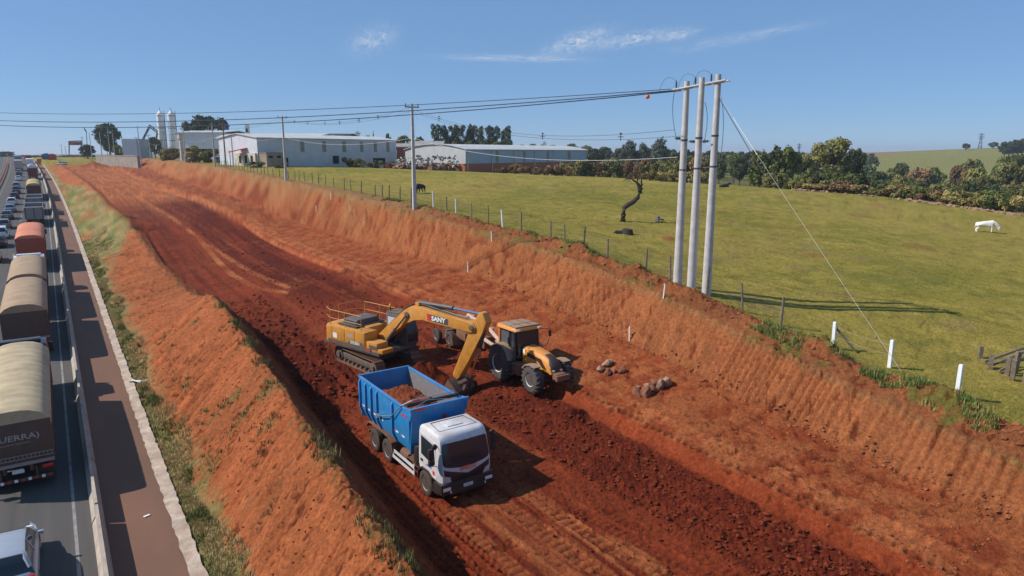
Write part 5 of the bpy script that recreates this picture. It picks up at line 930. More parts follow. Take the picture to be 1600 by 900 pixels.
for i, ((px, py), lb) in enumerate(zip([(1302, 543), (1390, 573), (1495, 620)], ['white square post with a wooden brace beside it', 'white square post where the guy wire meets the ground', 'white square post nearest the right edge'])):
    q = hit(px, py); P = thing('concrete_post', lb, 'fence post', q, 0, 'white fence posts on the pasture edge'); z = gz1(q[0], q[1]); P.location.z = z; h = 1.28; le = .05*(i-1)
    MB().loft([[(sx*.075*k+le*zz*.6, sy*.075*k, zz) for sx, sy in ((-1, -1), (1, -1), (1, 1), (-1, 1))] for zz, k in ((-.2, 1.05), (h, .95), (h+.03, .8))]).build('shaft', 'white_paint', P, smooth=0)
    if i == 0: MB().tube([(.05, -.02, 1.0), (.55, -.75, 0)], .055, 7).build('brace', 'wood_grey', P)
    wf.append(P.location)
for hh in (.6, 1.05): cable('fence_wire', ('lower' if hh < 1 else 'upper')+' thin wire strung between the white square posts', wf[0]+Vector((0, 0, hh)), wf[1]+Vector((0, 0, hh)), .05, .003, 'wire_white', 'wires between the white posts', 'wire')
for i, ((px, py), lb) in enumerate(zip([(731, 422), (983, 534), (1037, 468), (768, 378), (517, 312), (494, 330), (345, 271)], ['white survey stake half way up the cut above the excavator boom', 'white survey stake at the foot of the cut above the boulders', 'white survey stake at the top edge left of the tall poles', 'white survey stake at the top edge among green tufts', 'small white stake on the far cut slope, upper one', 'small white stake on the far cut slope, lower one', 'small white stake at the far end of the cut'])):
    q = hit(px, py); m = MB(); m.box((0, 0, .35), (.055, .055, .8), rot=(random.uniform(-.06, .06), random.uniform(-.06, .06), .4)); m.box((0, 0, .79), (.05, .05, .06), taper=.1); tag(m.build('survey_stake', 'white_paint', None, (q[0], q[1], gz1(q[0], q[1])), smooth=0), lb, 'stake', 'survey stakes')
# old corral at the right edge
cr = thing('broken_corral', 'broken weathered timber corral on the pasture at the right edge', 'fence', hit(1575, 590)); cx0, cy0, cz0 = cr.location
for (px, py, h) in [(1531, 560, .62), (1547, 578, .75), (1573, 588, .85), (1581, 596, 1.0), (1586, 585, 1.1), (1602, 600, 1.1), (1620, 590, 1.2)]:
    q = hit(px, py); MB().box((q[0]-cx0, q[1]-cy0, q[2]-cz0+h/2-.1), (.17, .17, h+.2), rot=(random.uniform(-.05, .05), random.uniform(-.08, .08), random.random())).build('post', 'wood_grey', cr, smooth=0)
for a_, b_ in [((1537, 570), (1625, 556)), ((1560, 585), (1625, 566)), ((1545, 577), (1600, 572))]:
    p, q = hit(*a_)+np.array([0, 0, .15]), hit(*b_)+np.array([0, 0, .75]); MB().tube([p-np.array(cr.location), q-np.array(cr.location)], [.07, .06], 7).build('rail', 'wood_grey', cr)
# ------------------------------------------------------------------ buildings
def sheet(name, col, rib=2.2, var=.12):
    m = mat(name, col, .5, metal=.15, noise=var, scale=.5); n = m.node_tree.nodes; l = m.node_tree.links; b = n['Principled BSDF']
    t = n.new('ShaderNodeTexCoord'); wv = n.new('ShaderNodeTexWave'); wv.bands_direction = 'X'; wv.inputs['Scale'].default_value = rib; l.new(t.outputs['Object'], wv.inputs['Vector'])
    k = n.new('ShaderNodeBump'); k.inputs['Strength'].default_value = .5; k.inputs['Distance'].default_value = .05; l.new(wv.outputs['Fac'], k.inputs['Height']); l.new(k.outputs[0], b.inputs['Normal'])
sheet('sheet_white', (.56, .56, .56)); sheet('sheet_pale', (.66, .69, .74)); sheet('sheet_blue', (.38, .45, .52)); sheet('roof_sheet', (.62, .60, .57), var=.2); sheet('roof_grey', (.36, .34, .32), var=.25)
mat('strip_translucent', (.26, .24, .17), .6, noise=.3, scale=1); mat('opening', (.012, .012, .013), .9); mat('plaster', (.58, .52, .42), .9, noise=.25, scale=.8); mat('plaster_tan', (.30, .24, .17), .9, noise=.25, scale=.8); mat('brick_orange', (.42, .13, .06), .9, noise=.25, scale=3); mat('fibro', (.30, .28, .26), .9, noise=.3, scale=.8); mat('steel_dark', (.05, .055, .07), .6, noise=.3); mat('steel_blue', (.05, .10, .28), .6); mat('canvas_red', (.45, .03, .04), .7)
def local_frame(A, B):
    A, B = np.array(A), np.array(B); u = B-A; L_ = float(np.hypot(u[0], u[1])); return L_, math.atan2(u[1], u[0])
def shed(name, label, A, B, depth, hw, hr, wallm, gablem, roofm, strips=(), doors=(), base=None, arc=False, over=.35):
    L_, rz = local_frame(A, B); S = thing(name, label, 'warehouse', (A[0], A[1], gz(A[0], A[1])-.1), rz)
    zf = base[0] if base else -3
    MB().box((L_/2, .1, (hw+zf)/2), (L_, .2, hw-zf)).build('front_wall', wallm, S, smooth=0); MB().box((L_/2, depth-.1, (hw-.6)/2), (L_, .2, hw+.6)).build('back_wall', wallm, S, smooth=0)
    n = 10; prof_ = [(depth*i/n, hw+(hr-hw)*((1-(2*i/n-1)**2) if arc else 1-abs(2*i/n-1))) for i in range(n+1)]
    for x, nm in ((0, 'gable_wall'), (L_-.2, 'gable_wall')): MB().prism([(.2, -.6), (depth-.2, -.6)]+[(min(max(p[0], .2), depth-.2), p[1]-.02) for p in prof_[::-1]], x+.003, x+.197, 'X').build(nm, gablem, S, smooth=0)
    out = [(p[0]+(p[0]-depth/2)*.03, p[1]+.02) for p in prof_]; MB().prism(out+[(p[0], p[1]+.14) for p in out[::-1]], -over, L_+over, 'X').build('roof', roofm, S, smooth=0)
    for (a, b, z0_, z1_) in strips: MB().box((L_*(a+b)/2, -.015, (z0_+z1_)/2), (L_*(b-a), .03, z1_-z0_)).build('light_strip', 'strip_translucent', S)
    for (a, b, z0_, z1_) in doors: MB().box((L_*(a+b)/2, -.02, (z0_+z1_)/2), (L_*(b-a), .05, z1_-z0_)).build('doorway', 'opening', S)
    if base:
        MB().box((L_/2, .08, (base[0]-3)/2), (L_+.1, .3, base[0]+3)).build('brick_base', base[1], S); MB().box((-.03, depth/2, (base[0]-.6)/2), (.3, depth-.3, base[0]+.6)).build('brick_base', base[1], S)
    return S, L_
A, B = at(404, 258, 166), at(620, 258.5, 202)
S1, L1 = shed('warehouse', 'long white metal warehouse with narrow tan light strips', A, B, 17, 6.9, 8.0, 'sheet_white', 'sheet_pale', 'roof_sheet', [(x, x+.026, 3.6, 6.4) for x in (.27, .42, .565, .70, .81, .915)], [(.125, .185, 0, 2.2), (.49, .535, .5, 2.6), (.80, .90, .4, 1.9)])  # paler gable sheeting carries the sunlit tone of that end wall
bx = MB(); bx.box((L1*.055, -1.6, 1.55), (L1*.10, 3.2, 3.7)); an = bx.build('annex', 'plaster_tan', S1, smooth=0); MB().box((L1*.055, -1.6, 3.45), (L1*.105, 3.5, .12)).build('annex_roof', 'fibro', an)
for x in (.03, .08): MB().box((L1*x, -3.215, 2.4), (1.1, .04, .6)).build('window', 'opening', an)
MB().box((-.25, 5, 1.6), (.4, 9, 3.4)).build('gable_base', 'plaster', S1)
for yy in (2, 4.5, 7): MB().box((-.47, yy, 1.8), (.05, 1.0, 1.8)).build('window', 'opening', S1)
A, B = at(728, 267, 186), at(917, 263, 244)
S2, L2 = shed('barn', 'pale blue metal barn with brick base and arched roof', A, B, 22, 5.9, 7.4, 'sheet_blue', 'sheet_white', 'roof_sheet', [(x, x+.02, 2.4, 5.6) for x in (.20, .405, .605, .80)], [], base=(2.2, 'brick_orange'), arc=True)
for x in np.linspace(.01, .99, 7): MB().box((L2*x, -.12, 2.9), (.25, .2, 5.8)).build('column', 'plaster', S2)
# the works behind
def block(name, label, px0, px1, ptop, D, pbase, material, depth=15, cat='building', roofm=None, parts=(), slope=0):
    a, b = at(px0, pbase, D), at(px1, pbase, D); L_, rz = local_frame(a, b); z0_ = min(gz(a[0], a[1]), a[2])-.5; zt = at(px0, ptop, D)[2]
    S = thing(name, label, cat, (a[0], a[1], z0_), rz); h = zt-z0_
    MB().box((L_/2, depth/2, h/2), (L_, depth, h)).build('wall', material, S, smooth=0)
    if roofm: MB().prism([(-.4, h+.02), (depth/2, h+.02+slope), (depth+.4, h+.02), (depth+.4, h+.35), (depth/2, h+.35+slope), (-.4, h+.35)], -.5, L_+.5, 'X').build('roof', roofm, S, smooth=0)
    for (a_, b_, c_, d_, mm, nm) in parts: MB().box((L_*(a_+b_)/2, -.03, h*(c_+d_)/2), (L_*(b_-a_), .06, h*(d_-c_))).build(nm, mm, S)
    return S
block('factory_hall', 'large white factory hall behind the warehouse with long pale roof', 345, 497, 214, 232, 240, 'sheet_white', 30, roofm='roof_sheet', slope=1.2, parts=[(.1, .14, .3, .8, 'strip_translucent', 'light_strip'), (.3, .34, .3, .8, 'strip_translucent', 'light_strip')])
block('factory_hall', 'white factory hall beside the silos with dark openings below', 276, 350, 208, 262, 240, 'sheet_pale', 30, roofm='roof_sheet', slope=1.0, parts=[(.05, .9, .25, .42, 'opening', 'opening')])
block('factory_block', 'small flat grey roofed block rising behind the warehouse roof', 497, 545, 212, 262, 235, 'sheet_white', 14, roofm='steel_dark', slope=.6)
block('low_shed', 'low grey shed with pale roof left of the warehouse', 342, 384, 217, 196, 250, 'sheet_white', 10, roofm='roof_sheet', slope=.7, parts=[(.1, .3, 0, .5, 'opening', 'opening'), (.4, .6, 0, .6, 'opening', 'opening')])
block('office_block', 'grey block with white sign behind the conveyor', 192, 215, 217, 285, 240, 'sheet_blue', 12, parts=[(.1, .6, .1, .4, 'white_print', 'sign')])
block('chimney_stack', 'short pale chimney on the factory roof', 384, 389, 195, 240, 216, 'plaster', 1.2, cat='chimney', parts=[(.2, .8, .8, .9, 'opening', 'opening')])
block('house', 'small plaster house with grey roof behind the scrap heap', 640, 690, 232, 214, 250, 'plaster', 10, cat='house', roofm='fibro', slope=2.0, parts=[(.35, .55, .3, .7, 'opening', 'window'), (.65, .8, .3, .7, 'opening', 'window')])
block('brick_shed', 'brick lean-to between the warehouse and the small house', 620, 640, 231, 206, 250, 'brick_orange', 6, cat='shed', roofm='fibro', slope=1.0)
for px, lb in ((256, 'left one of the two tall white silos'), (273, 'right one of the two tall white silos')):
    p = at(px, 240, 300); z0_ = gz(p[0], p[1])-1; zt = at(px, 175, 300)[2]-z0_; S = thing('silo', lb, 'silo', (p[0], p[1], z0_)); r = 1.55
    MB().lathe([(3, r*.3), (5.5, r), (zt-1.2, r), (zt, r*.35), (zt+.4, .3)], 20, 'Z').build('shell', 'white_paint', S)
    for k in range(6): MB().lathe([(6+k*(zt-8)/5, r*1.03), (6.25+k*(zt-8)/5, r*1.03)], 20, 'Z').build('hoop', 'rust' if k % 2 else 'silver', S)
    for t in range(4): MB().tube([(r*.9*math.cos(t*1.571), r*.9*math.sin(t*1.571), 0), (r*.9*math.cos(t*1.571), r*.9*math.sin(t*1.571), 5.6)], .18, 6).build('leg', 'steel_dark', S)
    MB().tube([(r, -.5, 2), (r, -.5, zt+.3)], .12, 5).build('ladder', 'rust', S); MB().tube([(0, 0, zt), (0, 0, zt+1.6)], .1, 5).build('vent', 'steel_dark', S)
def truss(name, label, pts, D, r=.22, cat='conveyor'):
    P = [Vector(at(x, y, D)) for x, y in pts]; T = thing(name, label, cat, (P[0].x, P[0].y, gz(P[0].x, P[0].y)))
    for a_, b_ in zip(P[:-1], P[1:]):
        for o in (Vector((0, 0, .5)), Vector((0, 0, -.5))): MB().tube([a_+o-T.location, b_+o-T.location], r, 6).build('chord', 'steel_dark', T)
        m = MB(); n = max(2, int((b_-a_).length/1.3))
        for k in range(n): m.tube([a_.lerp(b_, k/n)+Vector((0, 0, .5 if k % 2 else -.5))-T.location, a_.lerp(b_, (k+1)/n)+Vector((0, 0, -.5 if k % 2 else .5))-T.location], r*.6, 5)
        m.build('lattice', 'steel_dark', T)
    return T
truss('conveyor', 'dark bent conveyor arm beside the silos', [(212, 240), (234, 197), (246, 206)], 290); truss('conveyor', 'dark sloping conveyor at the foot of the silos', [(246, 206), (240, 240)], 292); truss('crane', 'thin dark crane mast on the skyline left of the round tree', [(131, 200), (135, 206), (136, 225), (137, 238)], 420, .18, 'crane'); truss('sign_gantry', 'dark sign gantry on the skyline at the far left', [(108, 240), (108, 222), (127, 221), (127, 240)], 430, .3, 'gantry')
gb = at(117.5, 224, 432); gbo = MB().box((0, 0, 0), (8.5, .5, 2.2), rot=(0, 0, -YAW), bev=.1).build('gantry_board', 'panel_red', None, gb); tag(gbo, 'dark red board on the far sign gantry', 'sign')
p = at(285, 240, 215); cpl = thing('concrete_column', 'pale concrete column with flared head among the factory poles', 'column', (p[0], p[1], gz(p[0], p[1]))); hcol = at(285, 211, 215)[2]-cpl.location.z; MB().lathe([(-.4, .7), (hcol-1.6, .7), (hcol-1.2, 1.0), (hcol, 1.0)], 16, 'Z').build('shaft', 'plaster', cpl); MB().lathe([(hcol, .8), (hcol+.3, .8)], 12, 'Z').build('cap', 'fibro', cpl)
p = at(352, 246, 172); bpz = gz(p[0], p[1]); bp_ = thing('wooden_pole', 'brown wooden pole with blue transformer left of the warehouse', 'utility pole', (p[0], p[1], bpz)); hb_ = at(352, 192, 172)[2]-bpz; MB().tube([(0, 0, -.3), (0, 0, hb_)], [.22, .14], 8).build('shaft', 'wood_grey', bp_); MB().box((.9, 0, hb_-1.2), (.9, .7, 1.1), bev=.08).build('transformer', 'steel_blue', bp_); MB().box((0, 0, hb_-.4), (2.4, .12, .14)).build('crossarm', 'wood_grey', bp_)
p = at(372, 235, 168); cn = thing('canopy', 'red awning by the gable of the warehouse', 'canopy', (p[0], p[1], gz(p[0], p[1]))); zc = p[2]-cn.location.z; MB().prism([(-2.2, zc-.5), (2.2, zc+.6), (2.2, zc+.75), (-2.2, zc-.35)], -1.5, 1.5, 'Y').build('cloth', 'canvas_red', cn)
for s in (-2, 2): MB().tube([(s, 0, 0), (s, 0, zc)], .07, 6).build('leg', 'steel_dark', cn)
# retaining wall across the end of the cut
a_, b_ = at(151, 258, 300), at(216, 262, 252); L_, rz = local_frame(a_, b_); zt = at(180, 243.5, 260)[2]; rw = thing('retaining_wall', 'grey concrete retaining wall at the far end of the cut', 'wall', (a_[0], a_[1], zt), rz)
MB().prism([(0, 0), (L_, .15), (L_, -8), (0, -8)], 0, .8, 'Y').build('wall', 'wall_concrete', rw, smooth=0); MB().box((L_/2, .3, .06), (L_+.4, 1.0, .16)).build('coping', 'kerb_concrete', rw)
# site plant and vehicles in the dust at the far end
for px, py, D, col, lb in [(64, 243, 330, 'excavator_yellow', 'small yellow machine in the dust at the far end'), (73, 246, 320, 'steel_blue', 'small blue box beside the far yellow machine'), (82, 247, 315, 'panel_red', 'small rusty red skip at the far end of the cut')]:
    p = at(px, py+5, D); t_ = thing('site_container', lb, 'container', (p[0], p[1], gz(p[0], p[1])), -.3); MB().box((0, 0, 1.3), (3.0, 2.4, 2.3), bev=.1).build('body', col, t_); MB().box((0, 0, 2.6), (2.0, 1.8, .5), bev=.1, taper=.6).build('lid', col, t_); MB().box((0, 0, .1), (2.6, 2.0, .25)).build('skid', 'chassis', t_)
sc = copy_tree(proto['hatch'][0]); sc['label'] = 'white car parked on the soil at the far end of the cut'; sc['group'] = 'cars on site'
for k in sc.children:
    if k.material_slots and k.material_slots[0].material is M[proto['hatch'][1]]: k.material_slots[0].link = 'OBJECT'; k.material_slots[0].material = M['paint_white']
p = at(104, 250, 285); sc.location = (p[0], p[1], gz(p[0], p[1])); sc.rotation_euler = (0, 0, 1.2)
for px_, py_, D_, pn_, lb_ in [(338, 249, 186, 'paint_dark', 'dark car parked by the fence left of the low shed'), (366, 250, 176, 'paint_black', 'black car parked under the red awning'), (322, 247, 196, 'paint_brown', 'brown car parked among the shrubs by the factory fence')]:
    c = copy_tree(proto['suv'][0]); c['label'] = lb_; c['group'] = 'cars parked by the factory'
    for k in c.children:
        if k.material_slots and k.material_slots[0].material is M[proto['suv'][1]]: k.material_slots[0].link = 'OBJECT'; k.material_slots[0].material = M[pn_]
    p = at(px_, py_, D_); c.location = (p[0], p[1], gz(p[0], p[1])); c.rotation_euler = (0, 0, px_*.37)
# scrap yard sacks
def rock_mesh(name, seed, sub=2, sq=(1, 1, 1), rough=.35):
    b = bmesh.new(); bmesh.ops.create_icosphere(b, subdivisions=sub, radius=1); rs = random.Random(seed)
    dirs = [(Vector((rs.gauss(0, 1), rs.gauss(0, 1), rs.gauss(0, 1))).normalized(), rs.uniform(.45, .9)) for _ in range(14)]
    for v in b.verts:
        n = v.co.normalized(); k = 1.0
        for d_, c_ in dirs:
            q = n.dot(d_)
            if q > 0: k = min(k, c_/max(q, .01))
        v.co = n*min(k, 1.15)*(1+rough*.25*rs.uniform(-1, 1)); v.co = Vector((v.co.x*sq[0], v.co.y*sq[1], v.co.z*sq[2]))
    me = bpy.data.meshes.new(name); b.to_mesh(me); b.free(); return me
sackm = [mat('sack%d' % i, c, .7, noise=.2) for i, c in enumerate([(.48, .48, .47), (.34, .36, .38), (.07, .15, .08), (.20, .25, .38), (.42, .36, .28), (.05, .05, .055)])]
sacks = [rock_mesh('sack', s, 1, (1, .9, .75), .2) for s in range(4)]
for i in range(130):
    px = random.uniform(622, 716); py = random.uniform(243, 261); t = (px-622)/94; top = 239+6*abs(t-.5)+ (4 if t < .15 else 0)
    if py < top: continue
    D = 178+(261-py)*.5+random.uniform(-2, 2); p = at(px, py, D); s = random.uniform(.35, .75); o = link('scrap_sack', sacks[i % 4], sackm[random.choice([0, 0, 1, 1, 2, 3, 4, 4, 5, 5])], None, p, (random.random(), random.random(), random.random()*6)); o.scale = (s*random.uniform(.8, 1.5), s, s*.8); tag(o, 'bulging sack in the scrap heap between the warehouse and the barn', 'sack', 'sacks of the scrap heap')
hp = MB()
px0, px1 = at(614, 262, 181), at(722, 262, 181)
for i in range(40):
    p = np.array(px0)*(1-i/39)+np.array(px1)*i/39; hp.box((p[0]+random.uniform(-1, 1), p[1]+random.uniform(0, 5), gz(p[0], p[1])+.4), (random.uniform(1, 3), random.uniform(1, 3), random.uniform(1, 3.2)), rot=(random.uniform(-.5, .5), random.uniform(-.5, .5), random.random()*3))
tag(hp.build('scrap_heap', 'rust', smooth=0), kind='stuff')
# ------------------------------------------------------------------ trees
def leaf_mat(name, col, var=.45):
    m = bpy.data.materials.new(name); m.use_nodes = True; n = m.node_tree.nodes; l = m.node_tree.links; b = n['Principled BSDF']; b.inputs['Roughness'].default_value = .75; b.inputs['Specular IOR Level'].default_value = .2
    a = n.new('ShaderNodeVertexColor'); a.layer_name = 'leaf'; oi = n.new('ShaderNodeObjectInfo')
    r = n.new('ShaderNodeMapRange'); r.inputs[3].default_value = .75; r.inputs[4].default_value = 1.3; l.new(oi.outputs['Random'], r.inputs[0])
    x = n.new('ShaderNodeMix'); x.data_type = 'RGBA'; x.blend_type = 'MULTIPLY'; x.inputs['Factor'].default_value = 1; x.inputs['A'].default_value = (*col, 1); l.new(a.outputs[0], x.inputs['B'])
    y = n.new('ShaderNodeMix'); y.data_type = 'RGBA'; y.blend_type = 'MULTIPLY'; y.inputs['Factor'].default_value = 1; l.new(x.outputs['Result'], y.inputs['A']); l.new(r.outputs[0], y.inputs['B']); l.new(y.outputs['Result'], b.inputs['Base Color'])
    M[name] = m
leaf_mat('leaf_green', (.105, .125, .034)); leaf_mat('leaf_dark', (.062, .080, .032)); leaf_mat('leaf_olive', (.17, .16, .05)); leaf_mat('leaf_brown', (.22, .135, .066)); leaf_mat('leaf_yellow', (.29, .235, .085)); leaf_mat('leaf_grey', (.10, .115, .085)); leaf_mat('leaf_twig', (.14, .12, .10))
mat('bark', (.12, .09, .07), .95, noise=.4, scale=3); mat('bark_pale', (.38, .33, .28), .9, noise=.3, scale=3)
def crown_mesh(name, seed, clumps, nleaf, size, flat=0, up=.35):
    """clumps: list of (x, y, z, rx, rz); leaves on and inside them"""
    rs = np.random.RandomState(seed); C = np.array(clumps); wgt = C[:, 3]**2; wgt /= wgt.sum(); idx = rs.choice(len(C), nleaf, p=wgt)
    d = rs.normal(size=(nleaf, 3)); d /= np.linalg.norm(d, axis=1)[:, None]; d[:, 2] = np.where(rs.rand(nleaf) < up, np.abs(d[:, 2]), d[:, 2]); rad = rs.uniform(.55, 1.0, nleaf)**.5*(1+.16*rs.normal(size=nleaf))
    P = C[idx, :3]+d*rad[:, None]*np.stack([C[idx, 3], C[idx, 3], C[idx, 4]], 1)
    nrm = d+rs.normal(size=(nleaf, 3))*.7; nrm /= np.linalg.norm(nrm, axis=1)[:, None]; t = np.cross(nrm, rs.normal(size=(nleaf, 3))); t /= np.linalg.norm(t, axis=1)[:, None]; bt = np.cross(nrm, t)
    s = size*rs.uniform(.6, 1.4, nleaf)[:, None]; V = np.stack([P-t*s, P+bt*s*.7, P+t*s, P-bt*s*.7], 1).reshape(-1, 3); F = np.arange(nleaf*4).reshape(-1, 4)
    me = bpy.data.meshes.new(name); me.from_pydata(V.tolist(), [], F.tolist()); cl = rs.uniform(.6, 1.45, len(C))[idx]*rs.uniform(.7, 1.3, nleaf); c = np.stack([cl*rs.uniform(.9, 1.15, nleaf), cl, cl*rs.uniform(.85, 1.1, nleaf), np.ones(nleaf)], 1)
    ca = me.color_attributes.new('leaf', 'FLOAT_COLOR', 'POINT'); ca.data.foreach_set('color', np.repeat(c, 4, 0).ravel().astype(np.float32)); return me
def clumps_round(seed, n=22, z0=.30, w=.5, fl=1.0):
    rs = random.Random(seed); out = []
    for i in range(n):
        a = rs.random()*6.283; zz = z0+(1-z0)*(i+.5)/n*.93; t = (zz-z0)/(1-z0); rad = w*(math.sin(math.pi*min(1, (t*.85+.12)))**.7)*fl; r = rs.uniform(.09, .17); q = max(0, rad-r*.8)*math.sqrt(rs.random()*.7+.3); out.append((q*math.cos(a), q*math.sin(a), min(zz, 1-r*.6), r, r*.75))
    return out
def clumps_col(seed, n=16, z0=.35, w=.2):
    rs = random.Random(seed); out = []
    for i in range(n):
        zz = z0+(1-z0)*i/n; r = rs.uniform(.06, .11); a = rs.random()*6.283; q = w*rs.uniform(.2, .9); out.append((q*math.cos(a), q*math.sin(a), min(zz, .95), r, r*.9))
    return out
def clumps_umbrella(seed, n=26):
    rs = random.Random(seed); out = []
    for i in range(n):
        a = rs.random()*6.283; q = .85*math.sqrt(rs.random()); out.append((q*math.cos(a), q*math.sin(a), .72+.16*(1-q*q)+rs.uniform(-.08, .04), .17, .11))
    return out
def clumps_bush(seed, n=16, w=.55):
    rs = random.Random(seed); out = []
    for i in range(n):
        a = rs.random()*6.283; q = w*math.sqrt(rs.random()); r = rs.uniform(.12, .22); out.append((q*math.cos(a), q*math.sin(a), rs.uniform(.08, .85-.5*q), r, r))
    return out
def trunk_mesh(name, seed, top=.75, r=.03, limbs=5, spread=.3, start=.35):
    rs = random.Random(seed); m = MB(); m.tube([(0, 0, -.05), (rs.uniform(-.02, .02), 0, top*.5), (rs.uniform(-.04, .04), rs.uniform(-.03, .03), top)], [r*1.3, r, r*.4], 7)
    for i in range(limbs):
        a = rs.random()*6.283; z = start+(top-start)*i/limbs; e = spread*rs.uniform(.6, 1); m.tube([(0, 0, z), (e*.5*math.cos(a), e*.5*math.sin(a), z+.12), (e*math.cos(a), e*math.sin(a), z+.22)], [r*.6, r*.4, r*.15], 5)
    return m.mesh(name)
KIND = {}
def kind(k, clumps, nleaf, size, leaf, trunk, bark='bark'):
    KIND[k] = (crown_mesh('crown', hash(k) % 999 if False else sum(map(ord, k)), clumps, nleaf, size), leaf, trunk, bark)
for i in range(3): kind('round%d' % i, clumps_round(i+1), 4200, .030, 'leaf_green', trunk_mesh('trunk', i))
kind('big', clumps_round(9, 40, .12, .55), 9000, .020, 'leaf_olive', trunk_mesh('trunk', 9, .7, .03, 7, .35))
kind('umbrella', clumps_umbrella(4), 4000, .04, 'leaf_dark', trunk_mesh('trunk', 5, .75, .035, 6, .6, .35))
for i in range(3): kind('euc%d' % i, clumps_col(i+20), 2000, .022, 'leaf_dark', trunk_mesh('trunk', i+20, .9, .012, 5, .12, .3), 'bark_pale')
for i in range(3): kind('bush%d' % i, clumps_bush(i+30), 2600, .045, 'leaf_brown', trunk_mesh('trunk', i+30, .5, .02, 6, .35, .1))
for i in range(2): kind('open%d' % i, clumps_round(i+50, 26, .28, .42), 2600, .026, 'leaf_grey', trunk_mesh('trunk', i+50, .85, .022, 8, .3, .3), 'bark_pale')
kind('cone', [(0, 0, .15+.8*i/12, .22*(1-i/12)+.03, .07) for i in range(12)], 1500, .03, 'leaf_dark', trunk_mesh('trunk', 77, .9, .02, 2, .1))
kind('bamboo', [(.34*math.cos(i*2.4)*(.3+.7*(i % 5)/5), .34*math.sin(i*2.4)*(.3+.7*(i % 5)/5), .25+.7*((i*7) % 11)/11, .10, .20) for i in range(26)], 4200, .035, 'leaf_green', trunk_mesh('trunk', 88, .8, .02, 10, .35, .05))
kind('twig', clumps_round(61, 14, .35, .45), 900, .018, 'leaf_twig', trunk_mesh('trunk', 61, .8, .025, 12, .4, .3))
TREE_N = 0
ORD = ['first', 'second', 'third', 'fourth', 'fifth', 'sixth', 'seventh', 'eighth', 'ninth', 'tenth', '11th', '12th', '13th', '14th', '15th', '16th', '17th', '18th', '19th', '20th']+['%dth' % k if k % 10 not in (1, 2, 3) else '%d%s' % (k, ('st', 'nd', 'rd')[k % 10-1]) for k in range(21, 100)]
LEAFW = {'leaf_dark': 'dark green', 'leaf_green': 'mid green', 'leaf_olive': 'olive', 'leaf_brown': 'rusty brown', 'leaf_yellow': 'straw yellow', 'leaf_grey': 'grey green'}
def tree(px, ptop, D, wpx, k, label, group=None, leaf=None, name='tree', cat='tree', hmin=1.0, sink=.1):
    """a tree standing D metres away whose top reaches the given height and whose crown is wpx wide"""
    global TREE_N
    p = at(px, ptop, D); z = gz(p[0], p[1]); h = max(hmin, p[2]-z); wd = wpx*D/FPX; cr, lf, tr, bk = KIND[k]
    T = thing(name, label, cat, (p[0], p[1], z-sink), (px*1.7) % 6.28, group); wk = {'umbrella': 1.9, 'cone': .5, 'euc0': .5, 'euc1': .5, 'euc2': .5, 'bamboo': .9}.get(k, 1.08)
    T.scale = (wd/wk, wd/wk, h); TREE_N += 1
    link('trunk', tr, bk, T); link('crown', cr, leaf or lf, T); return T
rr_ = random.Random(5); rk = lambda b, n: b+str(rr_.randrange(n))
tree(167, 193, 326, 48, 'round1', 'broad dark round tree at the far left of the works', leaf='leaf_dark'); tree(135, 226, 330, 34, 'round0', 'low dark tree left of the broad round tree', leaf='leaf_dark'); tree(184, 226, 320, 22, 'round2', 'small olive tree right of the broad round tree', leaf='leaf_olive')
tree(9, 236.5, 520, 30, 'round0', 'round tree on the skyline left of the highway', leaf='leaf_grey'); tree(318, 180, 320, 70, 'umbrella', 'dark spreading tree above the factory roof')
tree(203, 229, 312, 26, 'bush1', 'dark bushy tree in front of the grey block', leaf='leaf_green'); tree(226, 228, 312, 24, 'round2', 'low olive tree under the conveyor', leaf='leaf_olive'); tree(262, 226, 226, 26, 'bush2', 'bushy tree in front of the left silo leg', leaf='leaf_olive'); tree(284, 230, 222, 24, 'bush0', 'dry bushy tree beside the pale column', leaf='leaf_brown'); tree(310, 232, 190, 34, 'bush1', 'yellowish bushes by the fence in front of the factory', leaf='leaf_yellow', cat='shrub', name='shrub'); tree(240, 214, 285, 26, 'round1', 'tree at the foot of the conveyor', leaf='leaf_olive')
tree(300, 227, 205, 30, 'round2', 'yellow green shrubby tree by the pale column', leaf='leaf_olive'); tree(325, 229, 190, 26, 'bush0', 'shrub by the fence left of the low shed', leaf='leaf_olive', cat='shrub', name='shrub')
tree(559, 205, 330, 24, 'twig', 'leafless grey tree above the warehouse roof'); tree(583, 200, 320, 6, 'cone', 'thin dark conifer above the warehouse roof'); tree(606, 209, 300, 16, 'round0', 'small round dark tree right of the conifer', leaf='leaf_dark'); tree(632, 212, 270, 32, 'round1', 'olive tree above the brick lean-to', leaf='leaf_olive'); tree(655, 214, 300, 24, 'round2', 'dark tree above the small house', leaf='leaf_dark'); tree(575, 212, 290, 24, 'round1', 'low tree behind the right end of the warehouse roof', leaf='leaf_dark')
for i in range(13): tree(681+i*9.3, 194.5+(i % 3)*1.6+i*.25, 330+(i % 4)*3, 21, 'euc%d' % (i % 3), 'tall slim eucalyptus in the dense row behind the barn', 'eucalyptus row behind the barn')
for px in range(690, 800, 22): tree(px, 221, 300, 30, rk('round', 3), 'low tree at the foot of the eucalyptus row', 'low trees under the eucalyptus row', 'leaf_green')
GW = 'trees of the wooded skyline behind the pasture'; LW = 'dark tree in the wood on the skyline behind the pasture'
for i in range(26): px = 830+i*17+rr_.uniform(-5, 5); tree(px, 224+min(12, (px-830)*.045)+rr_.uniform(-2, 4), rr_.uniform(330, 430), rr_.uniform(28, 44), rk('round', 3), LW, GW, rr_.choice(['leaf_dark', 'leaf_green', 'leaf_dark', 'leaf_grey']))
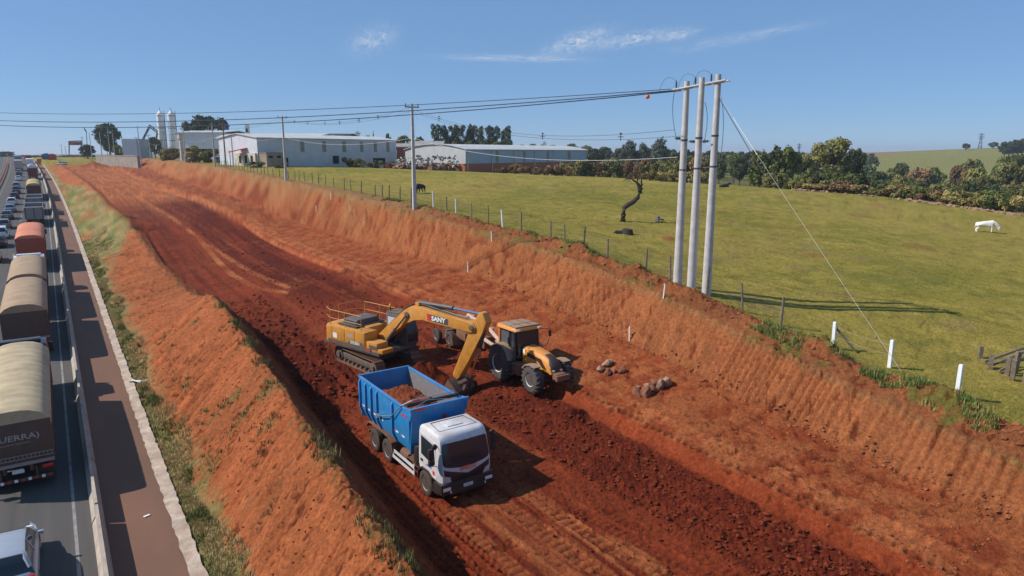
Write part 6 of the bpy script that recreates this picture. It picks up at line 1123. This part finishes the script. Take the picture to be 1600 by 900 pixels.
tree(772+78, 221, 420, 14, 'twig', 'bare grey tree on the skyline right of the barn'); tree(985, 220, 290, 46, 'open0', 'left one of the two tall open-crowned trees behind the hedge'); tree(1033, 216.5, 290, 44, 'open1', 'right one of the two tall open-crowned trees behind the hedge'); tree(1005, 224, 300, 30, 'open1', 'lower open-crowned tree between the two tall ones')
for i in range(16): px = 890+i*13+rr_.uniform(-4, 4); tree(px, 240+rr_.uniform(0, 12), 196+rr_.uniform(-6, 12)-i*1.2, rr_.uniform(22, 36), rk('bush', 3), 'dry reddish shrub in the hedge at the far side of the pasture', 'dry hedge beyond the pasture', rr_.choice(['leaf_brown', 'leaf_brown', 'leaf_olive', 'leaf_green']), 'shrub', 'shrub')
for i in range(12): px = 960+i*24+rr_.uniform(-6, 6); tree(px, 247+rr_.uniform(-4, 6), 215+rr_.uniform(-8, 25), rr_.uniform(26, 40), rk('round', 3), 'mid green tree behind the dry hedge', 'trees behind the dry hedge', rr_.choice(['leaf_green', 'leaf_olive', 'leaf_dark']))
for i in range(5): px = 1015+i*22; tree(px, 262+rr_.uniform(-3, 3), 172, 24, rk('bush', 3), 'pale yellowish shrub at the foot of the hedge near the dead tree', 'pale shrubs near the dead tree', 'leaf_yellow', 'shrub', 'shrub')
tree(1190, 240, 178, 46, 'bamboo', 'left bamboo clump beyond the pasture'); tree(1224, 234, 172, 54, 'bamboo', 'right, larger bamboo clump beyond the pasture', leaf='leaf_green'); tree(1214, 264, 160, 34, 'bush1', 'grey brown shrub at the foot of the bamboo', leaf='leaf_olive', name='shrub', cat='shrub')
tree(1302, 216, 176, 92, 'big', 'very large spreading tree beyond the pasture'); tree(1338, 233, 180, 40, 'round0', 'dark tree hugging the right side of the very large one', leaf='leaf_dark'); tree(1262, 240, 170, 34, 'round2', 'olive tree hugging the left side of the very large one', leaf='leaf_olive'); tree(1292, 250, 160, 16, 'cone', 'small palm-like tree in front of the very large one', leaf='leaf_green')
for i in range(9): px = 1245+i*14; tree(px, 260+rr_.uniform(-4, 8), 150, 30, rk('bush', 3), 'dark undergrowth below the very large tree', 'undergrowth below the very large tree', rr_.choice(['leaf_dark', 'leaf_green']), 'shrub', 'shrub')
for i in range(26):
    t = i/25; px = 1248+t*330+rr_.uniform(-5, 5); tree(px, 275+t*27+rr_.uniform(-4, 6), 139-30*t, rr_.uniform(26, 42), rk('bush', 3), 'rusty brown shrub along the rubble edge of the pasture', 'rusty shrubs along the rubble', rr_.choice(['leaf_brown', 'leaf_olive', 'leaf_olive', 'leaf_yellow', 'leaf_brown', 'leaf_green']), 'shrub', 'shrub')
LV = 'dark tree in the wooded valley at the right'; GV = 'trees of the wooded valley'
for i in range(60):
    t = rr_.random(); D = rr_.choice([165, 190, 220, 250, 290, 330]); px = rr_.uniform(1345, 1640); base = {165: 298, 190: 287, 220: 280, 250: 272, 290: 265, 330: 261}[D]
    top = base+rr_.uniform(-6, 6)-(max(0, px-1440)*.15 if D > 200 else 0); tree(px, top, D, rr_.uniform(34, 56), rk('round', 3), LV, GV, rr_.choice(['leaf_dark', 'leaf_green', 'leaf_olive', 'leaf_green', 'leaf_olive', 'leaf_brown']), hmin=4)
for px, pt, D, wd, lb in [(1510, 224, 760, 16, 'lone round tree left of the pylon on the hill'), (1553, 222, 760, 16, 'lone round tree right of the pylon on the hill')]: tree(px, pt, D, wd, 'round1', lb, leaf='leaf_dark')
for i in range(9): tree(1572+i*7, 221-i*1.0+rr_.uniform(-1, 2), 620, 22, rk('round', 3), 'dark tree of the grove on the hill at the right edge', 'grove on the hill', 'leaf_dark')
for i in range(20): px = 1040+i*17; tree(px, 238.5+rr_.uniform(-1.5, 2), rr_.uniform(420, 520), 26, rk('round', 3), 'far dark tree on the low skyline', 'far skyline trees', 'leaf_dark')
for i in range(14): px = 640+i*16; tree(px, 228+rr_.uniform(-3, 3), 380, 26, rk('round', 3), 'dark tree behind the barn roof', 'trees behind the barn', rr_.choice(['leaf_dark', 'leaf_green']))
for i in range(16): px = -10+i*11; tree(px, 243+rr_.uniform(-1.5, 1), 560, 18, rk('round', 3), 'low far tree at the end of the highway', 'far trees at the end of the highway', 'leaf_grey')
for px, py, w_ in [(400, 249, 26), (440, 251, 18), (545, 243, 22), (556, 244, 20), (566, 248, 26), (588, 247, 20)]: tree(px, py, 158 if px < 500 else 182, w_, rk('bush', 3), 'scrubby bush against the warehouse wall', 'bushes against the warehouse wall', 'leaf_olive', 'shrub', 'shrub')
for px, py in [(790, 258), (810, 252), (836, 257), (862, 254), (880, 256)]: tree(px, py, 182, 24, rk('bush', 3), 'dry bush against the brick base of the barn', 'bushes against the barn', 'leaf_brown', 'shrub', 'shrub')
# one label per tree: its place from the left within its group
by = {}
for o in bpy.data.objects:
    if o.parent is None and o.get('category') in ('tree', 'shrub') and o.get('group'): by.setdefault(o['group'], []).append(o)
for gname, L__ in by.items():
    L__.sort(key=lambda o: math.atan2(o.location.x, o.location.y))
    for i, o in enumerate(L__):
        c_ = [k for k in o.children if k.name.startswith('crown')][0].material_slots[0].material.name
        gname = gname.replace('at the end of the highway', 'ending the highway'); o['label'] = '%s %s %s from left, %s' % (ORD[i], LEAFW.get(c_, 'green'), o['category'], {'trees of the wooded skyline behind the pasture': 'in the wooded skyline behind the pasture', 'trees of the wooded valley': 'in the wooded valley at right', 'rusty shrubs along the rubble': 'along the rubble edge'}.get(gname, 'among the '+gname))
# lattice pylons on the hill
def pylon(px, ptop, pbase, D, label):
    p = at(px, pbase, D); h = at(px, ptop, D)[2]-gz(p[0], p[1]); P = thing('pylon', label, 'pylon', (p[0], p[1], gz(p[0], p[1]))); m = MB(); w_ = h*.10
    lv = [0, .25, .5, .7, .85, 1]; hwid = lambda t: w_*(1-t)*.9+.25
    for sx, sy in ((-1, -1), (1, -1), (1, 1), (-1, 1)): m.tube([(sx*hwid(t), sy*hwid(t), t*h) for t in lv], .22, 5)
    m.build('legs', 'steel_dark', P); m = MB()
    for t0, t1 in zip(lv[:-1], lv[1:]):
        for s in (-1, 1): m.tube([(-hwid(t0), s*hwid(t0), t0*h), (hwid(t1), s*hwid(t1), t1*h)], .14, 4); m.tube([(hwid(t0), s*hwid(t0), t0*h), (-hwid(t1), s*hwid(t1), t1*h)], .14, 4)
    m.build('lattice', 'steel_dark', P)
    P.rotation_euler = (0, 0, -YAW-.5)
    for t in (.68, .80, .92): MB().tube([(-h*.17, 0, t*h), (h*.17, 0, t*h)], .3, 5).build('crossarm', 'steel_dark', P)
pylon(1531, 208, 232, 800, 'lattice pylon standing on the far hill'); pylon(1248, 224, 240, 900, 'tiny distant pylon above the trees left of the large one')
# ------------------------------------------------------------------ dead tree, stumps, boulders, rubble
q = hit(974, 346); D = float((q-np.array([0, 0, CAM_H])) @ _fw); dt = thing('dead_tree', 'crooked leafless dead tree alone in the pasture', 'tree', q); o_ = np.array(q)
path_ = [(973, 347), (974, 336), (975, 325), (982, 319.5), (990, 315), (997, 308), (1000, 299), (999, 291), (995, 285)]; rad = [.36, .27, .25, .25, .24, .23, .22, .20, .12]
m = MB(); m.tube([at(x, y, D+.15*math.sin(i*1.3))-o_ for i, (x, y) in enumerate(path_)], rad, 9); m.build('trunk', 'wood_dark', dt)
for pts, rds in [([(999, 293), (1003, 289), (1002, 284), (1003, 276), (1008, 268)], [.14, .11, .07, .04, .02]), ([(996, 286), (990, 282), (985, 278), (983, 270)], [.12, .08, .05, .02]), ([(995, 285), (997, 277), (993, 268)], [.09, .05, .015]), ([(986, 279), (978, 280), (973, 275)], [.05, .03, .01]), ([(998, 303), (1003, 301), (1006, 303)], [.08, .05, .02]), ([(1003, 280), (1008, 278), (1012, 271)], [.05, .03, .01]), ([(999, 297), (1004, 294)], [.16, .10])]:
    MB().tube([at(x, y, D+.1*i)-o_ for i, (x, y) in enumerate(pts)], rds, 6).build('branch', 'wood_dark', dt)
tw = MB()
for i in range(46):
    x0, y0 = random.choice([(1003, 280), (985, 278), (993, 272), (1006, 271), (980, 280), (996, 278), (984, 283)]); e = (x0+random.uniform(-14, 12), y0+random.uniform(-14, 10)); tw.tube([at(x0, y0, D)-o_, at((x0+e[0])/2+random.uniform(-2, 2), (y0+e[1])/2-1, D+random.uniform(-.4, .4))-o_, at(e[0], e[1], D+random.uniform(-.8, .8))-o_], [.018, .012, .006], 4)
tw.build('twigs', 'wood_dark', dt)
q = hit(980, 366); st = thing('tree_stump', 'low hollow tree stump in front of the dead tree', 'stump', (q[0], q[1], gz1(q[0], q[1]))); MB().lathe([(-.1, .62), (.15, .52), (.45, .46), (.47, .36), (.3, .30), (.28, .02)], 14, 'Z').build('stump', 'wood_dark', st); MB().tube([(-.4, .2, .1), (-.95, .45, .2), (-1.2, .5, .05)], [.25, .2, .1], 8).build('root', 'wood_dark', st)
q = hit(1027, 347); tr_ = thing('broken_trough', 'small grey broken concrete trough lying right of the dead tree', 'trough', (q[0], q[1], gz1(q[0], q[1])), .7); MB().box((0, 0, .3), (.5, .45, .6), rot=(.1, .15, 0), bev=.05).build('block', 'wall_concrete', tr_); MB().tube([(.2, 0, .3), (1.3, -.3, .12), (2.1, -.5, .06)], .06, 6).build('pipe', 'wood_dark', tr_)
RK = [rock_mesh('boulder', s, 2, (1, .75, .65), .5) for s in range(5)]
BL = [(938, 580, .34, 'pale boulder at the left of the small rock group'), (946, 572, .36, 'pale boulder at the back of the small rock group'), (955, 569, .24, 'small grey boulder at the top of the small rock group'), (950, 585, .30, 'brown boulder at the front of the small rock group'), (958, 582, .26, 'dark edged boulder at the right of the small rock group'), (972, 582, .34, 'dark soil boulder right of the small rock group'), (996, 617, .40, 'rusty boulder lowest in the large rock group'), (1008, 618, .46, 'reddish boulder at the front of the large rock group'), (1013, 606, .36, 'pale boulder in the middle of the large rock group'), (1022, 600, .32, 'grey boulder at the back of the large rock group'), (1021, 612, .34, 'brown boulder under the middle of the large rock group'), (1032, 606, .40, 'tan boulder right of the middle of the large rock group'), (1042, 600, .44, 'large pale boulder at the right end of the large rock group'), (997, 608, .18, 'tiny white stone on top of the large rock group')]
mat('rock_pale', (.40, .26, .17), .9, noise=.5, scale=3, bump=1, bscale=7, dust=.6); mat('rock_rust', (.24, .09, .045), .9, noise=.4, scale=3, bump=1, bscale=7, dust=.4)
for i, (px, py, s, lb) in enumerate(BL):
    q = hit(px, py); o = link('boulder', RK[i % 5], ['rock_pale', 'rock', 'rock_rust'][0 if 'pale' in lb or 'white' in lb else (2 if 'r' in lb[:2] or 'dark' in lb or 'red' in lb else 1)], None, (q[0], q[1], gz1(q[0], q[1])+s*.35), (i, i*.7, i*1.9)); o.scale = (s, s, s); tag(o, lb, 'boulder', 'boulders on the bench')
    for p in o.data.polygons: p.use_smooth = False
def scatter_blobs(name, pts, sizes, material, seed=0, squash=.8):
    rs = np.random.RandomState(seed); b = bmesh.new(); bmesh.ops.create_icosphere(b, subdivisions=1, radius=1); bv = np.array([v.co[:] for v in b.verts]); bf = np.array([[v.index for v in f.verts] for f in b.faces]); b.free()
    n = len(pts); nv = len(bv); A_ = rs.uniform(0, 6.283, n); jit = 1+.45*rs.uniform(-1, 1, (n, nv)); V = bv[None]*jit[..., None]; V = V*(np.array(sizes)[:, None, None]*np.stack([rs.uniform(.7, 1.3, n), rs.uniform(.7, 1.3, n), rs.uniform(.6, 1.0, n)*squash], 1)[:, None, :])
    c, s = np.cos(A_)[:, None], np.sin(A_)[:, None]; X = V[..., 0]*c-V[..., 1]*s; Y = V[..., 0]*s+V[..., 1]*c; V = np.stack([X, Y, V[..., 2]], -1)+np.array(pts)[:, None, :]
    F = bf[None]+(np.arange(n)*nv)[:, None, None]; me = bpy.data.meshes.new(name); me.from_pydata(V.reshape(-1, 3).tolist(), [], F.reshape(-1, 3).tolist()); return tag(link(name, me, material), kind='stuff')
pts = []; sz = []
for i in range(240):
    t = random.choice([random.gauss(.02, .02), random.gauss(.52, .03), random.gauss(.62, .04), random.gauss(.78, .05), random.gauss(.92, .03), random.random()]); px = 1246+t*360; py = 297+t*40+random.gauss(0, 1.8); D = 134-36*t; p = at(px, py, D); z = gz(p[0], p[1]); pts.append((p[0], p[1], z+.1)); sz.append(random.uniform(.12, .45)*(1.3 if random.random() < .15 else 1))
scatter_blobs('stone_rubble', pts, sz, 'rock', 3)
# ------------------------------------------------------------------ animals
mat('hide_white', (.78, .74, .66), .8, noise=.12, scale=3); mat('hide_black', (.02, .018, .018), .7, noise=.3); mat('hide_brown', (.09, .045, .03), .8, noise=.3); mat('horn', (.25, .2, .15), .6)
def animal(name, label, cat, loc, rz, hide, lying=False, scale=1.0, group=None):
    A_ = thing(name, label, cat, loc, rz, group); J = {'pel': ((0, -.75, 1.10), .34), 'mid': ((0, -.1, 1.04), .39), 'chest': ((0, .55, 1.06), .38), 'hump': ((0, .72, 1.25), .28), 'neck': ((0, 1.05, 1.0), .27), 'poll': ((0, 1.38, .60), .20), 'muz': ((0, 1.52, .20), .13), 'tail': ((0, -1.05, 1.15), .05), 'tail2': ((0, -1.12, .55), .035)}
    E_ = [('pel', 'mid'), ('mid', 'chest'), ('chest', 'hump'), ('hump', 'neck'), ('neck', 'poll'), ('poll', 'muz'), ('pel', 'tail'), ('tail', 'tail2')]
    for s, n_ in ((-1, 'l'), (1, 'r')):
        J['hip'+n_] = ((s*.24, -.85, .85), .20); J['kn'+n_] = ((s*.22, -.72, .58), .11); J['hk'+n_] = ((s*.22, -.95, .40), .075); J['hf'+n_] = ((s*.22, -.90, .05), .07); J['sh'+n_] = ((s*.20, .60, .75), .15); J['wr'+n_] = ((s*.21, .62, .40), .085); J['ff'+n_] = ((s*.21, .60, .05), .07); J['ear'+n_] = ((s*.24, 1.36, .70), .045)
        E_ += [('pel', 'hip'+n_), ('hip'+n_, 'kn'+n_), ('kn'+n_, 'hk'+n_), ('hk'+n_, 'hf'+n_), ('chest', 'sh'+n_), ('sh'+n_, 'wr'+n_), ('wr'+n_, 'ff'+n_), ('poll', 'ear'+n_)]
    if lying:
        for k in list(J):
            (x, y, z), r = J[k]
            if k[:2] in ('hi', 'kn', 'hk', 'hf', 'sh', 'wr', 'ff'): J[k] = ((x*1.6, y+(.25 if k[0] in 'wf' else 0), min(z, .8)*.25+.06), r*.9)
            elif k in ('poll', 'muz', 'neck') or k.startswith('ear'): J[k] = ((x, y*.95, z*.45+.55), r)
            else: J[k] = ((x, y, z-.62), r)
    names = list(J); me = bpy.data.meshes.new('body'); me.from_pydata([J[n_][0] for n_ in names], [(names.index(a), names.index(b)) for a, b in E_], []); o = link('body', me, None, A_); sk = o.modifiers.new('skin', 'SKIN'); sk.use_smooth_shade = True
    for i, n_ in enumerate(names): me.skin_vertices[0].data[i].radius = (J[n_][1]*1.0, J[n_][1]*1.0); me.skin_vertices[0].data[i].use_root = (n_ == 'pel')
    sb = o.modifiers.new('sub', 'SUBSURF'); sb.levels = 1; sb.render_levels = 2; me.materials.append(M[hide]); A_.scale = (scale,)*3; return A_
yaw_img = -YAW    # facing the right of the picture
q = hit(1539, 362.5); animal('cow', 'white cow grazing alone on the pasture at the right', 'cow', (q[0], q[1], gz1(q[0], q[1])-.02), yaw_img-math.pi/2-.35, 'hide_white', scale=.98)
q = hit(657, 302); animal('cow', 'black and white cow standing beside the fence pole', 'cow', (q[0], q[1], gz1(q[0], q[1])), yaw_img+2.7, 'hide_black', scale=.85)
for i, (px, py, ly, hd, lb) in enumerate([(1132, 293, True, 'hide_black', 'black cow lying on the pasture just right of the tall poles'), (1083, 285, True, 'hide_brown', 'brown cow lying far off between the tall poles'), (1190, 290, False, 'hide_brown', 'brown cow standing far off at the pasture edge'), (1217, 291, True, 'hide_black', 'dark cow resting near the foot of the bamboo'), (1241, 293, False, 'hide_brown', 'dark red cow at the left end of the rubble edge')]):
    q = hit(px, py); animal('cow', lb, 'cow', (q[0], q[1], gz(q[0], q[1])), yaw_img-math.pi/2+i*1.9, hd, ly, .95, 'cattle at the far side of the pasture')
# ------------------------------------------------------------------ loose soil, tufts, litter
rs = np.random.RandomState(11)
def zone(n, fx, fy): y = fy(n); return fx(y, n), y
X, Y, S = [], [], []
def strew(n, ya, yb, xa, xb, s0, s1, pw=2.5, nearer=1.6):
    y = ya+(yb-ya)*rs.rand(n)**nearer; a = xa(y) if callable(xa) else xa; b = xb(y) if callable(xb) else xb; x = a+(b-a)*rs.rand(n); X.append(x); Y.append(y); S.append(s0+(s1-s0)*rs.rand(n)**pw)
strew(2600, 8, 30, lambda y: 17.0-.06*(y-20), lambda y: line_x(y)-.3, .02, .11); strew(900, 8, 30, 13.5, 18, .02, .07); strew(900, 33, 60, lambda y: bank_x(y)+2, 14, .03, .16); strew(700, 28, 48, 13, 21, .02, .10); strew(1300, 8, 34, lambda y: line_x(y)+.1, lambda y: toe_x(y)+.4, .015, .07, 4); strew(700, 8, 45, lambda y: toe_x(y)-.3, lambda y: toe_x(y)+.35, .02, .11, 3); strew(900, 12, 50, 3.8, lambda y: bank_x(y)+.3, .015, .06, 4); strew(500, 45, 95, 15, 21, .04, .13, 3); strew(500, 8, 60, lambda y: crest_x(y)+.5, lambda y: crest_x(y)+2.2, .03, .14, 3); strew(500, 8, 32, lambda y: bank_x(y)+2.0, 11.5, .02, .09)
X, Y, S = map(np.concatenate, (X, Y, S))
ok = (np.abs(X-12.4) > 1.6) | (Y < 21) | (Y > 30); ok &= (np.abs(X-15.6) > 2.2) | (Y < 34) | (Y > 41); X, Y, S = X[ok], Y[ok], S[ok]
Z = gzd(X, Y); m_ = X > line_x(Y)
scatter_blobs('soil_clods', np.stack([X, Y, Z+S*.25], 1)[~m_], S[~m_], 'soil_clod', 5)
mat('soil_clod_orange', (.27, .095, .042), 1, noise=.4, scale=2, spec=.1); scatter_blobs('soil_clods', np.stack([X, Y, Z+S*.2], 1)[m_], S[m_], 'soil_clod_orange', 6)
def grass(name, x, y, h, col, blades, seed, spread=.12, lean=.5, wid=.010):
    """tufts of bent blades; colour per tuft"""
    r = np.random.RandomState(seed); n = len(x); z = gzd(x, y)-.01; N_ = n*blades; i = np.repeat(np.arange(n), blades); a = r.rand(N_)*6.283; b = r.rand(N_)*6.283; q = spread*np.sqrt(r.rand(N_))
    hh = np.asarray(h)[i]*r.uniform(.5, 1.1, N_); base = np.stack([x[i]+q*np.cos(a), y[i]+q*np.sin(a), z[i]], 1); tip = base+np.stack([np.cos(b)*hh*lean*r.rand(N_), np.sin(b)*hh*lean*r.rand(N_), hh], 1); w_ = np.stack([-np.sin(b), np.cos(b), 0*b], 1)*(wid*(1+hh*3))[:, None]
    V = np.stack([base-w_, base+w_, tip], 1).reshape(-1, 3); me = bpy.data.meshes.new(name); F = np.arange(N_*3).reshape(-1, 3); me.from_pydata(V.tolist(), [], F.tolist()); ca = me.color_attributes.new('leaf', 'FLOAT_COLOR', 'POINT'); k = r.uniform(.7, 1.35, N_); c = np.asarray(col)[i]*k[:, None]; ca.data.foreach_set('color', np.repeat(np.concatenate([c, np.ones((N_, 1))], 1), 3, 0).ravel().astype(np.float32)); return tag(link(name, me, 'leaf_white'), kind='stuff')
leaf_mat('leaf_white', (1, 1, 1))
def pick(n, ya, yb, xa, xb, pw=1.5): y = ya+(yb-ya)*rs.rand(n)**pw; a = xa(y); b = xb(y); return a+(b-a)*rs.rand(n), y
# dry verge between kerb and bank
x, y = pick(9000, 12, 110, lambda y: road_x(y)+3.0, lambda y: road_x(y)+3.1+.9+.4*np.sin(y*.4)+2.2*sstep(85, 105, y)); k = vnoise(x*1.1, y*1.1, 71); ok = vnoise(x*.9, y*.5, 72) > .30*sstep(3.3, 4.0, x); x, y, k = x[ok], y[ok], k[ok]
grass('verge_grass', x, y, rs.uniform(.06, .24, len(x)), np.where((k > .58)[:, None], [[.13, .14, .04]], [[.36, .28, .13]]), 7, 21)
x, y = pick(2600, 12, 50, lambda y: road_x(y)+4.2, lambda y: bank_x(y)+.4); ok = fbm(x*.8, y*.8, 33, 4) > .30; x, y = x[ok], y[ok]; grass('bank_weeds', x, y, rs.uniform(.08, .28, len(x)), np.where(rs.rand(len(x), 1) > .4, [[.10, .11, .03]], [[.24, .20, .08]]), 8, 22)
x, y = pick(700, 12, 50, lambda y: bank_x(y)-.35, lambda y: bank_x(y)+.5); ok = vnoise(x*.6, y*.6, 74) > .55; x, y = x[ok], y[ok]; grass('bank_weeds', x, y, rs.uniform(.1, .4, len(x)), np.where(rs.rand(len(x), 1) > .35, [[.11, .12, .035]], [[.26, .21, .09]]), 9, 23)
# green tufts on the spoil at the top of the cut, then the pasture sward
x, y = pick(9000, 6, 78, lambda y: crest_x(y)+.5, lambda y: crest_x(y)+2.6, 1.4); n_ = vnoise(x*1.1, y*1.1, 75)*.6+vnoise(x*.4, y*.4, 76)*.6; ok = n_ > .77; x, y = x[ok], y[ok]; grass('spoil_tufts', x, y, rs.uniform(.08, .34, len(x)), np.where(rs.rand(len(x), 1) > .35, [[.085, .125, .028]], [[.24, .21, .07]]), 9, 24)
y = 2+70*rs.rand(26000)**1.25; x = crest_x(y)+2.0+45*rs.rand(26000)**1.6; k = vnoise(x*.35, y*.35, 77)[:, None]; grass('pasture_grass', x, y, rs.uniform(.03, .11, len(x)), np.array([[.20, .185, .032]])*(1-k)+np.array([[.32, .26, .075]])*k, 4, 25, .16, 1.2, .012)
# litter on the verge
q = hit(216, 598); m = MB(); m.loft([[(x*.32+.1*t, (t-.5)*1.0+.05*math.sin(x*9), .05+.09*math.sin(x*4+t*5)+(.0 if k_ else .02)) for x, k_ in ((-.5, 1), (0, 1), (.5, 1), (.5, 0), (0, 0), (-.5, 0))] for t in (0, .2, .45, .7, 1)]); o = m.build('plastic_sheet', 'white_paint', None, (q[0], q[1], gz1(q[0], q[1])+.03), rot=(0, 0, 1.0)); tag(o, 'crumpled white plastic sheet on the grass verge', 'litter')
q = hit(217, 543); o = link('stone', RK[1], 'rock_rust', None, (q[0], q[1], gz1(q[0], q[1])+.12), (1, 2, 3)); o.scale = (.26, .22, .2); tag(o, 'orange brown stone on the grass verge', 'stone')
q = hit(222, 843-35); tag(MB().box((0, 0, .012), (.22, .10, .02), rot=(0, 0, .3)).build('paper_scrap', 'white_paint', None, (1.75, 27.6, float(road_z(27.6))+.0)), 'small white paper scrap on the brown path', 'litter')
# ------------------------------------------------------------------ thin haze over the whole valley
hz = bpy.data.materials.new('haze'); hz.use_nodes = True; n = hz.node_tree.nodes; n.remove(n['Principled BSDF']); pv = n.new('ShaderNodeVolumePrincipled'); pv.inputs['Color'].default_value = (.80, .88, 1, 1); pv.inputs['Density'].default_value = .00018; pv.inputs['Anisotropy'].default_value = .2
hz.node_tree.links.new(pv.outputs[0], n['Material Output'].inputs['Volume'])
b = MB().box((0, 0, 0), (14000, 14000, 90)); o = b.build('haze', hz, None, (0, 0, 15), smooth=0); tag(o, kind='stuff')
